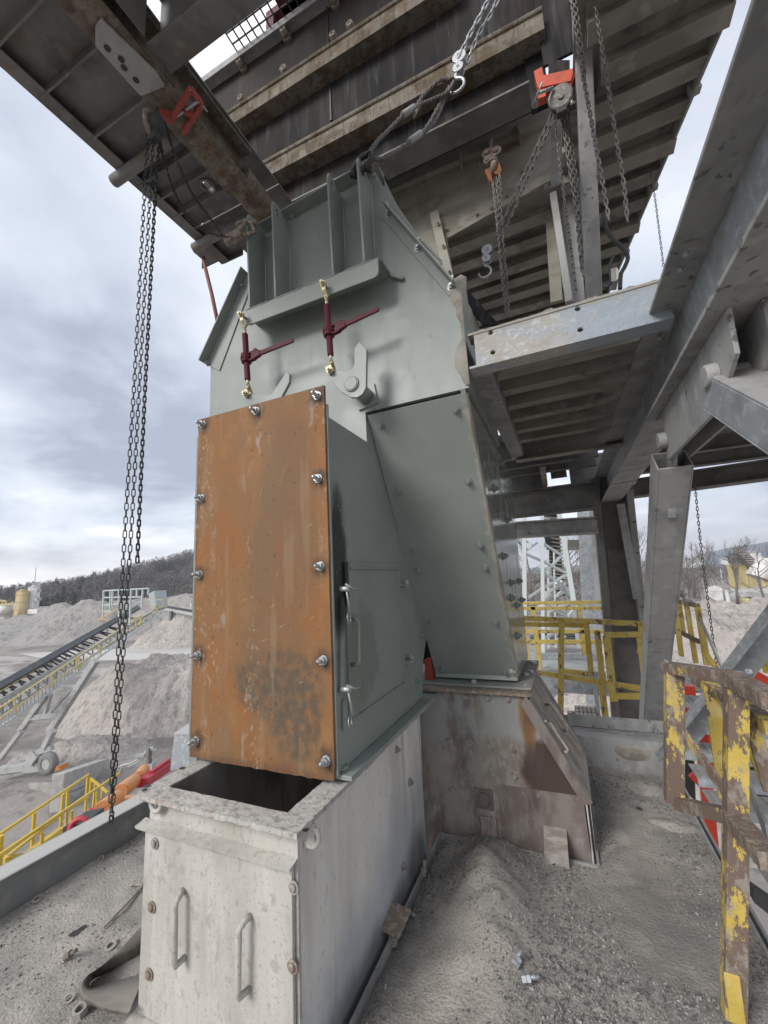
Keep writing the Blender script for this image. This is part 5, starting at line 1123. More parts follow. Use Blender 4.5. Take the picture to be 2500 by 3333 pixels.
def block(label, c, s, face, mat_):
    t = thing('hook_block', label, 'hook block', c); c = V(c); b = MB()
    for q in (-.022, .022):
        b.cyl(c+V((0,q*s-.006,.05*s)), c+V((0,q*s+.006,.05*s)), .048*s, 16); b.cyl(c+V((-.015*s,q*s-.005,-.03*s)), c+V((-.015*s,q*s+.005,-.03*s)), .038*s, 14)
    b.build('cheek_plate', mat_, t, bevel=.002)
    b = MB(); b.cyl(c+V((0,-.035*s,.05*s)), c+V((0,.035*s,.05*s)), .014*s, 8); b.build('axle', boltdust, t); b = MB(); b.cyl(c+V((-.015*s,-.03*s,-.03*s)), c+V((-.015*s,.03*s,-.03*s)), .011*s, 8); b.build('axle', boltdust, t)
    p = c+V((-.02*s,0,-.06*s)); b = MB(); pts = [p]+[p+V((-.02*s+.055*s*math.cos(a), 0, -.085*s+.055*s*math.sin(a))) for a in [1.45-k*.52 for k in range(10)]]
    b.tube(pts, .013*s, 8, r2=.008*s); b.build('hook', mat_, t); return t
block('galvanised hook block at the lower end of the chain pair', at(*zC(520,785), 1, 2.42), .72, None, chain_zinc)
SB = at(*zQ(1325,355), 1, 2.35)
block('bright galvanised hook block high up holding the wire rope sling', SB, 1.0, None, chain_zinc)
chain('pair of bright chains rising from the high hook block out of the picture', [curve([at(*zQ(*q), 1, 2.33) for q in ((1322,300),(1380,180),(1440,70),(1495,-40))]), curve([at(*zQ(*q), 1, 2.37) for q in ((1368,320),(1420,190),(1480,90),(1545,-40))])], .050, .0068, chain_zinc, 'z', None)
# wire rope sling to the fourth lug
def ropeobj(b, pts, r=.0125, n=7):
    pts = curve(pts, 8); 
    for k in range(3):
        o_ = []; s_ = None; ang = k*2.094
        for i, p in enumerate(pts):
            d = (pts[min(i+1, len(pts)-1)]-pts[max(i-1, 0)]).normalized(); s1_, u1_ = perp(d); o_.append(p+(s1_*math.cos(ang+i*.9)+u1_*math.sin(ang+i*.9))*r*.55)
        b.tube(o_, r*.62, 6, caps=False)
t = thing('wire_sling', 'grey wire rope sling looped from the hook block to the fourth lug', 'sling', at(1250, 430, 1, 2.2))
S = lambda X, Y, y: at(*zQ(X, Y), 1, y)
b = MB(); ropeobj(b, [S(1275,430,2.33), S(1215,435,2.31), S(1130,510,2.26), S(1080,580,2.2), S(1020,620,2.14), S(940,700,2.05), S(870,770,1.92), S(832,830,1.82)]); b.build('rope', rope, t)
b = MB(); ropeobj(b, [S(1290,440,2.33), S(1250,500,2.31), S(1180,535,2.27), S(1120,560,2.22), S(1070,590,2.2)]); b.build('rope', rope, t)
b = MB(); ropeobj(b, [S(1265,470,2.35), S(1215,560,2.31), S(1160,660,2.22), S(1100,740,2.12), S(1020,790,2.02), S(930,850,1.93), S(860,858,1.86), S(838,830,1.82)]); ropeobj(b, [S(1245,520,2.35), S(1190,650,2.27), S(1110,730,2.14)]); b.build('rope', rope, t)
for a_, c_ in ((S(1075,580,2.2), S(1012,622,2.13)), (S(1110,722,2.13), S(1045,770,2.05))): b = MB(); b.cyl(a_, c_, .021, 10); b.build('ferrule', galv_dusty, t)
b = MB(); b.add([S(1075,640,2.16), S(1085,585,2.16), S(1100,590,2.16)], [(0,1,2),(2,1,0)]); b.bar(S(1070,635,2.16), S(1120,555,2.17), .016, .003); b.build('paper_tag', tanned, t)
def shackle(label, c, dirv, R, r, mat_, pinax):
    t = thing('shackle', label, 'shackle', c); c = V(c); d = V(dirv).normalized(); a = V(pinax).normalized(); b = MB()
    pts = [c+a*R*.75]+[c+d*R*1.25+(a*math.cos(k)+d*math.sin(k))*R*1.0 for k in [-.35+i*.43 for i in range(9)]]+[c-a*R*.75]
    b.tube(pts, r, 8); b.build('bow', mat_, t)
    b = MB(); b.cyl(c-a*R*1.25, c+a*R*1.25, r*1.05, 10); b.cyl(c+a*R*.70, c+a*R*1.15, r*1.9, 10); b.cyl(c-a*R*.95, c-a*R*.55, r*1.9, 10); b.build('pin', mat_, t); return t
shackle('big dark bow shackle pinned through the fourth lug', V((LX[3], 1.82, 3.973)), (.25,.15,.9), .052, .0165, chain_dark, (1,.05,.05))
shackle('rusty shackle in the first lifting lug holding the slack chains', V((LX[0], 1.82, 3.973)), (-.5,-.6,-.15), .036, .012, boltrust, (1,.05,0))
c = at(760, 770, 1, 1.73); t = thing('chain_end_fitting', 'rust-brown hook fitting between slack chains and first lug', 'hook', c)
b = MB(); b.bar(c+V((-.07,0,-.012)), c+V((.05,.02,.022)), .05, .055); b.build('body', boltrust, t, bevel=.008)
b = MB(); b.tube([c+V((.04,.0,.03)), c+V((.075,.02,.075)), c+V((.06,.03,.12)), c+V((.10,.05,.10)), c+V((.12,.06,.03)), c+V((.06,.02,-.0))], .013, 8); b.build('hook', boltrust, t)

# cable and floodlight near the sky gap
t = thing('power_cable', 'black cable drooping past the deck edge to the floodlight', 'cable', at(1985, 760, 1, 2.4))
b = MB(); b.tube(curve([at(*zR(*q), 1, 2.5) for q in ((782,1150),(775,1190),(795,1250),(830,1300),(880,1345),(902,1390),(885,1440),(865,1480),(860,1560))], 6), .012, 7); b.build('cable', black, t)
t = thing('floodlight', 'small weathered floodlight hanging at the deck corner', 'floodlight', at(2000, 890, 1, 3.4))
c = at(2000, 890, 1, 3.4); b = MB(); b.prism([at(*zR(*q), 1, 3.4) for q in ((810,1450),(845,1440),(855,1470),(850,1515),(815,1520))], (0,.12,0)); b.build('housing', greysteel, t, bevel=.004)
b = MB(); b.prism([at(*zR(*q), 1, 3.39) for q in ((838,1450),(850,1450),(852,1505),(840,1510))], (0,.008,0)); b.build('lens', lensm, t)
b = MB(); b.tube(curve([at(*zR(*q), 1, 3.42) for q in ((825,1380),(805,1440),(810,1520),(790,1550),(770,1545))]), .012, 6); b.build('bracket', black, t)
# rusty red hanging rod by the left of the chute
t = thing('hanging_rod', 'rusty red rod hanging beside the chute left of its lugs', 'rod', at(650, 760, 1, 2.6)); b = MB(); b.tube([at(645,760,1,2.6), at(668,870,1,2.6), at(690,960,1,2.6), at(718,1095,1,2.6)], .018, 8); b.build('rod', rail_red, t)

# ================================================================== GUARD RAILS, STAIR AND STEEL ON THE RIGHT
def rails(name, label, bars, org, cat='guard rail', group=None):
    t = thing(name, label, cat, org, group)
    for pn_, a, c, w_, h_, mt in bars:
        b = MB(); d = (V(c)-V(a)); up = (0,0,1) if abs(d.normalized().z) < .8 else (0,-1,0); b.bar(a, c, w_, h_, up); b.build(pn_, mt, t, bevel=.003)
    return t
q = lambda X, Y, y: at(*zRR(X, Y), 1, y)
p1b, p1t = at(2386, 3300, 1, 2.04), at(2397, 2215, 1, 2.04)
YB, YW, YR = yellow_bad, yellow_worn, yellow_mat('rusted_rail_paint', .39, .405, sc=(7, 7, 7))
rails('guard_rail', 'rusted rail frame with chipped yellow paint nearest the viewer', [
    ('post', V((p1b.x, p1b.y, .0)), p1t, .064, .064, YB), ('post', q(322,1010,2.42), q(322,285,2.42), .072, .07, YB),
    ('top_rail', q(285,285,2.44), q(660,345,2.06), .062, .05, YR), ('top_rail', q(640,350,2.04), q(860,470,1.72), .066, .055, YR),
    ('mid_rail', q(345,1020,2.42), q(640,1095,2.06), .06, .05, YB), ('mid_rail', q(640,1100,2.03), q(860,1345,1.7), .07, .05, YR),
    ('strut', q(375,640,2.40), q(600,960,2.2), .012, .055, YB), ('end_cap', q(280,248,2.45), q(280,320,2.45), .012, .062, galv),
    ('foot_clip', V((p1b.x+.004, p1b.y-.036, .01)), V((p1b.x+.008, p1b.y-.036, .16)), .046, .007, YW)], V((p1b.x, p1b.y, 0)), group='yellow guard rails')
rails('guard_rail', 'chipped yellow rail with slanting flat strips behind the nearest post', [
    ('post', q(520,390,2.75), q(605,1000,2.75), .065, .012, YW), ('top_rail', q(440,345,2.9), q(730,520,2.5), .055, .05, YB),
    ('top_rail', q(715,505,2.3), q(870,620,2.0), .06, .05, YB), ('strut', q(715,640,2.3), q(840,940,2.2), .05, .012, YW), ('strut', q(735,560,2.1), q(850,960,2.1), .05, .012, YB)], q(560,1000,2.75), group='yellow guard rails')
h = lambda X, Y, y: at(*zH(X, Y), 1, y)
rails('guard_rail', 'narrow yellow ladder-like rail end in front of the sand pile', [
    ('post', h(625,1480,4.2), h(690,2010,4.2), .034, .034, YW), ('post', h(668,1470,4.6), h(712,1760,4.6), .032, .032, YW), ('post', h(742,1480,4.25), h(838,2080,4.25), .034, .034, YW), ('post', h(855,1500,4.0), h(950,2100,4.0), .036, .036, YW), ('post', h(900,1700,4.0), h(965,2080,4.0), .032, .02, YW),
    ('top_rail', h(640,1445,4.3), h(865,1490,4.0), .032, .032, YB), ('mid_rail', h(600,1765,4.5), h(690,1760,4.3), .03, .03, YB), ('mid_rail', h(690,1770,4.3), h(880,1865,4.05), .03, .03, YB), ('strut', h(885,1630,3.9), h(1110,2130,3.7), .012, .045, greysteel), ('strut', h(945,1985,3.9), h(1030,2110,3.8), .032, .02, YW)], h(850,2080,4.0), group='yellow guard rails')
p = lambda X, Y, y: at(*zP(X, Y), 1, y)
rails('guard_rail', 'yellow guard rail crossing behind the second leg to the column', [
    ('top_rail', p(130,1212,5.1), p(1305,1270,4.9), .052, .052, YW), ('top_rail', p(160,1272,5.2), p(790,1285,5.1), .05, .05, YW), ('post', p(525,1240,5.0), p(515,2140,5.0), .062, .055, YW), ('post', p(765,1290,5.0), p(810,1770,5.0), .055, .05, YW),
    ('post', p(865,1340,4.9), p(915,1800,4.9), .055, .05, YW), ('post', p(900,1800,4.9), p(955,2230,4.9), .062, .05, YW), ('mid_rail', p(300,1735,5.1), p(1285,1890,4.9), .055, .05, YW), ('mid_rail', p(550,1720,5.2), p(790,1750,5.1), .045, .045, YW),
    ('post', p(955,1385,4.8), p(1005,1830,4.8), .07, .05, YW), ('mid_rail', p(930,1375,4.8), p(1285,1370,4.8), .055, .05, YW), ('mid_rail', p(1010,1960,4.8), p(1290,1965,4.8), .06, .05, YW), ('post', p(1290,1290,4.85), p(1280,1560,4.85), .05, .05, YW), ('post', p(1265,1400,4.8), p(1310,1750,4.8), .04, .03, YW), ('post', p(990,1830,4.8), p(1030,2010,4.8), .07, .05, YW)], p(515,2140,5.0), group='yellow guard rails')
rails('guard_rail', 'farther yellow guard rail in front of the lattice tower', [
    ('top_rail', p(140,1072,8), p(920,1060,8), .055, .055, YW), ('top_rail', p(150,1120,7.6), p(915,1118,7.6), .06, .055, YW), ('mid_rail', p(180,1342,8), p(940,1342,8), .06, .06, YW), ('mid_rail', p(190,1440,7.6), p(920,1442,7.6), .07, .06, YW),
    ('post', p(250,1100,7.6), p(320,1700,7.6), .075, .06, YW), ('post', p(695,1080,8), p(745,1570,8), .07, .06, YW), ('post', p(180,1300,8), p(205,1620,8), .05, .05, YW)], p(320,1700,7.6), group='yellow guard rails')
# steel below the rails
t = thing('lower_walkway', 'pale lower walkway steel seen between the yellow rails', 'walkway', p(560,1640,8.5))
A_, B_ = p(210,1590,8.5), p(930,1600,8.5); b = MB(); b.bar(A_, B_, .12, .16); b.build('edge_beam', galv, t, bevel=.003)
b = MB(); b.prism([p(215,1620,8.4), p(940,1640,8.4), p(950,1700,7.8), p(320,1695,7.8)], (0,0,.02)); b.build('plate', greysteel, t)
A_, B_ = p(330,1800,6.5), p(960,1840,6.5); b = MB(); b.bar(A_, B_, .12, .30); b.build('edge_beam', galv, t, bevel=.003)
b = MB(); b.bar(p(370,1985,6.4), p(480,1890,6.4), .1, .1); b.build('diagonal', galv, t); b = MB(); b.bar(p(850,1900,6.4), p(880,2150,6.4), .07, .05); b.build('diagonal', greysteel, t)
t = thing('screen_panels', 'small stack of dusty maroon screen panels under the yellow rail', 'panels', at(1890, 2340, 1, 5.6))
for k, (a, c) in enumerate((((1848,2340),(1955,2350)), ((1872,2322),(1945,2330)))):
    A_, B_ = at(*a, 1, 5.6), at(*c, 1, 5.6); b = MB(); b.bar((A_+B_)/2-V(((B_-A_).length/2,0,0)), (A_+B_)/2+V(((B_-A_).length/2,0,0)), .42, .07); pnl = b.build('panel', maroon, t, bevel=.006)
    b = MB(); cc = (A_+B_)/2+V((0,0,.037)); L2 = (B_-A_).length*.92; n_ = 5
    for i in range(n_):
        for j in range(3): b.box(cc+V((-L2/2+L2*i/n_, -.19+.13*j, 0)), cc+V((-L2/2+L2*(i+.72)/n_, -.19+.13*j+.10, .012)))
    b.build('pads', hatchm, pnl, kind='stuff')
b = MB(); A_ = at(1870, 2352, 1, 5.75); b.box(A_+V((-.3,-.1,-.22)), A_+V((.55,.5,-.07))); b.build('support_block', black, t)
t = thing('diagonal_brace', 'grey galvanised angle brace slanting up to the right edge', 'brace', h(1250,2150,3.3))
A_, B_ = at(2170,2475,1,3.9), at(2560,1985,1,2.9); b = MB(); b.bar(A_, B_, .15, .012, (0,-1,.2)); b.build('leg_plate', galv, t, bevel=.002)
b = MB(); off = V((-.045,-.05,.045)); b.bar(A_+off, B_+off, .012, .11, (0,-1,.2)); b.build('leg_plate', galv, t, bevel=.002)
bolt(t, A_.lerp(B_, .70)+V((.03,-.010,-.02)), (0,-1,.2), 'hex', zinc, .8)
st = thing('steel_stair', 'galvanised open stair dropping away below the right deck edge', 'stair', (.8, 2.6, -.4))
b = MB(); b.bar((.62, .6, -.10), (.62, 4.6, -.10), .012, .2); b.build('stringer', galv, st)
for X, Y, y_ in ((2225,2272,4.6), (2225,2348,4.1), (2228,2432,3.75), (2248,2512,3.42), (2255,2598,3.15), (2305,2722,2.75), (2450,2885,2.3), (2470,3000,2.05)):
    A_ = at(X, Y, 1, y_); b = MB(); x0_ = .635
    b.box((x0_, y_-.02, A_.z-.03), (x0_+.62, y_+.19, A_.z-.022)); b.box((x0_, y_-.026, A_.z-.075), (x0_+.62, y_-.02, A_.z-.02)); tr_ = b.build('tread', galv, st)
    b = MB()
    for k in range(9): b.box((x0_+.03+.066*k, y_-.01, A_.z-.022), (x0_+.06+.066*k, y_+.18, A_.z-.016))
    b.build('grip_bars', galv, tr_)
b = MB(); b.bar(at(2440,2560,1,2.6), at(2505,2730,1,2.2), .012, .10); b.build('stringer', galv, st)
t = thing('red_steelwork', 'bright red steel frame glimpsed through the open stair', 'steel frame', at(2300, 2700, 1, 5.2))
for a, c, w_, h_ in (((2280,2370),(2322,2800),.09,.08), ((2300,2360),(2340,2560),.07,.07), ((2425,2185),(2560,2260),.12,.18), ((2450,2255),(2560,2320),.1,.08), ((2238,2230),(2250,2330),.1,.1), ((2250,2520),(2330,2600),.06,.06), ((2250,2420),(2300,2385),.1,.08), ((2440,2450),(2505,2520),.06,.05), ((2430,2790),(2500,2770),.06,.06)):
    b = MB(); b.bar(at(*a, 1, 5.2), at(*c, 1, 5.2), w_, h_, (0,-1,0)); b.build('member', redb, t)
t = thing('lower_tray', 'black sided lower machinery deck beyond the stair', 'machinery', at(2350, 2600, 1, 6.2))
b = MB(); P_ = [at(*zRR(*q_), 1, 6.2) for q_ in ((370,345),(500,350),(470,420),(372,400))]; b.prism(P_, (0,.1,0)); b.build('grey_panel', galv, t)
b = MB(); P_ = [at(*zRR(*q_), 1, 4.2) for q_ in ((715,620),(840,760),(870,1150),(760,1050),(720,860))]; b.prism(P_, (0,.08,0)); b.build('rubber_side', black, t)
b = MB(); P_ = [at(*zRR(*q_), 1, 2.6) for q_ in ((755,1480),(870,1560),(870,1650),(757,1560))]; b.prism(P_, (0,.05,0)); b.build('rubber_side', black, t)
b = MB(); P_ = [at(*zRR(*q_), 1, 5.6) for q_ in ((372,720),(430,740),(440,1010),(385,960))]; b.prism(P_, (0,.08,0)); b.build('rubber_side', black, t)
b = MB(); b.tube([at(2180,2218,1,6.5), at(2420,2222,1,6.5)], .13, 12); b.build('pipe', black, t)
for a, c in (((2487,2130),(2500,2190)), ((2480,2140),(2495,2190)), ((2462,2160),(2500,2165))):
    b = MB(); b.bar(at(*a, 1, 6), at(*c, 1, 6), .05, .04); b.build('yellow_rail', yellow_new, t)

# ================================================================== FAR RIGHT: LATTICE TOWER, PLANT, TREES
def strut(b, a, c, w_): b.bar(a, c, w_, w_, (0,0,1) if abs((V(c)-V(a)).normalized().z) < .9 else (0,1,0))
D = 24
def tw(X, Y, d=D): return dep(*zP(X, Y), d)
t = thing('lattice_tower', 'pale green-white lattice tower carrying an inclined conveyor', 'tower', tw(250, 1550))
def panel_leg(x0, y0, x1, y1, d0, d1, w_, name='leg'):
    b = MB(); strut(b, tw(x0, y0, d0), tw(x1, y1, d1), w_); b.build(name, lattice, t)
for a in ((165,200,172,1200,D,D,.24), (338,180,348,1540,D,D,.20), (395,560,400,1500,D+3,D+3,.13), (500,200,640,1040,D-1,D-1,.26), (535,300,690,1500,D+2,D+2,.24), (450,560,470,1500,D+4,D+4,.11)): panel_leg(*a)
for a in ((185,600,345,670), (345,670,560,780), (200,1020,345,930), (345,930,565,800), (350,500,520,610), (350,780,520,890), (185,560,290,490), (345,1050,600,1180), (360,780,520,620), (480,1000,560,930), (350,1240,560,1350), (345,1420,470,1350), (520,860,600,1000), (400,1150,620,1060), (345,1090,240,1130), (320,240,480,300), (480,300,560,370), (355,1090,590,1200), (590,1190,680,1100), (400,960,560,880), (460,1010,590,940), (470,880,590,990), (350,1480,560,1390)):
    b = MB(); strut(b, tw(a[0], a[1]), tw(a[2], a[3], D+.8), .13); b.build('brace', lattice, t)
b = MB(); c = tw(195, 515); b.ring(c, (0,1,0), .22, .07, 14, 5); b.build('eye_plate', lattice, t)
# inclined belt with rollers
b = MB(); n_ = 40
A0, A1, B0, B1 = tw(330,180,27), tw(480,180,27), tw(470,1000,34), tw(560,1000,34)
b.add([A0, A1, B1, B0, A0+V((0,.1,0)), A1+V((0,.1,0)), B1+V((0,.1,0)), B0+V((0,.1,0))], [(3,2,1,0),(4,5,6,7),(0,1,5,4),(1,2,6,5),(2,3,7,6),(3,0,4,7)]); b.build('belt', beltgrey, t)
for i in range(24):
    s_ = (i+.5)/24; b = MB(); strut(b, A0.lerp(B0, s_)-V((.1,.3,0)), A1.lerp(B1, s_)+V((.1,-.3,-.15)), .12); b.build('roller', hatchm, t)
b = MB(); strut(b, tw(330,150,26.5), tw(440,700,31), .35); b.build('belt_truss', black, t)
b = MB(); b.tube([tw(370,1060,26), tw(410,970,26)], .32, 10); b.build('tank', greysteel, t)
# conveyor far beyond, dark
for X, lab in ((345, 'dark parked vehicle far below, at the left foot of the lattice tower'), (590, 'dark parked vehicle far below, at the right foot of the lattice tower')):
    c = tw(X, 1405, 45); t = thing('parked_vehicle', lab, 'vehicle', c-V((0,0,.6)), 'vehicles far below the lattice tower')
    b = MB(); b.box(c+V((-1.3,-.8,-.6)), c+V((1.3,.8,.2))); b.build('body', black, t, bevel=.1); b = MB(); b.box(c+V((-.6,-.75,.2)), c+V((.7,.75,.8))); b.build('cab', black, t, bevel=.1)
# cream yellow plant at the right edge
PD = 105
def pb_(X, Y, d=PD): return dep(*zH(X, Y), d)
t = thing('plant_building', 'cream yellow plant building with dark machinery on its roof', 'building', pb_(1300, 1300))
P_ = [pb_(*q_) for q_ in ((1150,1065),(1445,1048),(1440,1120),(1480,1300),(1195,1310))]
b = MB(); b.prism(P_, (P_[0]-CAM).normalized()*9); b.build('wall', bldyellow, t)
for X in (1240, 1345):
    b = MB(); b.bar(pb_(X,1062,PD-.3), pb_(X+22,1300,PD-.3), .35, .3, (0,-1,0)); b.build('pilaster', bldyellow, t)
b = MB(); P_ = [pb_(*q_) for q_ in ((1195,1310),(1480,1300),(1480,1330),(1255,1345),(1200,1340))]; b.prism(P_, (P_[0]-CAM).normalized()*8); b.build('hopper_bottom', white, t)
for a, c, w_ in (((1190,990),(1195,1055),.7), ((1230,985),(1235,1055),.5), ((1180,965),(1310,955),.6), ((1190,1010),(1330,1005),.5), ((1305,960),(1345,1050),.7), ((1270,890),(1280,960),1.6), ((1250,935),(1310,930),1.1), ((1145,975),(1150,990),.6), ((1330,970),(1405,1000),.6), ((1195,1035),(1330,1030),.4), ((1280,940),(1300,1050),.9), ((1160,990),(1195,985),.4)):
    b = MB(); b.bar(pb_(*a), pb_(*c), w_, w_, (0,-1,0) if abs(a[0]-c[0]) < 30 else (0,0,1)); b.build('roof_machinery', underside, t)
b = MB(); b.bar(pb_(1285,930,PD-2), pb_(1480,1140,PD-2), 2.2, 1.2); b.build('roof_conveyor', underside, t)
for k in range(9):
    s_ = k/9; b = MB(); c = pb_(1290,930,PD-3.2).lerp(pb_(1480,1135,PD-3.2), s_); b.bar(c+V((-.9,0,.55)), c+V((.9,0,.35)), .35, .3); b.build('conveyor_cover', hatchm, t)
t = thing('dust_duct', 'white curved dust duct beside the cream yellow plant', 'duct', pb_(1540, 1150, 95))
b = MB(); b.tube(curve([pb_(*q_, 95) for q_ in ((1575,1010),(1565,1060),(1580,1110),(1530,1130),(1490,1160),(1470,1200))], 5), 2.2, 14); b.build('pipe', white, t)
b = MB(); b.tube([pb_(1500,1100,96), pb_(1600,1110,96)], .9, 10); b.build('pipe', white, t)
for a, c in (((1520,1190),(1530,1310)), ((1580,1180),(1575,1310)), ((1520,1240),(1580,1220)), ((1525,1300),(1580,1230)), ((1525,1230),(1580,1300))):
    b = MB(); b.bar(pb_(*a, 94), pb_(*c, 94), .35, .35, (0,-1,0)); b.build('frame', bldyellow, t)
t = thing('shed', 'low cream shed with sloping roof in front of the plant', 'shed', pb_(1450, 1430, 85))
b = MB(); P_ = [pb_(*q_, 85) for q_ in ((1295,1330),(1600,1310),(1600,1400),(1300,1410))]; b.prism(P_, (P_[0]-CAM).normalized()*8); b.build('roof', white, t)
b = MB(); b.bar(pb_(1360,1370,84), pb_(1600,1390,84), .3, 1.0); b.build('beam', greysteel, t)
for k, X in enumerate((1345, 1420, 1500, 1570)):
    b = MB(); b.bar(pb_(X,1420,84), pb_(X+15,1520,84), 1.3, 1.0, (0,-1,0)); b.build('pier', bldyellow, t)
b = MB(); P_ = [pb_(*q_, 87) for q_ in ((1300,1405),(1600,1395),(1600,1540),(1340,1500))]; b.prism(P_, (P_[0]-CAM).normalized()*3); b.build('dark_bay', underside, t)
b = MB(); b.bar(pb_(1160,1430,80), pb_(1290,1350,80), 1.4, .6); b.build('ramp', greysteel, t)
for X, Y, s_ in ((1020,1395,1.2), (1060,1420,1.6), (1110,1425,1.0)):
    c = pb_(X, Y, 80); b = MB(); b.box(c+V((-s_,-1,-s_)), c+V((s_,1,s_*.9))); b.prism([c+V((-s_*1.1,-1.1,s_*.9)), c+V((s_*1.1,-1.1,s_*.9)), c+V((0,-1.1,s_*1.6))], (0,2.2,0)); b.build('bin', white, t)
# houses on the far slope
rnd = random.Random(21)
for k, (X, Y, lab) in enumerate(((840,1030,'largest white house on the far slope'), (770,1060,'long pale house left of the largest one'), (1140,1030,'small pale house right of the chain'), (1420,960,'pale cleared lot with roofs on the blue ridge'))):
    c = pb_(X, Y, 420); t = thing('house', lab, 'house', c, 'far houses on the slope'); s_ = (5, 6, 4, 6)[k]
    b = MB(); b.box(c+V((-s_,-3,-4)), c+V((s_,3,1.5))); b.build('wall', white, t)
    b = MB(); b.prism([c+V((-s_*1.1,-3.4,1.5)), c+V((s_*1.1,-3.4,1.5)), c+V((s_*.7,-3.4,3.6)), c+V((-s_*.7,-3.4,3.6))], (0,6.8,0)); b.build('roof', greysteel, t)
t = thing('utility_pole', 'leaning grey utility pole in front of the bare wood', 'pole', pb_(1140, 1440, 70)); b = MB(); b.cyl(pb_(1140,1450,70), pb_(1092,1115,70), .14, 6, r2=.09); b.build('pole', greysteel, t); b = MB(); b.bar(pb_(1078,1140,70), pb_(1112,1132,70), .1, .1); b.build('crossarm', greysteel, t)
# bare trees one can tell apart
def bare_tree(label, base, h_, seed, lean=0.0, spread=1.0):
    rn = random.Random(seed); t = thing('bare_tree', label, 'tree', base, 'bare trees beyond the sand pile'); base = V(base)
    tb = MB(); pts = [base+V((lean*h_*(i/5)**1.4+rn.uniform(-.02,.02)*h_, rn.uniform(-.02,.02)*h_, h_*.72*i/5)) for i in range(6)]
    tb.tube(pts, h_*.020, 6, r2=h_*.006); tb.build('trunk', barkm, t)
    cb_ = MB()
    def grow(p, d, ln, r_, lv):
        q_ = [p]; dd = d.copy()
        for i in range(3):
            dd = (dd+V((rn.uniform(-.25,.25), rn.uniform(-.25,.25), rn.uniform(-.02,.22)))).normalized(); q_.append(q_[-1]+dd*ln/3)
        cb_.tube(q_, r_, 4 if lv < 2 else 3, r2=r_*.45, caps=False)
        if lv < 3:
            for k in range(rn.choice((3, 4)) if lv < 2 else 4):
                s_ = rn.uniform(.3, 1); i = min(2, int(s_*3)); st_ = q_[i].lerp(q_[i+1], s_*3-i)
                nd = (dd+V((rn.uniform(-1,1), rn.uniform(-1,1), rn.uniform(-.15,.7)))*.75).normalized(); grow(st_, nd, ln*rn.uniform(.5,.72), r_*.5, lv+1)
    for k in range(9):
        s_ = .28+.72*k/8; i = min(4, int(s_*5)); p_ = pts[i].lerp(pts[i+1], s_*5-i); a = rn.uniform(0, 6.28)
        grow(p_, V((math.cos(a)*spread, math.sin(a)*spread*.6, .75)).normalized(), h_*.34*(1.15-s_*.5), h_*.0062, 0)
    cb_.build('crown', barkm, t); return t
for k, (X, Y, d, hh, lab, sp_) in enumerate(((700,1400,62,10.8,'tall thin bare tree right beside the box tube brace',.7), (830,1400,75,10.3,'spreading bare tree left of the hanging chain',1.2), (960,1410,85,11.2,'tall bare tree directly behind the hanging chain',.9), (1290,1470,58,9.9,'bare tree in front of the cream yellow plant wall',1.1), (1530,1480,52,7.7,'low bare tree in front of the cream shed',1.3), (285,1420,70,13,'bare tree between the column and the box brace',.9))):
    bare_tree(lab, pb_(X, Y, d), hh, 40+k, (-.03,.05,.08,.02,.05,0)[k], sp_)
for k, (X, Y, d, hh, lab) in enumerate(((640,1020,60,12,'bare tree right of the lattice tower leg'), (240,980,70,11,'bare tree left of the lattice tower'))):
    bare_tree(lab, dep(*zP(X, Y), d), hh, 70+k)

# ================================================================== LEFT: STACKER CONVEYOR, STAIR, SILOS
def zs(X, Y, d): return dep(*zS(X, Y), d)
SK = thing('radial_stacker', 'long grey stacking conveyor with yellow handrails on a wheeled leg', 'conveyor', zs(430, 1480, 22))
# belt line endpoints: near (left, low) and far (right, high)
Dn, Df = 19.0, 38.0
def line(X0, Y0, X1, Y1, s_):      # perspective-correct point on a straight run
    a, c = zs(X0, Y0, Dn), zs(X1, Y1, Df); return a.lerp(c, s_)
def s_of(X, X0, X1):
    u = (X-X0)/(X1-X0); zi = 1/Dn+(1/Df-1/Dn)*u; return (1/zi-Dn)/(Df-Dn)
b = MB(); ba, bc = zs(-60,1175,Dn), zs(1190,460,Df); ba2, bc2 = zs(-60,1115,Dn+.5), zs(1160,440,Df+.6)
b.add([ba, bc, bc2, ba2, ba-V((0,0,.12)), bc-V((0,0,.12)), bc2-V((0,0,.12)), ba2-V((0,0,.12))], [(0,1,2,3),(7,6,5,4),(4,5,1,0),(5,6,2,1),(6,7,3,2),(7,4,0,3)]); b.build('belt', beltgrey, SK)
X0, X1 = -60, 1290
def sl(name, y0, y1, w_, h_, mt, d_off=0, xa=-60, xb=1290, n=1):
    a, c = zs(xa, y0, Dn+d_off), zs(xb, y1, Df+d_off); b = MB(); b.bar(a, c, w_, h_); b.build(name, mt, SK); return a, c
r1 = sl('handrail', 1205, 480, .05, .05, yellow_pale, xb=1130)
tp = sl('truss_chord', 1285, 500, .14, .26, greysteel, xb=1280)
r2 = sl('handrail', 1345, 405, .05, .05, yellow_pale, -.8, xb=1370)
r3 = sl('handrail', 1435, 455, .045, .045, yellow_pale, -.8, xb=1375)
wk = sl('walkway_edge', 1515, 490, .06, .12, lattice, -.8, xb=1385)
a, c = zs(-60,1445,Dn-.7), zs(1380,462,Df-.7)
b = MB(); b.add([a, c, wk[1], wk[0], a+V((0,.03,0)), c+V((0,.03,0)), wk[1]+V((0,.03,0)), wk[0]+V((0,.03,0))], [(0,3,2,1),(4,5,6,7),(0,1,5,4),(2,3,7,6)])
b = MB(); n_ = 46
for i in range(n_):
    u = s_of(-60+1440*i/n_, -60, 1385); strut(b, (a.lerp(c, u)+wk[0].lerp(wk[1], u))/2+V((0,0,.42)), wk[0].lerp(wk[1], u), .03)
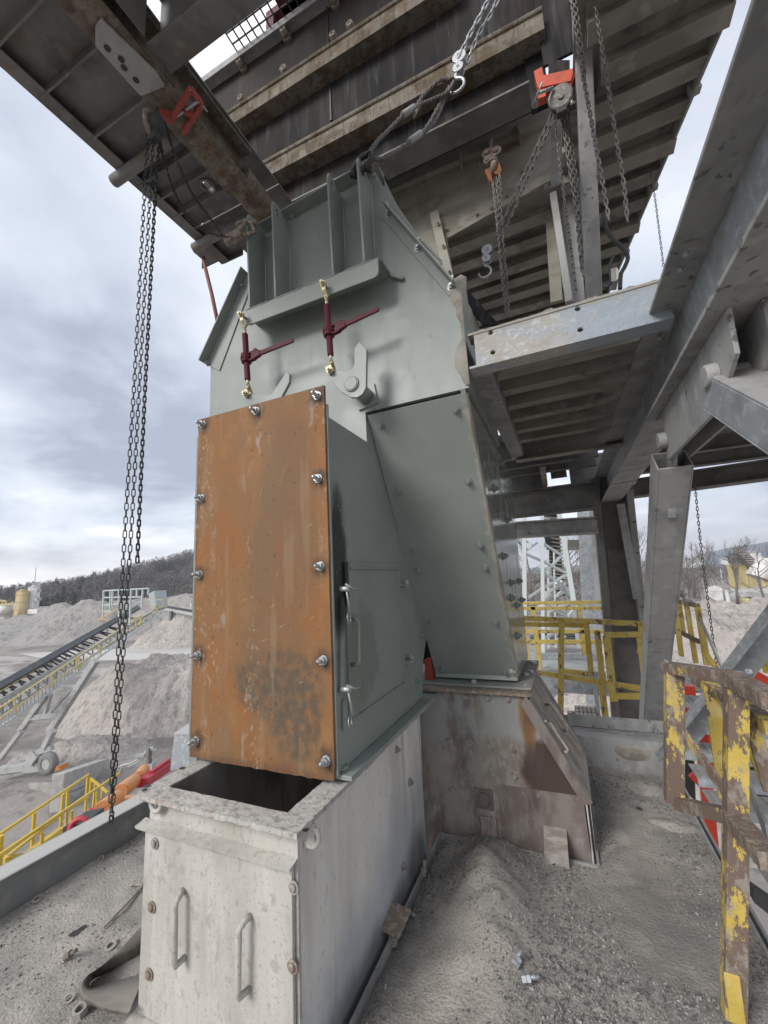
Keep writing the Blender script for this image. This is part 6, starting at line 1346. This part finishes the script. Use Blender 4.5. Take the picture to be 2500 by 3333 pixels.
b.build('mesh_panel', galv, SK, kind='stuff')
bl_ = sl('lower_chord', 1400, 545, .10, .12, greysteel, .3, xb=1285)
n_ = 17
for i in range(n_):
    X = -40+1290*i/n_; u, u2 = s_of(X, -60, 1280), s_of(X+62, -60, 1280)
    b = MB(); strut(b, tp[0].lerp(tp[1], u), bl_[0].lerp(bl_[1], u2), .08); strut(b, tp[0].lerp(tp[1], u2), bl_[0].lerp(bl_[1], u2), .08); b.build('truss_web', greysteel, SK)
    b = MB(); p0 = tp[0].lerp(tp[1], u); q0_ = r1[0].lerp(r1[1], u); lat = V((bc.y-ba.y, -(bc.x-ba.x), 0)).normalized()*-1; strut(b, p0+V((0,0,.1)), q0_, .07); strut(b, q0_-V((0,0,.05)), q0_-V((0,0,.22))+lat*.5, .12); strut(b, p0+lat*.25, p0+lat*.9+V((0,0,.3)), .12); b.build('idler', black, SK)
for X in (118, 430, 635, 655, 820, 1135, 1180, 1310):
    u = s_of(X, -60, 1370); b = MB(); u2 = s_of(X+20, -60, 1385); strut(b, r2[0].lerp(r2[1], u), wk[0].lerp(wk[1], u2), .06); b.build('rail_post', yellow_pale, SK)
for X in (100, 320, 430, 560, 700, 800, 905, 1000):
    u = s_of(X, -60, 1130); b = MB(); strut(b, r1[0].lerp(r1[1], u), r1[0].lerp(r1[1], u)-V((0,0,.75)), .07); b.build('rail_post', greysteel, SK)
b = MB(); u = s_of(1230, -60, 1285); c = zs(1285, 395, 36); b.prism([zs(1250,345,36), zs(1300,318,36), zs(1318,460,36), zs(1280,490,36)], (0,1.2,0)); b.build('head_cover', lattice, SK)
cage = [((875,318),(870,535)), ((932,318),(930,480)), ((1003,312),(1005,600)), ((1105,308),(1095,610)), ((1205,302),(1195,470)), ((1255,298),(1250,350)), ((875,318),(1255,298)), ((880,375),(1200,370)), ((875,440),(1000,430)), ((950,318),(948,440)), ((1155,305),(1155,372)), ((875,495),(935,490))]
for a_, c_ in cage:
    b = MB(); strut(b, zs(*a_, 33), zs(*c_, 33), .11); b.build('cage_bar', lattice, SK)
for a_, c_ in (((835,560),(1000,465)), ((835,560),(840,590)), ((835,560),(905,560)), ((1315,395),(1378,392)), ((1378,392),(1382,450)), ((1320,470),(1382,450)), ((1125,545),(1180,540)), ((1180,540),(1190,600)), ((1125,545),(1135,600))):
    b = MB(); strut(b, zs(*a_, 34), zs(*c_, 34), .07); b.build('handrail', yellow_pale, SK)
for a_, c_, w_ in (((810,905),(435,1490),.30), ((395,1190),(175,1500),.26), ((265,1385),(495,1360),.26), ((430,1190),(380,1365),.16), ((620,1130),(405,1365),.14), ((510,1130),(640,1128),.14)):
    b = MB(); strut(b, zs(*a_, 22), zs(*c_, 22), w_); b.build('support_leg', greysteel, SK)
g_ = lambda X, Y, d=20.5: dep(*zG(X, Y), d)
for a_, c_, w_ in (((410,65),(345,200),.28), ((165,70),(0,290),.22), ((290,235),(405,195),.25), ((0,370),(210,345),.34), ((210,345),(330,335),.45), ((255,300),(300,235),.5), ((0,415),(200,360),.2)):
    b = MB(); strut(b, g_(*a_), g_(*c_), w_); b.build('axle_frame', greysteel, SK, bevel=.02)
c = g_(372, 318, 20.2); ax_ = V((.2,-.98,0)).normalized(); b = MB()
n_ = 22; prof = [(.26,-.17),(.44,-.19),(.51,-.13),(.53,0),(.51,.13),(.44,.19),(.26,.17)]; s1_, u1_ = perp(ax_); vs = []
for r_, o_ in prof:
    for j in range(n_): a = 6.2832*j/n_; vs.append(c+ax_*o_+(s1_*math.cos(a)+u1_*math.sin(a))*r_)
fs = [(i*n_+j, i*n_+(j+1) % n_, (i+1)*n_+(j+1) % n_, (i+1)*n_+j) for i in range(6) for j in range(n_)]
b.add(vs, fs, True); wh = b.build('wheel', tyrem, SK); b = MB(); b.cyl(c-ax_*.13, c+ax_*.14, .27, 16); b.build('rim', greysteel, wh)
t = thing('wheel_chock', 'small orange wheel chock beside the stacker tyre', 'wheel chock', g_(440, 375, 20)); b = MB(); P_ = [g_(*q_, 20) for q_ in ((410,390),(465,370),(468,332),(430,345))]; b.prism(P_, (0,.35,0)); b.build('block', rollor, t, bevel=.02)
b = MB(); b.bar(g_(445,350,19.95), g_(458,346,19.95), .06, .02); b.build('slot', black, t)
t = thing('concrete_wall', 'pale precast concrete block wall below the stacker wheel', 'wall', g_(650, 480, 18))
A_, B_ = g_(500,395,17.5), g_(825,285,21.5); b = MB(); hgt = 2.0; th_ = V((-.45,-.25,0))
b.prism([A_, B_, B_-V((0,0,hgt)), A_-V((0,0,hgt))], th_); b.build('block_course', concrete, t, bevel=.03)
b = MB(); b.prism([A_+V((.03,-.03,-hgt*.42)), B_+V((.03,-.03,-hgt*.42)), B_+V((.03,-.03,-hgt*.44)), A_+V((.03,-.03,-hgt*.44))], V((.02,-.02,0))); b.build('joint', tyrem, t)
b = MB(); P_ = [g_(*q_, 17) for q_ in ((225,470),(480,460),(500,520),(430,525))]; b.prism(P_, (0,0,-.2)); b.build('footing', concrete, t)
# yellow stair rails going down beside the drums
t = thing('stair_rail', 'bright yellow pipe handrails of the stair below the deck', 'guard rail', g_(200, 900, 9), 'yellow guard rails')
def yl(X, Y, d): return dep(*zG(X, Y), d)
for pn_, a_, c_, w_ in (('handrail',(-30,885,7.5),(685,405,12),.05), ('handrail',(500,530,11),(520,520,11),.05), ('mid_rail',(-30,1060,7.5),(460,700,10.5),.045), ('handrail',(-30,1045,6.8),(920,395,12),.05), ('mid_rail',(50,1045,6.6),(500,690,9.5),.045),
        ('post',(12,875,7.5),(-5,1140,7.5),.055), ('post',(265,700,9),(245,1000,9),.055), ('post',(487,555,10.8),(465,830,10.8),.055), ('post',(522,525,11),(510,800,11),.055), ('post',(678,410,12),(660,680,12),.055), ('post',(325,855,8),(320,985,8),.05), ('post',(555,685,9.6),(550,815,9.6),.05),
        ('post',(705,440,12),(695,545,12),.05), ('post',(735,470,12),(718,670,12),.05), ('handrail',(700,435,12),(830,545,11.5),.05), ('post',(790,510,11.8),(785,590,11.8),.05), ('toe_board',(200,1040,7.6),(475,835,9.6),.14), ('handrail',(45,1040,6.6),(285,1020,7.6),.05), ('post',(50,1040,6.6),(45,1140,6.6),.055), ('post',(80,1045,6.7),(72,1130,6.7),.055), ('mid_rail',(500,690,10.5),(680,580,11.6),.045), ('post',(745,540,12),(748,650,12),.045)):
    b = MB(); strut(b, yl(*a_), yl(*c_), w_); b.build(pn_, yellow_new, t)
b = MB(); P_ = [yl(*q_) for q_ in ((470,830,9.8),(730,650,11.4),(720,690,11.2),(400,960,9.0))]; b.prism(P_, (0,.1,0)); b.build('stringer', greysteel, t)
# screen with orange drums in a red frame
t = thing('vibrating_screen', 'red screen box with two orange drums mounted on top', 'screen', yl(850, 650, 9.5))
def drum(a_, c_, r_):
    A_, B_ = yl(*a_), yl(*c_); d = (B_-A_).normalized(); b = MB(); b.cyl(A_, B_, r_, 22); o = b.build('drum', rollor, t, bevel=.01)
    b = MB(); b.cyl(A_-d*.02, A_, r_*.93, 22); s_, u_ = perp(d)
    for k in range(3): a = k*2.09+.5; b.bar(A_-d*.024+(s_*math.cos(a)+u_*math.sin(a))*.02, A_-d*.024+(s_*math.cos(a)+u_*math.sin(a))*r_*.9, .006, .010, d)
    b.build('end_cover', rollcap, o); return d
drum((788,668,8.2), (905,585,8.9), .150); drum((930,536,9.4), (1035,455,10.2), .160); drum((1070,425,10.5), (1112,370,11.4), .145)
b = MB(); b.cyl(yl(1030,455,10.3), yl(1070,425,10.7), .125, 16); b.cyl(yl(985,494,9.9), yl(1000,482,10.0), .168, 18); b.build('clamp_ring', rollor, t)
for a_, c_, w_, h_, mt in (((560,880,6.9),(760,735,8.0),.04,.10,redp), ((650,815,7.2),(900,650,8.6),.04,.10,redp), ((1100,470,10.2),(1300,335,11.8),.3,.2,redp), ((1160,420,10.6),(1300,320,11.8),.1,.25,redp), ((420,930,6.4),(740,690,8.4),.03,.06,greysteel), ((880,640,9.0),(1060,490,10.2),.05,.05,hatchm), ((930,610,9.0),(1110,580,9.3),.2,.12,rollor), ((560,850,7.0),(730,720,8.0),.3,.2,black), ((740,690,8.5),(760,770,8.1),.25,.2,redp)):
    b = MB(); b.bar(yl(*a_), yl(*c_), w_, h_); b.build('frame_member', mt, t)
b = MB(); c = yl(605,820,7.0); b.ring(c, (.5,-.8,.3), .14, .05, 14, 6); b.build('lifting_eye', redp, t)
t = thing('pump_stand', 'grey hoses and steel upright behind the orange drums', 'machinery', yl(1150, 360, 13))
for a_, c_, w_, mt in (((1150,195,13),(1148,370,13),.12,underside), ((1050,265,13),(1120,255,13),.1,galv), ((1150,350,13),(1190,345,13),.25,greysteel)):
    b = MB(); strut(b, yl(*a_), yl(*c_), w_); b.build('upright', mt, t)
for pts in (((935,390),(915,355),(960,330),(1060,310),(1140,220),(1215,215)), ((930,400),(940,345),(1000,320),(1080,280),(1150,205),(1190,205)), ((990,345),(1080,300),(1130,240))):
    b = MB(); b.tube(curve([yl(*q_, 13) for q_ in pts]), .035, 6); b.build('hose', greysteel, t)
# silos and plant at the far left
def silo(label, X, Yt, Yb, wpx, mt, d, name='silo'):
    c = zs(X, Yb, d); h_ = zs(X, Yt, d).z-c.z; r_ = wpx*.38577/FPX*d/2; t = thing('silo', label, 'silo', c-V((0,0,6)))
    b = MB(); b.cyl(c-V((0,0,6)), c+V((0,0,h_)), r_, 24); b.build('shell', mt, t)
    for k in range(4): b = MB(); b.ring(c+V((0,0,h_*(.1+.26*k))), (0,0,1), r_*1.005, .10, 24, 4); b.build('band', mt, t)
    b = MB(); b.cyl(c+V((0,0,h_)), c+V((0,0,h_+.8)), r_*.95, 24, r2=r_*.3); b.build('roof', mt, t)
    b = MB(); b.ring(c+V((0,0,h_+1.6)), (0,0,1), r_*1.05, .08, 20, 4)
    for k in range(10): a = k*.628; b.bar(c+V((math.cos(a)*r_*1.05, math.sin(a)*r_*1.05, h_)), c+V((math.cos(a)*r_*1.05, math.sin(a)*r_*1.05, h_+1.6)), .08, .08, (0,1,0))
    b.build('guard_rail', greysteel, t); return t, c, h_, r_
ts, c, h_, r_ = silo('tall white silo with a mast on its roof', 265, 290, 560, 82, white, 150)
b = MB(); b.cyl(c+V((0,0,h_)), c+V((0,0,h_+7.5)), .12, 5); b.build('mast', greysteel, ts); b = MB(); b.cyl(c+V((0,0,h_)), c+V((0,0,h_+1.7)), r_*.35, 10); b.build('vent', greysteel, ts)
for Y in (400, 330): b = MB(); q_ = zs(315, Y, 149); b.box(q_+V((-.8,-.8,-.1)), q_+V((1.2,.8,1.0))); b.build('side_landing', greysteel, ts)
silo('ochre rust-streaked silo left of the white one', 170, 325, 560, 88, silo_rust, 147)
silo('low cream silo tank behind the ochre one', 100, 455, 570, 60, white, 155)
t = thing('plant_building', 'low white plant buildings and pipework at the left edge', 'building', zs(40, 560, 150))
b = MB(); b.box(zs(-60,610,150)-V((0,0,4)), zs(95,475,150)+V((0,14,0))); b.build('wall', white, t)
for X in (10, 45): b = MB(); q_ = zs(X, 470, 149); b.cyl(q_-V((0,0,2)), q_+V((0,0,1.2)), 2.0, 14); b.build('tank', white, t)
for a_, c_ in (((0,400),(50,405)), ((0,435),(125,430)), ((20,400),(22,470)), ((50,405),(52,440)), ((105,410),(107,440))): b = MB(); strut(b, zs(*a_, 148), zs(*c_, 148), .5); b.build('pipework', bldyellow, t)
b = MB(); q_ = zs(328, 485, 147); b.box(q_+V((-3,-2,-1)), q_+V((3,2,.6))); b.build('cab', white, t)
# far conveyor and pole by the rusty plate's left edge
t = thing('ground_conveyor', 'long low conveyor on the far side of the pink stockpile', 'conveyor', zs(1500, 500, 70))
b = MB(); strut(b, zs(1390,470,75), zs(1660,520,62), .5); b.build('truss', greysteel, t); b = MB(); strut(b, zs(1395,455,75), zs(1660,500,62), .45); b.build('belt', black, t)
for k in range(12): b = MB(); u = k/12; q_ = zs(1395,455,75).lerp(zs(1660,500,62), u); strut(b, q_, q_-V((0,0,.9)), .18); b.build('idler', greysteel, t)
for X, Y in ((1445,490),(1600,520)): b = MB(); q_ = zs(X, Y, 70); strut(b, q_, q_-V((0,0,2.2)), .5); b.build('leg', underside, t)
t = thing('light_pole', 'white light pole beyond the pink stockpile', 'pole', zs(1612, 500, 72)); b = MB(); b.cyl(zs(1612,505,72), zs(1612,425,72), .12, 6); b.build('mast', white, t); b = MB(); b.bar(zs(1606,462,72), zs(1622,460,72), .3, .3); b.build('lamp', white, t)

# ================================================================== SMALL THINGS ON THE DECK
def nut(label, px, py, z=.0, s=.024, tilt=(0,0,1), group='loose nuts and washers on the left deck', wash=False):
    c = at(px, py, 2, z); c.z = deck_h(c.x, c.y)+.004; t_ = V(tilt).normalized(); b = MB(); R_ = s
    n_ = 24 if wash else 6; hh = .006 if wash else s*.9; s_, u_ = perp(t_); ri = s*(.58 if wash else .56); vs = []; m_ = 24
    for k, (rr_, zz) in enumerate(((1,0),(1,hh),(0,hh),(0,0))):
        for j in range(m_):
            a = 6.2832*j/m_; hexr = R_*(1 if wash else math.cos(math.pi/6)/math.cos((a % (math.pi/3))-math.pi/6)); r_ = hexr if rr_ else ri
            vs.append(c+t_*zz+(s_*math.cos(a)+u_*math.sin(a))*r_)
    b.add(vs, [(k*m_+j, k*m_+(j+1) % m_, ((k+1) % 4)*m_+(j+1) % m_, ((k+1) % 4)*m_+j) for k in range(4) for j in range(m_)])
    b.build('washer' if wash else 'nut', boltdust, None, label=label, cat='washer' if wash else 'nut', group=group, org=c)
nut('hex nut lying against the edge tube, upper of the loose nuts', 330, 2803, s=.017, tilt=(.5,-.5,.7))
nut('washer lying close to the lower edge tube', 121, 2938, s=.024, tilt=(.1,-.2,1), wash=True)
nut('washer beside the upper end of the curled rubber', 360, 3076, s=.024, tilt=(.1,-.2,1), wash=True)
nut('half-buried washer below the curled rubber', 224, 3254, s=.020, tilt=(.2,-.2,1), wash=True)
nut('large nut lying flat near the bottom edge', 262, 3300, s=.027, tilt=(0,-.2,1))
def loose_bolt(label, px, py, d, s=1.0, m_=None, group='loose bolts on the deck'):
    c = at(px, py, 2, .0); c.z = deck_h(c.x, c.y)+.015*s; d = V(d).normalized(); b = MB(); b.cyl(c, c+d*.016*s, .019*s, 6, smooth=False); b.cyl(c+d*.016*s, c+d*.07*s, .010*s, 8); b.cyl(c+d*.018*s, c+d*.034*s, .02*s, 6, smooth=False)
    b.build('bolt', m_ or boltdust, None, label=label, cat='bolt', group=group, org=c)
loose_bolt('brass-coloured short bolt half buried on the left deck', 213, 3130, (.8,.3,.5), .8, tanned)
loose_bolt('dusty bolt lying near the far corner of the right deck', 1378, 2838, (.1,.2,1), 1.0)
loose_bolt('dusty bolt standing beside the bent cleat', 1280, 3058, (.1,-.2,1), 1.1)
loose_bolt('bright zinc bolt with nut lying in the gravel', 1705, 3262, (1,.35,.12), .95, zinc)
loose_bolt('second zinc bolt tipped over the bright one', 1682, 3228, (.4,.8,.5), .9, zinc)
c = at(1822, 3243, 2, .01); b = MB(); b.add([c, c+V((.018,.004,.004)), c+V((.012,.02,.012)), c+V((.002,.012,.008))], [(0,1,2,3)]); b.add([c+V((0,0,-.003)), c+V((.018,.004,.001)), c+V((.012,.02,.009)), c+V((.002,.012,.005))], [(3,2,1,0)]); b.build('paint_chip', yellow_new, None, label='tiny yellow paint chip in the gravel', cat='paint chip', org=c)
P_ = [at(*zL(*q_), 2, .012) for q_ in ((1005,428),(1080,425),(1092,440),(1040,500),(950,600),(880,670),(850,705),(795,758))]
b = MB(); b.tube(curve(P_, 4), .008, 7, r2=.005); b.build('wire_rod', boltdust, None, label='thin bent wire rod lying on the left deck', cat='rod', org=P_[3])
# slot worn through the dust
b = MB(); P_ = [at(*zL(*q_), 2, 0) for q_ in ((522,845),(530,825),(560,805),(600,785),(640,745),(672,735),(672,745),(615,795),(590,825),(560,840))]
b.add([V((q_.x, q_.y, deck_h(q_.x, q_.y)+.006)) for q_ in P_], [tuple(range(len(P_)))[::-1]]); b.build('deck_slot', black, None, kind='structure')
b = MB(); c = at(*zRR(135,1058), 2, 0); b.cyl((c.x, c.y, deck_h(c.x, c.y)), (c.x, c.y, deck_h(c.x, c.y)+.006), .018, 10); b.build('deck_slot', black, None, kind='structure')
# curled rubber belt scrap against the box
t = thing('rubber_scrap', 'curled scrap of dusty conveyor rubber beside the box chute', 'rubber scrap', at(390, 3150, 2, .02))
top = [(1150,690),(1050,790),(960,890),(860,985),(760,1070),(690,1115),(648,1160),(632,1215),(640,1265),(690,1310),(770,1345),(880,1385),(1000,1400)]
bot = [(1150,895),(1060,975),(980,1025),(900,1060),(830,1090),(760,1125),(715,1160),(690,1200),(720,1212),(790,1190),(880,1168),(1000,1140),(1120,1110)]
za = [.06,.07,.08,.09,.10,.11,.12,.13,.13,.12,.11,.10,.10]; zb2 = [.005]*7+[.01,.012,.012,.012,.012,.012]
o_ = curve([at(*zL(*q_), 2, z_*.8) for q_, z_ in zip(top, za)], 4); i_ = curve([at(*zL(*q_), 2, z_) for q_, z_ in zip(bot, zb2)], 4); n_ = len(o_)
b = MB(); vs = o_+i_+[q_+V((-.012,-.004,-.012)) for q_ in o_]+[q_+V((-.012,-.004,-.012)) for q_ in i_]
fs = []
for k in range(n_-1): fs += [(k, k+1, n_+k+1, n_+k), (2*n_+k+1, 2*n_+k, 3*n_+k, 3*n_+k+1), (k+1, k, 2*n_+k, 2*n_+k+1), (n_+k, n_+k+1, 3*n_+k+1, 3*n_+k)]
b.add(vs, fs, True); b.build('strip', dirtrub, t)

# ================================================================== AIR
b = MB(); b.box((-330, -40, GZ-1.5), (1200, 2500, 165)); hz_ = b.build('haze', bpy.data.materials.new('pale_air'), None, kind='stuff')
hm = hz_.data.materials[0]; hm.use_nodes = True; hn_ = hm.node_tree.nodes; hm.node_tree.nodes.remove(hn_['Principled BSDF'])
pv = hn_.new('ShaderNodeVolumePrincipled'); pv.inputs['Color'].default_value = (.80, .87, 1, 1); pv.inputs['Density'].default_value = .00035; pv.inputs['Anisotropy'].default_value = .2
hm.node_tree.links.new(pv.outputs[0], hn_['Material Output'].inputs['Volume'])
